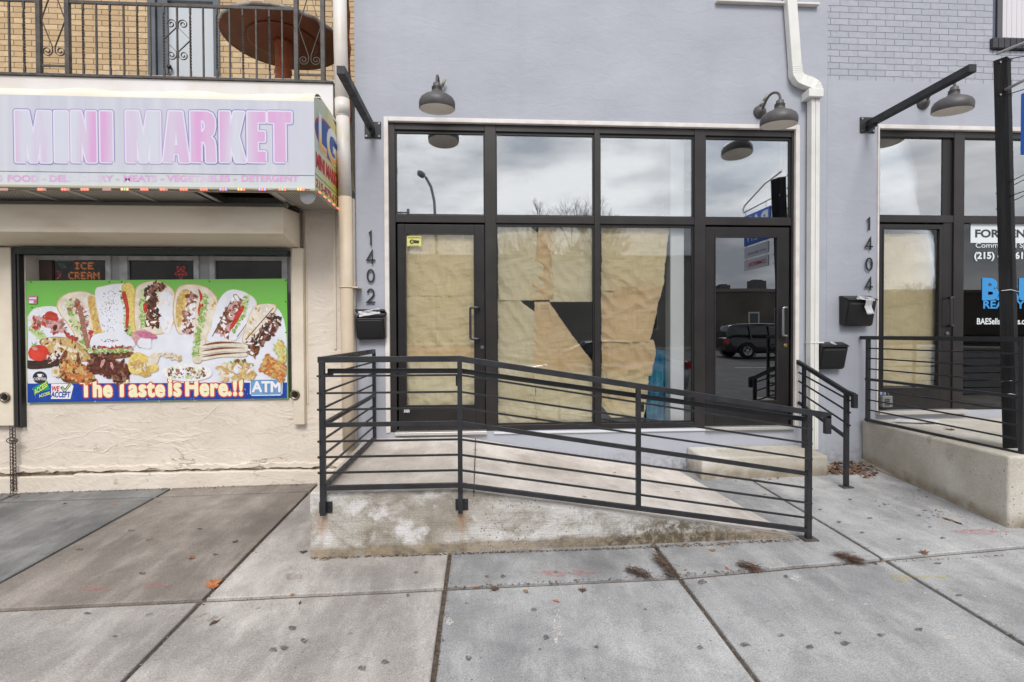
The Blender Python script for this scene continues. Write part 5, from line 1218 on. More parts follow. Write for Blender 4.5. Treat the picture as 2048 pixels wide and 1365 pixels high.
# ------------------------------------------------------------------ kraft papers and stickers in the windows
def paper_mat(name, c, c2):
    m, n = newmat(name)
    v = n.map((1, 1, 1))
    col = n.ramp(n.noise(3, 5), [(.3, c), (.7, c2)])
    r1 = n.noise(3, 5, n.map((1.5, 1, .4), (0, .5, 0)), .55, .7)
    ridge = n.math('ABSOLUTE', n.math('SUBTRACT', r1, .5)); ridge = n.math('SUBTRACT', 1.0, n.math('MULTIPLY', ridge, 7, True))
    r2 = n.noise(5, 4, n.map((.5, 1, 1.8), (0, -.6, 0)), .5, .5); ridge2 = n.math('SUBTRACT', 1.0, n.math('MULTIPLY', n.math('ABSOLUTE', n.math('SUBTRACT', r2, .5)), 6, True))
    h = n.math('ADD', n.math('MULTIPLY', ridge, .7), n.math('MULTIPLY', ridge2, .4))
    n.set(col, n.bump(h, .020, .65), .6); return m
KP = paper_mat('kraft_pale', srgb((240, 227, 186)), srgb((247, 237, 204)))
KT = paper_mat('kraft_tan', srgb((240, 209, 158)), srgb((246, 222, 178)))
KM = paper_mat('kraft_mid', srgb((240, 221, 172)), srgb((246, 231, 190)))
def sheet(rows, mat, label, y=.10, wr=.005, group='kraft paper sheets taped inside the windows', vert=0):
    mb = MB(); nx, nz = 40, 44; y0, y1 = rows[0][0], rows[-1][0]; sd = random.random()*50
    for j in range(nz+1):
        py = y0+(y1-y0)*j/nz
        for a, b in zip(rows[:-1], rows[1:]):
            if a[0] <= py <= b[0]+1e-6: break
        f = (py-a[0])/(b[0]-a[0]+1e-9); xl = a[1]+(b[1]-a[1])*f; xr = a[2]+(b[2]-a[2])*f
        for i in range(nx+1):
            px = xl+(xr-xl)*i/nx; e_ = (random.uniform(-.9, .9)+2.2*noise.noise(Vector((py*.035, sd, i*.1))) if i in (0, nx) else 0)
            p = W(px+e_, py+(random.uniform(-.6, .6) if j in (0, nz) else 0), y)
            d = noise.noise(Vector((p.x*4+sd, p.z*2.2+vert*p.x*3, sd)))*wr*2.6 + abs(noise.noise(Vector((p.x*7+p.z*5+sd, p.z*3-p.x*3, 3))))*wr*6 + abs(noise.noise(Vector((p.x*3-p.z*9, p.z*4+sd, 8))))*wr*3
            mb.v.append((p.x, y+d, p.z))
    for j in range(nz):
        for i in range(nx): A = j*(nx+1)+i; mb.face([A, A+1, A+nx+2, A+nx+1], True)
    o = mb.build('kraft_paper', mat, origin=W((rows[0][1]+rows[0][2])/2, y1, y)); return tag(o, label, 'paper sheet', group)
sheet([(467,811,950),(592,811,950)], KM, 'brown paper across the top of the left door glass', .090)
sheet([(590,810,950),(700,810,950)], KM, 'brown paper across the middle of the left door glass', .096)
sheet([(694,811,950),(716,811,950)], KT, 'narrow tan paper strip low in the left door glass', .088)
sheet([(712,811,950),(812,811,949)], KP, 'pale paper at the bottom of the left door glass', .094)
sheet([(455,996,1062),(470,996,1082),(601,996,1092)], KP, 'pale paper at top left of the second window bay', .100)
sheet([(452,1078,1108),(600,1062,1106)], KT, 'crinkled tan paper strip in the middle top of the second window bay', .094, .009)
sheet([(452,1104,1187),(604,1100,1187)], KP, 'smooth pale paper at top right of the second window bay', .102)
sheet([(600,996,1037),(625,996,1071),(742,996,1071)], KP, 'pale torn paper with a slanting corner at mid left of the second bay', .104)
sheet([(604,1069,1097),(662,1068,1139),(726,1068,1186),(746,1068,1187)], KT, 'tan paper with a long slanting edge beside the dark gap', .098)
sheet([(738,996,1070),(852,996,1074)], KP, 'pale paper at bottom left of the second window bay', .100)
sheet([(744,1069,1186),(856,1075,1184)], KP, 'pale paper at bottom right of the second window bay', .092)
sheet([(449,1203,1338),(462,1203,1338),(582,1203,1326)], KM, 'wide paper at the top of the third bay, leaning in on the right', .106, .006)
sheet([(574,1204,1326),(684,1204,1300)], KT, 'tan paper tapering to the right in the middle of the third bay', .096, .008)
sheet([(680,1204,1308),(712,1204,1312),(752,1204,1304)], KT, 'short tan paper below the middle of the third bay', .108, .006)
sheet([(744,1204,1300),(812,1204,1294),(836,1222,1288)], KM, 'pale ragged paper hanging at the bottom of the third bay', .100, .008)
sheet([(468,1766,1876),(640,1766,1871),(772,1766,1862)], KM, 'brown paper behind the glass of the 1404 door', .100)
sheet([(640,1937,2070),(815,1938,2066)], KM, 'brown paper low in the 1404 window behind the railing', .110)
# hangings inside
mb = MB(); a = W(1292, 700, .30); c_ = W(1340, 856, .30); n_ = 20
for j in (0, 1):
    for i in range(n_+1): mb.v.append((a.x+(c_.x-a.x)*i/n_, .30+.02*math.sin(i*1.3), (a.z, .70)[j]))
for i in range(n_): mb.face([i, i+1, n_+2+i, n_+1+i], True)
tag(mb.build('blue_cloth', M('blue_cloth', srgb((20, 120, 160)), .7, c2=srgb((70, 160, 190)), scale=5, lo=.45, hi=.6), origin=(a.x, .30, .7)), 'blue sheet standing inside the third bay beside the white column', 'cloth')
# stickers
st = thing('warning_sticker', 'yellow WARNING camera sticker at top left of the papered door', 'sticker', W(828, 494, .045))
mb = MB(); a = W(814, 493, .0475); c_ = W(842.5, 472.5, .0475); ST = M('sticker_yellow', srgb((212, 208, 120)), .5); mb.box(a.x, .0462, a.z, c_.x, .0486, c_.z); mb.build('panel', ST, st)
mb = MB(); SK = M('sticker_black', srgb((46, 44, 30)), .5)
wall_text(mb, 'WARNING', [(.02, SK, .0004)], 816, 474, 841, 477.5, .0460); a2 = W(817, 488.5, .0458); c2_ = W(840, 479.5, .0458)
mb.mat(SK); mb.disc((a2.x+.035, .0458, (a2.z+c2_.z)/2), .024, (0,-1,0), 18); mb.poly([(a2.x+.04, .0457, a2.z+.008), (a2.x+.105, .0457, a2.z+.006), (a2.x+.112, .0457, a2.z+.035), (a2.x+.04, .0457, c2_.z-.003)])
mb.mat(ST); mb.disc((a2.x+.038, .0455, (a2.z+c2_.z)/2), .012, (0,-1,0), 14); mb.mat(SK); mb.disc((a2.x+.038, .0453, (a2.z+c2_.z)/2), .007, (0,-1,0), 14)
mb.mat(SK)
for k in range(2): q_ = W(818, 490.5+k*1.6, .0458); mb.poly([(q_.x, .0457, q_.z), (q_.x+.105, .0457, q_.z), (q_.x+.105, .0457, q_.z-.002), (q_.x, .0457, q_.z-.002)])
mb.build('symbol', None, st, recalc=False)
st = thing('number_sticker', 'tiny white number sticker on the kick plate of the papered door', 'sticker', W(813, 826, .03))
mb = MB(); a = W(807.5, 826, .033); c_ = W(819.5, 818.5, .033); mb.box(a.x, .0322, a.z, c_.x, .0338, c_.z); mb.build('panel', M('sticker_slate', srgb((70, 76, 92)), .5), st)
mb = MB(); wall_text(mb, '3325', [(.03, WHT, .0006)], 808, 819.3, 819, 825, .0318); mb.build('lettering', None, st, recalc=False)
st = thing('number_sticker', 'tiny pair of white number stickers at the foot of the 1404 door', 'sticker', W(1766, 790, .03))
mb = MB(); 
for k in (0, 1): a = W(1760+k*7, 790, .03); c_ = W(1765+k*7, 783, .03); mb.box(a.x, .0302, a.z, c_.x, .0318, c_.z)
mb.build('panel', M('sticker_blue', srgb((150, 160, 190)), .5), st)
# lockbox
lb_ = thing('lockbox', 'grey key safe with push buttons at the foot of the 1404 door', 'key safe', W(1774, 815, -.02))
a = W(1763, 815, -.03); c_ = W(1784, 792, -.03); mb = MB(); mb.box(a.x, -.045, a.z, c_.x, .015, c_.z); mb.build('body', M('lockbox_gray', srgb((128, 130, 132)), .45, .3), lb_, bev=.01)
mb = MB(); 
for i in range(3):
    for j in range(4): mb.box(a.x+.026+i*.019, -.050, a.z+.022+j*.019, a.x+.038+i*.019, -.0455, a.z+.034+j*.019)
mb.build('button', M('button_dark', srgb((40, 42, 44)), .5), lb_)
mb = MB(); mb.tube([Vector(((a.x+c_.x)/2+.03*math.cos(t_), -.02, c_.z+.035*math.sin(t_)*1.2)) for t_ in [i*math.pi/10 for i in range(11)]], .005, 8); mb.build('shackle', STEEL, lb_)
# rental decal
rn = thing('rent_decal', 'FOR RENT window lettering with blue agency logo in the right hand window', 'sign', W(2000, 660, .055))
mb = MB(); yv = .056
TW = M('vinyl_white', srgb((216, 222, 226)), .5); TB = M('vinyl_blue', srgb((48, 140, 206)), .5); TK = M('vinyl_black', srgb((50, 52, 54)), .5)
a = W(1941, 486, yv); c_ = W(2120, 449, yv); mb.mat(TW); mb.poly([(a.x, yv, a.z), (c_.x, yv, a.z), (c_.x, yv, c_.z), (a.x, yv, c_.z)]); mb.build('white_band', None, rn, recalc=False)
mb = MB()
wall_text(mb, 'FOR RENT', [(.035, TK, .001)], 1951, 460, 2066, 475, yv); wall_text(mb, 'Commercial Space', [(.005, TW, .001)], 1951, 486, 2076, 499, yv)
wall_text(mb, '(215) 618-6161', [(.035, TW, .001)], 1949, 505, 2064, 522, yv)
wall_text(mb, 'BAE', [(.05, TB, .001)], 1967, 559, 2064, 598, yv); wall_text(mb, 'REALTY', [(.03, TB, .001)], 1967, 602, 2048, 617, yv); wall_text(mb, 'BAESellsHomes.com', [(.02, TW, .001)], 1954, 637, 2066, 649, yv)
mb.build('lettering', None, rn, recalc=False)

# ------------------------------------------------------------------ ramp 1 and step
FY = -1.705
Lx = WX(619, FY, 1050)
zl = WZ(780, 982, FY)               # landing height at the front edge
kx = WX(925, FY, 985); ex = WX(1595, FY, 1070)
def rampz(x):
    zk = zl; ze = G(ex, FY)+.012
    return zk if x <= kx else max(zk+(ze-zk)*(x-kx)/(ex-kx), 0)
rp = thing('concrete_ramp', 'stained concrete landing and wheelchair ramp in front of the 1402 shop', 'ramp', (0, -.85, .2))
mb = MB(); mb.mat(RAMP)
xs3 = [Lx] + [Lx+(kx-Lx)*i/6 for i in range(1, 6)] + [kx] + [kx+(ex-kx)*i/12 for i in range(1, 13)]
def backx(x): return x
gapx = kx+.10
rows_y = [FY, -1.2, -.8, -.4, -.001]
def topz(x, y):
    u = (y-FY)/(-FY); return rampz(x) + (.022*u if x <= kx else .022*u)
xe = lambda y: ex-.25*(y-FY)/(-FY)*1.0
P = {}
for i, x in enumerate(xs3):
    for j, y in enumerate(rows_y):
        xx = Lx+(x-Lx)*(xe(y)-Lx)/(ex-Lx)
        zt2 = topz(x, y)
        if i == len(xs3)-1: zt2 = G(xx, y)+.006
        P[i, j] = len(mb.v); mb.v.append((xx, y, zt2))
mb.mat(RAMPTOP)
for i in range(len(xs3)-1):
    for j in range(len(rows_y)-1): mb.face([P[i,j], P[i+1,j], P[i+1,j+1], P[i,j+1]])
mb.mat(RAMP)
base = {}
for i, x in enumerate(xs3): base[i] = len(mb.v); mb.v.append((x, FY-.002, G(x, FY)-.03))
for i in range(len(xs3)-1): mb.face([base[i], base[i+1], P[i+1,0], P[i,0]])
bb_ = len(mb.v); mb.v.append((Lx, -.001, G(Lx, 0)-.03)); mb.face([bb_, base[0], P[0,0], P[0,1], P[0,2], P[0,3], P[0,4]])
mb.v.append((ex-.25, -.001, G(ex, 0)-.03)); mb.face([bb_, P[0,4]] + [P[i,4] for i in range(1, len(xs3))] + [bb_+1]); mb.face([base[len(xs3)-1], bb_+1] + [P[len(xs3)-1, j] for j in (4,3,2,1,0)])
mb.build('slab', None, rp, bev=.016)
mb = MB(); mb.hexa([(kx+.075, FY+.0, zl-.06), (kx+.083, FY+.0, zl-.06), (kx+.075, -.05, zl-.03), (kx+.068, -.05, zl-.03), (kx+.075, FY-.0035, rampz(kx+.08)+.0015), (kx+.083, FY-.0035, rampz(kx+.08)+.001), (kx+.075, -.05, topz(kx+.08, -.05)+.0012), (kx+.068, -.05, topz(kx+.08, -.05)+.0012)]); mb.build('joint', JOINT, rp)
sp_ = MB(); sx0, sx1 = WX(1402, -.38, 940), WX(1655, -.38, 940)
sp_.hexa([(sx0, -.40, .2), (sx1, -.40, .2), (sx1+.0, -.001, .2), (sx0, -.001, .2), (sx0+.008, -.39, .475), (sx1-.006, -.40, .47), (sx1-.0, -.001, .495), (sx0+.02, -.001, .495)])
tag(sp_.build('concrete_step', RAMP2, origin=((sx0+sx1)/2, -.2, .26), bev=.022, seg=3), 'low concrete step block in front of the dark glass door', 'step')
# second landing
l2 = MB(); LX2 = WX(1722, 0, 850); xf = WX(2017, FY, 1000)
l2.hexa([(LX2+.015, -.001, .2), (10, -.001, .2), (10, FY, .15), (xf, FY, .15), (LX2, -.001, .755), (10, -.001, .755), (10, FY, .775), (xf, FY, .775)])
tag(l2.build('concrete_landing', RAMP2, origin=(6, -.8, .25), bev=.022, seg=3), 'raised tan concrete landing in front of the 1404 shop', 'landing')
# mortar fillet at foot of second landing
mf = MB(); x = 0
for i in range(26):
    y0 = -i*.068-.02; w_ = .05+.03*noise.noise(Vector((i*.5, 2, 2)))+.012*i/10
    mf.v += [(LX2+.02, y0, G(LX2, y0)+.045), (LX2-w_, y0, G(LX2, y0)+.004), ]
for i in range(25): mf.face([2*i, 2*i+1, 2*i+3, 2*i+2])
tag(mf.build('mortar_fillet', RAMP2, origin=(LX2, -.8, .3)), 'rough strip of mortar along the foot of the 1404 landing', 'mortar')

# ------------------------------------------------------------------ railings
RYF = -1.74
pl, pk, pr = 645, 920, 1616.7
lv_l = [718.8, 751.8, 785.5, 818.5, 850, 882, 914, 945, 976.6]
lv_k = [718.8, 750.8, 784.5, 816.5, 846.8, 879, 909, 940, 970.5]
lv_r = [825, 857.6, 886.6, 917, 948, 976, 1005.6, 1035.6, 1061]
r1 = thing('ramp_railing', 'long black steel railing of thin horizontal bars along the 1402 landing and ramp', 'railing', (WX(pk, RYF), RYF, .3))
YB = -.10
xl_ = WX(pl, RYF, 850); xk_ = WX(pk, RYF, 850); xr_ = WX(pr, RYF, 950)
ZL = [WZ(pl, v, RYF) for v in lv_l]; ZK = [WZ(pk, v, RYF) for v in lv_k]; ZR = [WZ(pr, v, RYF) for v in lv_r]
for i in range(9): ZL[i] = (ZL[i]+ZK[i])/2; ZK[i] = ZL[i]
for i in range(9):
    th = {0: (.040, .034), 4: (.028, .028), 8: (.030, .030)}.get(i, (.013, .013))
    ov = 0 if i in (4, 8) else .05
    sl_ = (ZR[i]-ZK[i])/(xr_-xk_)
    endx = xr_ + (.16 if i == 0 else (.02 if i not in (4, 8) else 0))
    mb = MB()
    if i == 0:
        e0 = Vector((endx, RYF, ZK[0]+sl_*(endx-xk_)))
        mb.rail([Vector((xl_, YB-.0, ZL[0])), Vector((xl_, RYF, ZL[0]))], .034, .040, up=(0,0,1)); 
        mb.rail([Vector((xl_-.025, RYF, ZL[0])), Vector((xk_, RYF, ZK[0])), e0], .04, .034)
        mb.box(e0.x-.042, RYF-.017, e0.z-.13, e0.x, RYF+.017, e0.z-.0)
        mb.build('top_rail', IRON, r1, bev=.002)
    else:
        y_s = RYF-.012 if ov else RYF
        mb.rail([Vector((xl_-ov*.6, y_s, ZL[i])), Vector((xk_, y_s, ZK[i])), Vector((endx, y_s, ZK[i]+sl_*(endx-xk_)))], *th)
        mb.rail([Vector((xl_+(-.012 if ov else 0), YB, ZL[i]+.001)), Vector((xl_+(-.012 if ov else 0), RYF-(.03 if ov else 0), ZL[i]+.001))], *th, up=(0,0,1))
        mb.build('bar' if ov else 'rail', IRON, r1)
hz = [WZ(660, 742.5, RYF+.08), WZ(920, 742, RYF+.08), WZ(1612, 839, RYF+.08)]
mb = MB(); yy_ = RYF+.08; mb.rail([(WX(661, yy_, 742), yy_+.0, hz[0]-.03), (WX(661, yy_, 742), yy_, hz[0]), (WX(920, yy_, 742), yy_, hz[1]), (WX(1612, yy_, 840), yy_, hz[2])], .034, .030); mb.build('handrail', IRON, r1, bev=.002)
for px_, zz in ((WX(918, yy_, 742), hz[1]), ((WX(1277, yy_, 790)), hz[1]+(hz[2]-hz[1])*.52)): mb = MB(); mb.bar((px_, RYF, zz-.06), (px_, yy_, zz-.012), .012, .012, up=(0,0,1)); mb.box(px_-.02, RYF+.016, zz-.10, px_+.02, RYF+.024, zz-.03); mb.build('handrail_bracket', IRON, r1)
def post(x, y, z0, z1_, w=.032, nm='post', par=r1): mb = MB(); mb.box(x-w/2, y-w/2, z0, x+w/2, y+w/2, z1_); return mb.build(nm, IRON, par, bev=.002)
p1 = post(xl_, RYF, WZ(pl, 1031, RYF), ZL[0]-.01, .036); p2 = post(xk_, RYF, WZ(pk, 1027, RYF), ZK[0]-.01); post(xr_, RYF, G(xr_, RYF), ZR[0]-.01, .036)
x3 = WX(1276.5, RYF, 900); sl_ = (ZR[0]-ZK[0])/(xr_-xk_); slb = (ZR[8]-ZK[8])/(xr_-xk_); post(x3, RYF, ZK[8]+slb*(x3-xk_)-.014, ZK[0]+sl_*(x3-xk_)-.01)
post(xl_, YB, zl-.0, ZL[0]-.01)
for xx, zz in ((xl_, WZ(pl, 1018, RYF)), (xk_, WZ(pk, 1012, RYF))):
    mb = MB(); mb.box(xx+.012, FY-.012, zz-.038, xx+.052, FY-.0, zz+.038); mb.box(xx-.036, FY-.012, zz-.038, xx+.008, FY-.0, zz+.038); mb.disc((xx+.034, FY-.012, zz+.02), .009, (0,-1,0), 10, th=.008); mb.disc((xx+.034, FY-.012, zz-.02), .009, (0,-1,0), 10, th=.008); mb.build('face_bracket', IRON, r1, bev=.002)
mb = MB(); mb.box(xr_-.05, RYF-.045, G(xr_, RYF)-.0, xr_+.055, RYF+.045, G(xr_, RYF)+.010); mb.build('foot_plate', IRON_OLD, r1, bev=.002)

r2 = thing('step_handrail', 'short black handrail stepping down from the dark glass door to the sidewalk', 'railing', (3.36, -.4, .27))
xh = 3.375
ya, yb = -.12, -.737
pa_ = lambda v: PX(1606, v, xh).z
def zat(py, y, px): return W(px, py, y).z
top0 = Vector((xh, -.0, zat(716, 0, 1594))); topA = Vector((xh, ya, zat(732, ya, 1607))); topB = Vector((xh, yb, zat(785, yb, 1687))); 
sl2 = (topB.z-topA.z)/(yb-ya); topE = Vector((xh, yb-.10, topB.z+sl2*-.10*.5))
mb = MB(); mb.rail([Vector((xh, -.002, topA.z+sl2*(-.002-ya))), topB, topE], .034, .040, up=(0,0,1)); mb.box(xh-.02, topE.y-.02, topE.z-.115, xh+.02, topE.y+.022, topE.z+.012); mb.build('top_rail', IRON, r2, bev=.002)
for k, (pa1, pb1) in enumerate(((751, 798), (769, 821.6), (791, 847), (813, 875.5))):
    za, zb2_ = zat(pa1, ya, 1607), zat(pb1, yb, 1687); s3 = (zb2_-za)/(yb-ya); th = .026 if k == 3 else .013
    yend = yb-(.05 if k < 3 else 0); mb = MB(); mb.rail([Vector((xh+.0, -.03, za+s3*(-.03-ya))), Vector((xh, yend, za+s3*(yend-ya)))], th, th, up=(0,0,1)); mb.build('bar', IRON, r2)
post(xh, ya, .48, topA.z-.01, .032, par=r2); post(xh, yb, G(xh, yb), topB.z-.005, .036, par=r2)
mb = MB(); mb.box(xh-.05, yb-.04, G(xh, yb)-.005, xh+.05, yb+.04, G(xh, yb)+.010); mb.build('foot_plate', IRON_OLD, r2, bev=.002)

r3 = thing('landing_railing', 'black steel railing along the near side of the 1404 landing', 'railing', (3.96, -.8, .77))
xg = WX(1736, -.12, 760)
zs = [WZ(1736, v, -.12) for v in (676, 697, 717, 738, 759, 779, 800, 820, 840)]
mb = None
for i, zz in enumerate(zs):
    th = {0: .038, 4: .026, 8: .028}.get(i, .013)
    mb = MB(); y_e = FY+.06
    mb.rail([Vector((xg, -.02 if i == 0 else -.09, zz)), Vector((xg, y_e, zz)), Vector((9, y_e, zz))], th, th, up=(0,0,1)); mb.build({0: 'top_rail', 4: 'rail', 8: 'rail'}.get(i, 'bar'), IRON, r3)
post(xg, -.12, .755, zs[0]-.01, .034, par=r3); post(xg, FY+.06, .77, zs[0]-.01, .034, par=r3); post(xg+2.2, FY+.06, .77, zs[0]-.01, .034, par=r3)

# ------------------------------------------------------------------ timber post, hanging sign, cables
py_ = -1.40
pp = thing('sign_post', 'tall leaning black timber post tied to the 1404 landing railing', 'post', W(2024, 905, py_))
b0 = W(2005, 906, py_-.06); b1_ = W(2034, 906, py_-.06); t0 = W(1986, 122, py_-.06); t1 = W(2014, 112, py_-.06)
BT = M('black_timber', spec=.15, c=srgb((16, 16, 17)), rough=.7, c2=srgb((30, 30, 32)), scale=26, stretch=(1,1,.12), bump=.5, bscale=60, bstretch=(1,1,.15))
dv = Vector((.079, .04, 0))
mb = MB(); mb.hexa([b0, b1_, b1_+dv, b0+dv, t0, t1, t1+dv, t0+dv]); mb.build('timber', BT, pp, bev=.004)
mb = MB()
for v in (125, 190): p = W(2000, v, py_-.062); mb.disc(p, .008, (0,-1,0), 10, th=.006)
for v in (120, 165, 192, 235): p = W(2017, v, py_-.0); mb.box(p.x-.0, p.y-.01, p.z-.01, p.x+.025, p.y+.01, p.z+.01)
mb.build('bolt', STEEL, pp)
for v in (582, 764, 790): 
    mb = MB(); a = W(2003, v, py_-.068); c_ = W(2038, v+2, py_-.068); mb.tube([a, (a+c_)/2+Vector((0, -.004, .012)), c_], .003, 6); mb.build('cable_tie', M('tie_white', srgb((200, 200, 202)), .5), pp)
mb = MB(); xsg = 4.10; topa = Vector((xsg, py_-.05, 3.60)); 
arm_pts = [Vector((xsg+.02, py_+.01, 3.92)), Vector((xsg, -1.75, 3.86)), Vector((xsg, -2.30, 3.68)), Vector((xsg, -2.36, 3.62)), Vector((xsg, -2.33, 3.57)), Vector((xsg, -1.62, 3.60)), Vector((xsg+.02, py_-.02, 3.60))]
hs = thing('hanging_sign', 'blue hanging agency sign at the right photo edge beyond the timber post', 'sign', (xsg, -1.9, 2.95))
mb.tube(arm_pts, .012, 8, up=(1,0,0)); mb.build('bracket', M('bracket_pale', srgb((190, 190, 188)), .4, .3), hs)
mb = MB(); SB = M('board_blue', srgb((30, 96, 196)), .45); SKD = M('board_slate', srgb((70, 88, 104)), .5)
ya1, yb1 = -1.60, -2.33
mb.mat(SB); mb.box(xsg-.012, yb1, 3.04, xsg+.012, ya1, 3.50); bd = mb.build('board', None, hs, bev=.003)
mb = MB()
for sgn in (-1, 1):
    X_ = xsg+sgn*.0135
    st_, du = ((yb1+.06, 1) if sgn > 0 else (ya1-.06, -1))
    letter(mb, 'BAE', [(.04, WHT, 0)], (X_, st_, 3.23), (0, du*.6, 0), (0, 0, .22), (sgn, 0, 0)); letter(mb, 'REALTY', [(.02, WHT, 0)], (X_, st_, 3.09), (0, du*.6, 0), (0, 0, .08), (sgn, 0, 0))
mb.build('lettering', None, hs, recalc=False)
PWH = M('panel_white', srgb((206, 210, 220)), .5)
mb = MB(); mb.box(xsg-.008, yb1, 2.85, xsg+.008, ya1-.07, 3.01); mb.build('panel', PWH, hs); mb = MB(); mb.box(xsg-.008, yb1, 2.66, xsg+.008, ya1-.07, 2.82); mb.build('panel', PWH, hs)
mb = MB(); NV = M('navy_print', srgb((50, 60, 120)), .5)
for sgn in (-1, 1):
    X_ = xsg+sgn*.0095; st_, du = ((yb1+.05, 1) if sgn > 0 else (ya1-.12, -1))
    letter(mb, 'COMMERCIAL', [(.02, REDS, 0)], (X_, st_, 2.71), (0, du*.5, 0), (0, 0, .06), (sgn, 0, 0)); letter(mb, '(347) 386-6930', [(.01, NV, 0)], (X_, st_, 2.88), (0, du*.5, 0), (0, 0, .04), (sgn, 0, 0))
mb.build('panel_lettering', None, hs, recalc=False)
mb = MB()
for y_ in (yb1+.05, ya1-.12): mb.tube([(xsg, y_, 3.01), (xsg, y_, 3.04)], .004, 6); mb.tube([(xsg, y_, 2.82), (xsg, y_, 2.85)], .004, 6); mb.tube([(xsg, y_, 3.50), (xsg, y_, 3.60)], .004, 6)
mb.build('hook', STEEL, hs)
cb_ = thing('guy_cables', 'thin dark cables strung from the timber post off to the right', 'cable', W(2016, 118, py_))
for (a1, c1_) in (((2016, 119), (2110, 92)), ((2017, 189), (2110, 150)), ((1992, 388), (2110, 320)), ((1992, 419), (2110, 352)), ((2020, 364), (2110, 310)), ((2022, 392), (2110, 352))):
    p = W(*a1, py_-.07); q_ = W(*c1_, py_+.25); mid = (p+q_)/2-Vector((0,0,.02)); mb = MB(); mb.tube([p, mid, q_], .0035, 6); mb.build('cable', DARK, cb_)

# ------------------------------------------------------------------ leaves, litter, marks
def leaf_obj(name, kind, size):
    mb = MB(); pts = []
    if kind == 'oak':
        o_ = [(0,-.5),(.08,-.3),(.26,-.28),(.16,-.12),(.42,.0),(.2,.08),(.36,.28),(.14,.26),(.12,.44),(0,.52)]
    elif kind == 'maple':
        o_ = [(0,-.5),(.06,-.25),(.34,-.3),(.24,-.1),(.5,.06),(.24,.12),(.24,.3),(.1,.24),(0,.52)]
    else: o_ = [(0,-.5),(.1,-.25),(.2,0),(.12,.3),(0,.5)]
    full = o_ + [(-x, y) for x, y in reversed(o_[1:-1])]
    mid = [(0, -.5+i*.125) for i in range(9)]
    curl = random.uniform(.15, .5)
    def z(x, y): return size*(curl*abs(x)*1.1 + curl*.45*(y*y) + .05*math.sin(y*9+x*7))
    b = len(mb.v)
    for x, y in full: mb.v.append((x*size, y*size, z(x, y)))
    c0 = len(mb.v); mb.v.append((0, 0, z(0, 0)))
    k = len(full)
    for i in range(k): mb.face([c0, i, (i+1) % k])
    mb.tube([(0, -.5*size, z(0, -.5)), (.03*size, -.62*size, z(0, -.5)+.01*size), (.05*size, -.8*size, z(0, -.5)-.02*size)], .012*size, 5)
    return mb
LM = [M('leaf_rust', srgb((134, 84, 54)), .7, c2=srgb((104, 64, 44)), scale=30), M('leaf_tan', srgb((152, 120, 86)), .75, c2=srgb((124, 92, 64)), scale=30), M('leaf_brown', srgb((92, 68, 54)), .8, c2=srgb((66, 48, 38)), scale=30), M('leaf_orange', srgb((182, 116, 66)), .7, c2=srgb((150, 92, 54)), scale=20)]
TWG = M('twig_brown', srgb((74, 60, 50)), .9)
LEAVES = [(427,1171,.125,'oak',3,'large orange oak leaf on the brown slab edge left of the ramp'),(383,1118,.055,'maple',0,'small rust leaf in the middle of the brown slab'),(607,1105,.07,'maple',2,'dark leaf touching the left foot of the ramp'),
 (1113,1204,.055,'plain',3,'curled amber leaf alone on the slab below the ramp'),(990,1180,.07,'maple',2,'shrivelled brown leaf by the joint under the ramp'),(1165,1182,.06,'maple',2,'dry leaf scrap right of the amber leaf'),
 (1180,893,.06,'plain',0,'rust leaf in the middle of the ramp surface'),(1145,908,.05,'plain',1,'tan leaf high on the ramp near the grey wall'),(1355,985,.045,'plain',1,'tan leaf low on the ramp by the third post'),(1230,947,.045,'plain',1,'small tan leaf on the ramp behind the middle bar'),
 (742,899,.08,'maple',2,'rust leaf in the corner of the landing by the grey pier'),(900,888,.05,'plain',2,'brown leaf on the landing near the door threshold'),
 (1514,955,.07,'maple',0,'rust leaf on the sidewalk at the foot of the step'),(1540,960,.05,'plain',3,'orange leaf lying just right of the leaf at the step foot'),(1556,957,.05,'plain',0,'small leaf near the right end of the step foot'),
 (1530,990,.05,'plain',1,'pale leaf on the dark sidewalk joint below the step'),(1425,1102,.055,'maple',1,'tan leaf on the narrow slab under the railing end'),(1445,1092,.045,'plain',1,'small tan leaf near the foot of the ramp tip'),
 (1455,1138,.05,'plain',3,'orange leaf just above the long joint'),(1371,1141,.035,'plain',1,'pale scrap near the crossing of two joints'),(1848,1107,.07,'maple',0,'rust leaf on the joint right of the post'),(1755,1113,.0,'plain',0,''),
 (1850,1022,.05,'plain',1,'tan leaf by the mortar at the 1404 landing'),(1895,1040,.09,'plain',1,'long tan leaf at the foot of the 1404 landing'),(1915,1047,.07,'plain',2,'brown leaf beside the red chalk mark'),
 (1900,860,.10,'maple',1,'brown leaf lying on the 1404 landing'),(950,1175,.04,'plain',3,'orange scrap in the sidewalk joint under the ramp'),(585,1190,.04,'plain',3,'orange scrap in the joint at left of the ramp'),(600,1207,.04,'plain',2,'brown scrap just below the left joint'),
 (300,1080,.05,'plain',1,'faded leaf on the brown slab near its left edge'),(470,1085,.05,'maple',2,'brown leaf on the brown slab towards the ramp'),(130,1008,.055,'plain',1,'tan leaf on the blue grey slab by the wall'),(230,1010,.045,'plain',3,'amber leaf on the blue grey slab near the wall'),
 (430,1246,.07,'plain',2,'brown curled leaf on the lower left slab'),(1590,1040,.0,'plain',1,''),(1052,1185,.06,'plain',1,'tan leaf stem lying across the joint'),(745,1050,.0,'plain',1,'')]
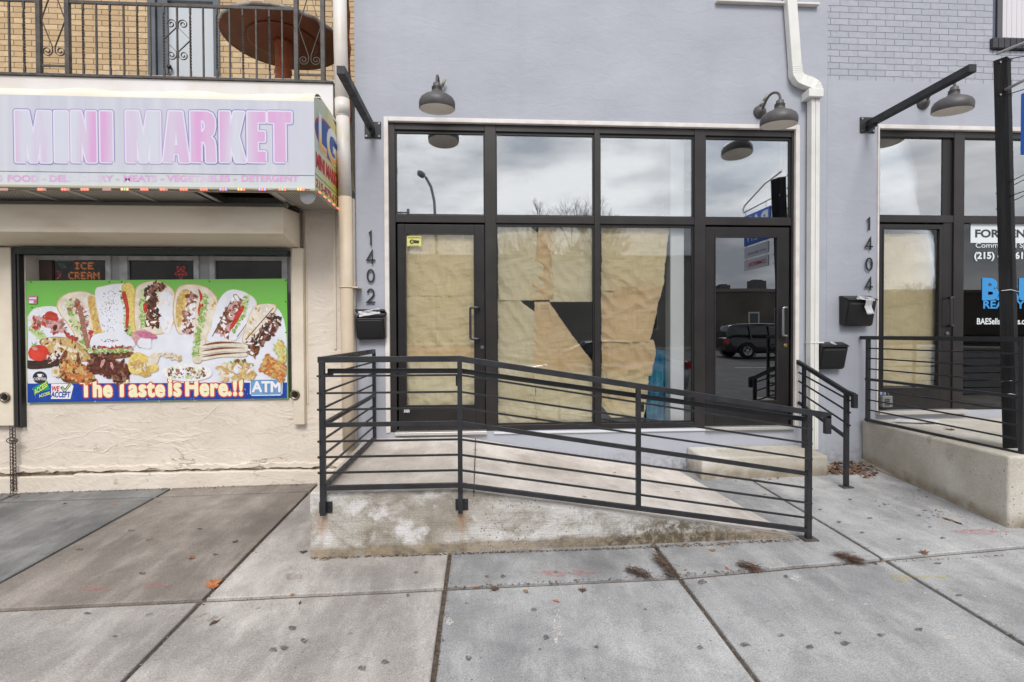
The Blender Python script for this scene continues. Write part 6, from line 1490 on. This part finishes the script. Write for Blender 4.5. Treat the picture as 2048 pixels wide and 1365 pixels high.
def surf(px, py):
    p = GP(px, py)
    if p.y > FY and p.y < 0 and Lx < p.x < ex+.3:
        # on the ramp: march along the ray
        r = ray(px, py).normalized(); t_ = 2.5
        while t_ < 8:
            q_ = CAMP+r*t_
            if FY < q_.y < 0 and Lx < q_.x < ex and q_.z <= topz(q_.x, q_.y): return q_
            if q_.z <= G(q_.x, q_.y): return q_
            t_ += .004
    if px > 1725:
        r = ray(px, py); t_ = (.765-CAM_H)/r.z; q_ = CAMP+r*t_
        if q_.x > LX2 and q_.y > FY: return q_
    return p
for px, py, s_, kd, mi, lab in LEAVES:
    if not lab: continue
    p = surf(px, py); o = leaf_obj('leaf', kd, s_).build('dry_leaf', LM[mi]); o.location = p+Vector((0,0,.003)); o.rotation_euler = (random.uniform(-.1,.1), random.uniform(-.1,.1), random.uniform(0, 6.28)); tag(o, lab, 'leaf', 'fallen leaves')
def litter(name, spots, cols, label=None):
    mb = MB()
    for (px, py, rx, ry, n_, s0) in spots:
        for i in range(n_):
            a = random.random()*6.28; r_ = math.sqrt(random.random()); p = surf(px+rx*r_*math.cos(a), py+ry*r_*math.sin(a)); s_ = s0*random.uniform(.4, 1.3); an = random.random()*6.28; u = Vector((math.cos(an), math.sin(an), random.uniform(-.4, .4)))*s_; v = Vector((-math.sin(an), math.cos(an), random.uniform(-.5, .5)))*s_*random.uniform(.12, .5)
            h_ = Vector((0,0,random.uniform(.002, .02 if s0 > .015 else .006))); mb.mat(random.choice(cols)); mb.poly([p-u+h_, p-v*1.0+h_*1.3, p+u+h_, p+v+h_*.8])
    o = mb.build(name, None, recalc=False); o['kind'] = 'stuff'; return o
litter('leaf_litter', [(1402,937,26,10,170,.024),(1380,932,26,6,70,.02),(1690,938,36,14,340,.026),(1735,942,22,16,160,.022),(1664,946,14,6,40,.018),(1520,958,40,4,26,.012),   (1030,880,6,3,8,.012),(1800,1000,60,22,26,.012),(1880,1030,40,10,20,.014),(640,1120,20,3,16,.012),(28,992,14,5,36,.012),(735,900,12,6,22,.018)], [LM[0], LM[1], LM[2], LM[2]])
clump = MB()
for (xa, ya, xb, yb, n_, wd) in ((1312,1112,1348,1158,170,9),(1256,1143,1296,1156,120,6),(1480,1132,1520,1144,110,6),(1672,1112,1722,1128,170,6)):
    for i in range(n_):
        u = random.random(); px = xa+(xb-xa)*u+random.gauss(0, wd*.6); py = ya+(yb-ya)*u+random.gauss(0, wd*.45); p = surf(px, py); an = random.gauss(.9, .7); l_ = random.uniform(.012, .05)
        d = Vector((math.cos(an), -math.sin(an)*.8, random.uniform(-.3, .3)))*l_; w_ = Vector((.0016, .0012, 0)); h_ = Vector((0,0,random.uniform(.003, .030)))
        clump.mat(random.choice([TWG, TWG, TWG, LM[2], LM[2], LM[0], JOINT])); clump.poly([p-d+h_-w_, p+d+h_-w_, p+d+h_+w_+Vector((0,0,.001)), p-d+h_+w_])
stuff(clump.build('twig_litter', None, recalc=False))
# grit running along the joints and wall foot
sp2 = []
def along(a, b, n_, w=2.0, s=.006):
    for i in range(n_): u = random.random(); sp2.append((a[0]+(b[0]-a[0])*u, a[1]+(b[1]-a[1])*u, w*2, w, 1, s*random.uniform(.6, 1.6)))
along((622,1118),(1300,1096),700,1.6,.009); along((1300,1096),(1600,1080),420,3.2,.009); along((900,1178),(1340,1152),200,3,.008); along((1340,1152),(1790,1124),260,3,.008); along((1790,1124),(2040,1111),80,2,.006); along((0,1226),(400,1206),60,2,.006); along((400,1206),(890,1180),60,2)
along((0,989),(632,969),620,2.6,.008); along((902,1120),(870,1365),90,3); along((1312,1094),(1512,1362),90,2); along((1530,975),(2040,1282),130,2); along((245,1365),(610,1003),110,3); along((1735,945),(2010,1075),150,6)
litter('joint_grit', sp2, [LM[2], JOINT, M('grit_pale', srgb((150, 138, 120)), .9), JOINT])
# small marks trodden or sprayed on the pavement
mk_ = MB()
GUM = M('gum_dark', srgb((84, 82, 84)), .9, c2=srgb((100, 98, 98)), scale=80); PAL = M('gum_pale', srgb((190, 188, 186)), .9); REDC = M('chalk_red', srgb((182, 142, 142)), .9, c2=srgb((172, 166, 165)), scale=38, lo=.4, hi=.6); YELC = M('chalk_yellow', srgb((186, 180, 130)), .9, c2=srgb((174, 172, 166)), scale=45, lo=.4, hi=.62); STN = M('stain_tan', srgb((158, 144, 124)), .9, c2=srgb((176, 166, 154)), scale=18)
def worn(name, c, lo, hi, sc, amax):
    m, n = newmat(name, True); t = n.t
    tr = t.nodes.new('ShaderNodeBsdfTransparent'); ms = t.nodes.new('ShaderNodeMixShader'); n.b.inputs['Base Color'].default_value = (*c, 1); n.b.inputs['Roughness'].default_value = .9
    t.links.new(n.ramp(n.noise(sc, 6, None, .75), [(lo, 0.0), (hi, amax)]), ms.inputs[0]); t.links.new(tr.outputs[0], ms.inputs[1]); t.links.new(n.b.outputs[0], ms.inputs[2])
    t.links.new(ms.outputs[0], [x for x in t.nodes if x.type == 'OUTPUT_MATERIAL'][0].inputs[0]); return m
REDC = worn('chalk_red', srgb((196, 120, 118)), .44, .7, 26, .75); YELC = worn('chalk_yellow', srgb((196, 184, 96)), .44, .7, 26, .7); STN = worn('stain_tan', srgb((140, 122, 98)), .45, .75, 14, .6)
PAL = worn('gum_pale', srgb((206, 202, 198)), .42, .6, 40, .8); GUM = worn('gum_dark', srgb((92, 90, 90)), .36, .56, 45, .8)
def mark(px, py, rx, ry, m, n_=13, jag=.22):
    mk_.mat(m); sd = random.random()*9
    mk_.poly([surf(px+rx*math.cos(a)*(1+jag*math.sin(a*3+sd)), py+ry*math.sin(a)*(1+jag*math.sin(a*4+sd)))+Vector((0,0,.0035)) for a in [-i*2*math.pi/n_ for i in range(n_)]])
for a in ((547,1301,8,5),(568,1297,9,5),(608,1283,7,5),(285,1148,7,3),(585,1258,8,5),(230,1274,6,2),(174,1228,9,2.5),(832,1146,5,2.5),(974,1154,4,2.5),(1006,1154,6,3.5),(816,1192,4,3.5),(933,1208,4,2),(1092,1276,7,5),(937,1318,6,5),(770,1325,8,5),(725,1338,8,6),(1404,1165,9,5),(1401,1296,7,4.5),(1490,1290,10,4.5),(1620,1295,8,4.5),(1676,1267,8,3),(1690,1288,11,4),(1762,1271,9,3),(1838,1260,8,3.5),(1562,1272,7,3),(1918,1192,7,2.5),(1572,1154,5,3),(1876,1128,8,2),(1678,1045,5,2),(1724,1066,5,2),(1798,1079,5,2),(1885,1077,5,2),(1740,1037,5,1.6),(1860,1055,5,1.6),(400,1059,6,2),(262,1062,7,2),(160,1100,8,2),(430,1110,7,2),(1193,1295,5,3),(1080,1300,3,2),(1290,1220,4,2),(1838,1032,5,1.6),(1700,1000,4,1.5),(1770,1010,4,1.5),(1640,1020,4,1.5)): mark(*a, GUM)
for a in ((899,1244,8,7),(1222,1243,8,3),(1661,1201,6,3),(1730,1210,7,3),(1898,1278,16,5),(1968,1194,6,2),(1592,1158,12,6),(1853,1188,6,2)): mark(*a, PAL)
mark(1110,1148,40,5,REDC,22,.3); mark(1160,1146,30,4,REDC,22,.3); mark(970,1163,12,3,REDC,12,.3); mark(1960,1065,60,5,REDC,22,.2); mark(190,1178,36,5,REDC,18,.3); mark(310,1172,26,5,REDC,18,.3)
mark(1804,1156,24,8,YELC,20,.3); mark(1870,1155,34,3,YELC,20,.3); mark(590,1150,16,20,STN,14,.3); mark(415,1237,18,8,STN,14,.3); mark(1115,1255,10,30,PAL,14,.4)
o = mk_.build('pavement_marks', None, recalc=True); o['kind'] = 'stuff'
# papers on the 1404 landing
mb = MB(); pc = surf(1830, 846)
for (dx, dy_, w_, l_, a) in ((0, 0, .10, .34, -.3), (.14, -.03, .09, .16, .2)):
    ca, sa = math.cos(a), math.sin(a); P4 = [(-l_/2,-w_/2),(l_/2,-w_/2),(l_/2,w_/2),(-l_/2,w_/2)]; nx = 8
    b = len(mb.v)
    for i in range(nx+1):
        for j in (0, 1): u = -l_/2+l_*i/nx; v = (j-.5)*w_; mb.v.append((pc.x+dx+u*ca-v*sa, pc.y+dy_+u*sa+v*ca, pc.z+.008+.01*math.sin(i*1.1)*(j+.4)+.01))
    for i in range(nx): mb.face([b+2*i, b+2*i+2, b+2*i+3, b+2*i+1], True)
tag(mb.build('flyer', PAPERW, origin=pc), 'crumpled white flyer lying on the 1404 landing behind the railing', 'flyer')

# ------------------------------------------------------------------ across the street (seen mirrored in the glass)
def far_building(x0, x1, y0, y1, h, mat, label, wins, roofbits):
    t_ = thing('warehouse', label, 'building', ((x0+x1)/2, y0, .25)); mb = MB(); mb.box(x0, y1, .2, x1, y0, h); mb.build('wall', mat, t_)
    mb = MB(); mb.box(x0-.1, y1-.1, h, x1+.1, y0+.1, h+.25); mb.build('parapet', M('parapet_gray', srgb((120, 116, 110)), .8), t_)
    for (wx, wz, ww, wh) in wins:
        mb = MB(); mb.box(wx, y0, wz, wx+ww, y0+.06, wz+wh); w_ = mb.build('window', M('far_window_frame', srgb((190, 190, 188)), .6), t_); mb = MB(); mb.box(wx+.12, y0+.06, wz+.12, wx+ww-.12, y0+.08, wz+wh-.12); mb.build('pane', M('far_pane', srgb((60, 66, 72)), .2), w_)
    for (rx_, rw, rh) in roofbits:
        mb = MB(); mb.box(rx_, y0-3, h+.25, rx_+rw, y0-2, h+.25+rh); mb.box(rx_+.2, y0-2.8, h+.25+rh, rx_+rw-.2, y0-2.2, h+.35+rh); mb.build('roof_unit', M('roof_unit', srgb((90, 90, 92)), .7), t_)
far_building(-38, 18.6, -34, -60, 7.6, M('far_render', srgb((150, 148, 142)), .9, c2=srgb((134, 132, 128)), scale=.4), 'long grey warehouse across the street, mirrored in the shop glass', [(-20,2,2,1.6),(-12,2,2,1.6),(-5.2,2.2,1.2,1),(4.5,3.4,1.0,.7),(12,2,2,1.6)], [(-8,1.5,.8),(10,1.2,.7)])
far_building(18.8, 60, -36, -60, 5.1, M('far_dark', srgb((104, 98, 92)), .9, c2=srgb((86, 80, 76)), scale=.5), 'low dark brick warehouse across the street, mirrored in the dark door', [(22.5,2.2,.9,1.3)], [(21,1,.5),(24,1.2,.9),(33,1,.6)])
BARK = M('bark', srgb((84, 74, 66)), .9, c2=srgb((64, 56, 50)), scale=8)
def tree(x, y, h, seed, label):
    rnd = random.Random(seed); t_ = thing('bare_tree', label, 'tree', (x, y, .25), 'bare trees across the street')
    mb = MB()
    tw = MB()
    def br(p, d, l_, r_, lev):
        n_ = 3; pts = [p]; q_ = p; dd = d.copy()
        for i in range(n_): dd = (dd+Vector((rnd.uniform(-.18,.18), rnd.uniform(-.18,.18), rnd.uniform(-.05,.12)))).normalized(); q_ = q_+dd*(l_/n_); pts.append(q_)
        (mb if lev < 2 else tw).tube(pts, r_, 6 if lev < 2 else 3, up=(.3,.8,.1))
        if lev < 5:
            for k in range(4 if lev else 6):
                u = rnd.uniform(.35, 1); s = pts[0].lerp(pts[-1], u) if False else pts[min(n_, 1+int(u*n_))]
                nd = (dd+Vector((rnd.uniform(-1,1), rnd.uniform(-1,1), rnd.uniform(-.1,.7)))*.8).normalized(); br(s, nd, l_*rnd.uniform(.5, .72), r_*.5, lev+1)
    br(Vector((x, y, .2)), Vector((0,0,1)), h*.42, h*.016, 0)
    mb.build('trunk', BARK, t_); tw.build('crown', BARK, t_)
tree(9.5, -66, 21, 1, 'tall bare tree beyond the long warehouse'); tree(13, -64, 20, 2, 'second bare tree, lower and right of the tallest one'); tree(5, -68, 18, 3, 'bare tree rising left of the tallest one'); tree(18, -64, 17, 4, 'bare tree behind the gap between the warehouses'); tree(31, -29, 5.5, 5, 'small bare bushy tree before the dark warehouse')
# cars
def car(name, x, y, yaw, L_, Wd, H_, paint, label, cat, prof_b, prof_c, kind):
    t_ = thing(name, label, cat, (0, 0, 0)); gz = road_z(y); mats = {}
    def X_(v): return v
    body = MB(); secs = prof_b; k = len(secs)
    ring = []
    for (u, zb, ztp, hw) in secs:
        xx = (u-.5)*L_; ring.append([(xx, -hw*.96, zb), (xx, -hw, zb+.08), (xx, -hw*1.0, (zb+ztp)/2+.05), (xx, -hw*.93, ztp-.05), (xx, -hw*.80, ztp), (xx, 0, ztp+.025), (xx, hw*.80, ztp), (xx, hw*.93, ztp-.05), (xx, hw, (zb+ztp)/2+.05), (xx, hw, zb+.08), (xx, hw*.96, zb)])
    for r_ in ring: body.v += r_
    m_ = 11
    for i in range(k-1):
        for j in range(m_): body.face([i*m_+j, i*m_+(j+1) % m_, (i+1)*m_+(j+1) % m_, (i+1)*m_+j], True)
    body.face(list(range(m_))); body.face([(k-1)*m_+j for j in range(m_)])
    parts = [('body', body, paint, None)]
    cab = MB(); ringc = []
    for (u, zc, zt3, hw) in prof_c:
        xx = (u-.5)*L_; ringc.append([(xx, -hw, zc), (xx, -hw*.97, zc+(zt3-zc)*.3), (xx, -hw*.84, zt3-.02), (xx, -hw*.7, zt3+.01), (xx, hw*.7, zt3+.01), (xx, hw*.84, zt3-.02), (xx, hw*.97, zc+(zt3-zc)*.3), (xx, hw, zc)])
    for r_ in ringc: cab.v += r_
    for i in range(len(ringc)-1):
        for j in range(8): cab.face([i*8+j, i*8+(j+1) % 8, (i+1)*8+(j+1) % 8, (i+1)*8+j], True)
    cab.face(list(range(8))); cab.face([(len(ringc)-1)*8+j for j in range(8)])
    parts.append(('window', cab, M('car_glass', srgb((30, 34, 38)), .08, spec=.8), None))
    rf = MB(); tops = [r_ for r_, pc_ in zip(ringc, prof_c) if pc_[2] > max(p_[2] for p_ in prof_c)-.12]
    for r_ in tops: rf.v += [(r_[2][0], r_[2][1]*1.02, r_[2][2]+.006), (r_[3][0], r_[3][1], r_[3][2]+.014), (r_[4][0], r_[4][1], r_[4][2]+.014), (r_[5][0], r_[5][1]*1.02, r_[5][2]+.006)]
    for i in range(len(tops)-1):
        for j in range(3): rf.face([i*4+j, i*4+j+1, (i+1)*4+j+1, (i+1)*4+j], True)
    parts.append(('roof', rf, paint, None))
    pil = MB()
    for s in (-1, 1):
        for (u, z_a, z_b, ub) in kind['pillars']: pil.bar(((u-.5)*L_, s*Wd*.475, z_a), ((ub-.5)*L_, s*Wd*.40, z_b), .07, .04, up=(0,1,0))
    parts.append(('pillar', pil, paint, None))
    TYR = M('tyre', srgb((26, 26, 27)), .9); RIMM = M('car_rim', srgb((150, 152, 156)), .3, .8)
    rot = Matrix.Rotation(yaw, 4, 'Z'); T_ = Matrix.Translation((x, y, gz))
    def place(mb_, nm, mt, par=None):
        mb_.v = [tuple(T_ @ rot @ Vector(v)) for v in mb_.v]; return mb_.build(nm, mt, par or t_)
    t_.location = (x, y, gz)
    for nm, mb_, mt, _ in parts: place(mb_, nm, mt)
    R_ = kind['r']
    for u in kind['axles']:
        for s in (-1, 1):
            cx_ = (u-.5)*L_; cy_ = s*(Wd/2-.09)
            w1 = MB(); w1.lathe([(R_*.62, -.10), (R_*.96, -.10), (R_, -.07), (R_, .07), (R_*.96, .10), (R_*.62, .10)], (cx_, cy_, R_), (0,1,0), 28); wh = place(w1, 'wheel', TYR)
            w2 = MB(); w2.lathe([(R_*.62, .0), (R_*.58, s*.09), (R_*.52, s*.06), (.10, s*.05), (.06, s*.085), (0, s*.085)], (cx_, cy_, R_), (0,1,0), 24)
            for q_ in range(5): a = q_*2*math.pi/5; w2.bar((cx_+.07*math.cos(a), cy_+s*.075, R_+.07*math.sin(a)), (cx_+R_*.56*math.cos(a), cy_+s*.085, R_+R_*.56*math.sin(a)), .05, .02)
            place(w2, 'rim', RIMM, wh)
            ar = MB(); ar.lathe([(R_*1.02, s*.105), (R_*1.14, s*.108)], (cx_, cy_, R_), (0,1,0), 24); place(ar, 'wheel_arch', M('arch_black', srgb((22, 22, 23)), .8))
    for s in (-1, 1):
        q_ = MB(); q_.box((.985-.5)*L_-.03, s*Wd*.30, .68, (.995-.5)*L_+.0, s*Wd*.45, .82); place(q_, 'headlight', M('headlamp', srgb((220, 224, 228)), .1))
        q_ = MB(); q_.box((.0-.5)*L_-.012, s*Wd*.30, .74, (.02-.5)*L_, s*Wd*.47, .92); place(q_, 'taillight', M('taillamp', srgb((190, 20, 22)), .2))
    q_ = MB()
    for s in (-1, 1): q_.box((kind['mir']-.5)*L_, s*(Wd*.5), .92, (kind['mir']-.5)*L_+.12, s*(Wd*.5+.16), 1.05)
    place(q_, 'wing_mirror', paint)
    return t_
SED_B = [(0,.40,.78,.74),(.02,.26,.90,.86),(.10,.22,.96,.90),(.30,.20,.95,.91),(.60,.20,.92,.91),(.75,.20,.88,.90),(.90,.22,.76,.86),(.98,.26,.66,.76),(1,.36,.56,.64)]
SED_C = [(.10,.93,.96,.80),(.20,.93,1.22,.80),(.29,.93,1.41,.80),(.42,.93,1.46,.81),(.55,.92,1.42,.81),(.64,.90,1.22,.80),(.74,.86,.90,.80)]
SED_K = dict(pillars=[(.13,.95,1.40,.29),(.43,.93,1.44,.43),(.71,.90,1.42,.55)], axles=(.19,.81), r=.33, mir=.65)
SUV_B = [(0,.46,.95,.80),(.02,.32,1.06,.92),(.10,.28,1.10,.94),(.5,.27,1.08,.95),(.72,.27,1.06,.94),(.90,.30,.98,.90),(.98,.34,.86,.82),(1,.44,.7,.7)]
SUV_C = [(.015,1.05,1.14,.84),(.05,1.06,1.66,.84),(.12,1.06,1.76,.85),(.35,1.06,1.80,.86),(.55,1.05,1.76,.85),(.64,1.04,1.50,.84),(.74,1.02,1.06,.84)]
SUV_K = dict(pillars=[(.03,1.1,1.72,.07),(.24,1.06,1.76,.24),(.44,1.06,1.76,.44),(.71,1.04,1.74,.56)], axles=(.20,.80), r=.39, mir=.66)
CAR_S = M('car_silver', srgb((150, 156, 164)), .25, .6, coat=.6); CAR_W = M('car_white', srgb((214, 216, 220)), .3, coat=.6); CAR_B = M('car_black', srgb((30, 26, 30)), .25, .2, coat=.6)
car('parked_car', 2.75, -7.55, math.pi, 4.75, 1.84, 1.46, CAR_S, 'silver saloon car parked at the near kerb, mirrored in the third window bay', 'car', SED_B, SED_C, SED_K)
car('parked_car', -2.4, -19.5, math.pi, 4.6, 1.82, 1.45, CAR_W, 'white saloon car on the far lane, mirrored in the papered door', 'car', SED_B, SED_C, SED_K)
car('suv', 14.9, -20.4, 0, 4.9, 1.95, 1.8, CAR_B, 'black sport utility car on the far lane, mirrored in the dark door', 'car', SUV_B, SUV_C, SUV_K)
# street lamp and traffic signal
sl_t = thing('street_lamp', 'curved grey street lamp across the road, mirrored in the top left pane', 'street lamp', (-1.92, -14.6, road_z(-14.6)))
sl_t.location = (-1.95, -27.6, .3); xl0 = -2.9
mb = MB(); k_s = 32.8/19.7
mb.tube([(xl0, -27.6, .3), (xl0, -27.6, 9.0), (xl0-.05, -27.6, 10.3), (xl0-.25, -27.5, 11.2), (xl0-.6, -27.3, 11.8)], .09, 10, up=(0,1,0)); mb.build('pole', M('galvanised', srgb((120, 122, 124)), .5, .5), sl_t)
mb = MB(); mb.lathe([(0, -.25), (.22, -.2), (.30, 0), (.22, .12), (0, .16)], (xl0-.85, -27.2, 11.95), (.5, 0, 1), 20); mb.build('lamp_head', MC['galvanised'], sl_t)
ts = thing('traffic_signal', 'yellow traffic signal on a pole across the road, mirrored in the top left pane', 'traffic light', (-4.6, -24, .2))
mb = MB(); mb.tube([(-4.2, -24, .2), (-4.2, -24, 8.9)], .08, 10); mb.tube([(-4.2, -24, 8.7), (-5.0, -24, 8.7)], .05, 8, up=(0,0,1)); mb.build('pole', MC['galvanised'], ts)
mb = MB(); mb.box(-5.3, -24.15, 7.7, -4.85, -23.85, 8.9); mb.build('housing', M('signal_yellow', srgb((176, 130, 40)), .5), ts)
for i, cc_ in enumerate(((160, 30, 24), (150, 110, 30), (30, 90, 60))): mb = MB(); mb.disc((-5.08, -23.85, 8.65-i*.37), .13, (0, 1, 0), 16, th=.02); mb.build('lens', M('lens_%d' % i, srgb(cc_), .3), ts)
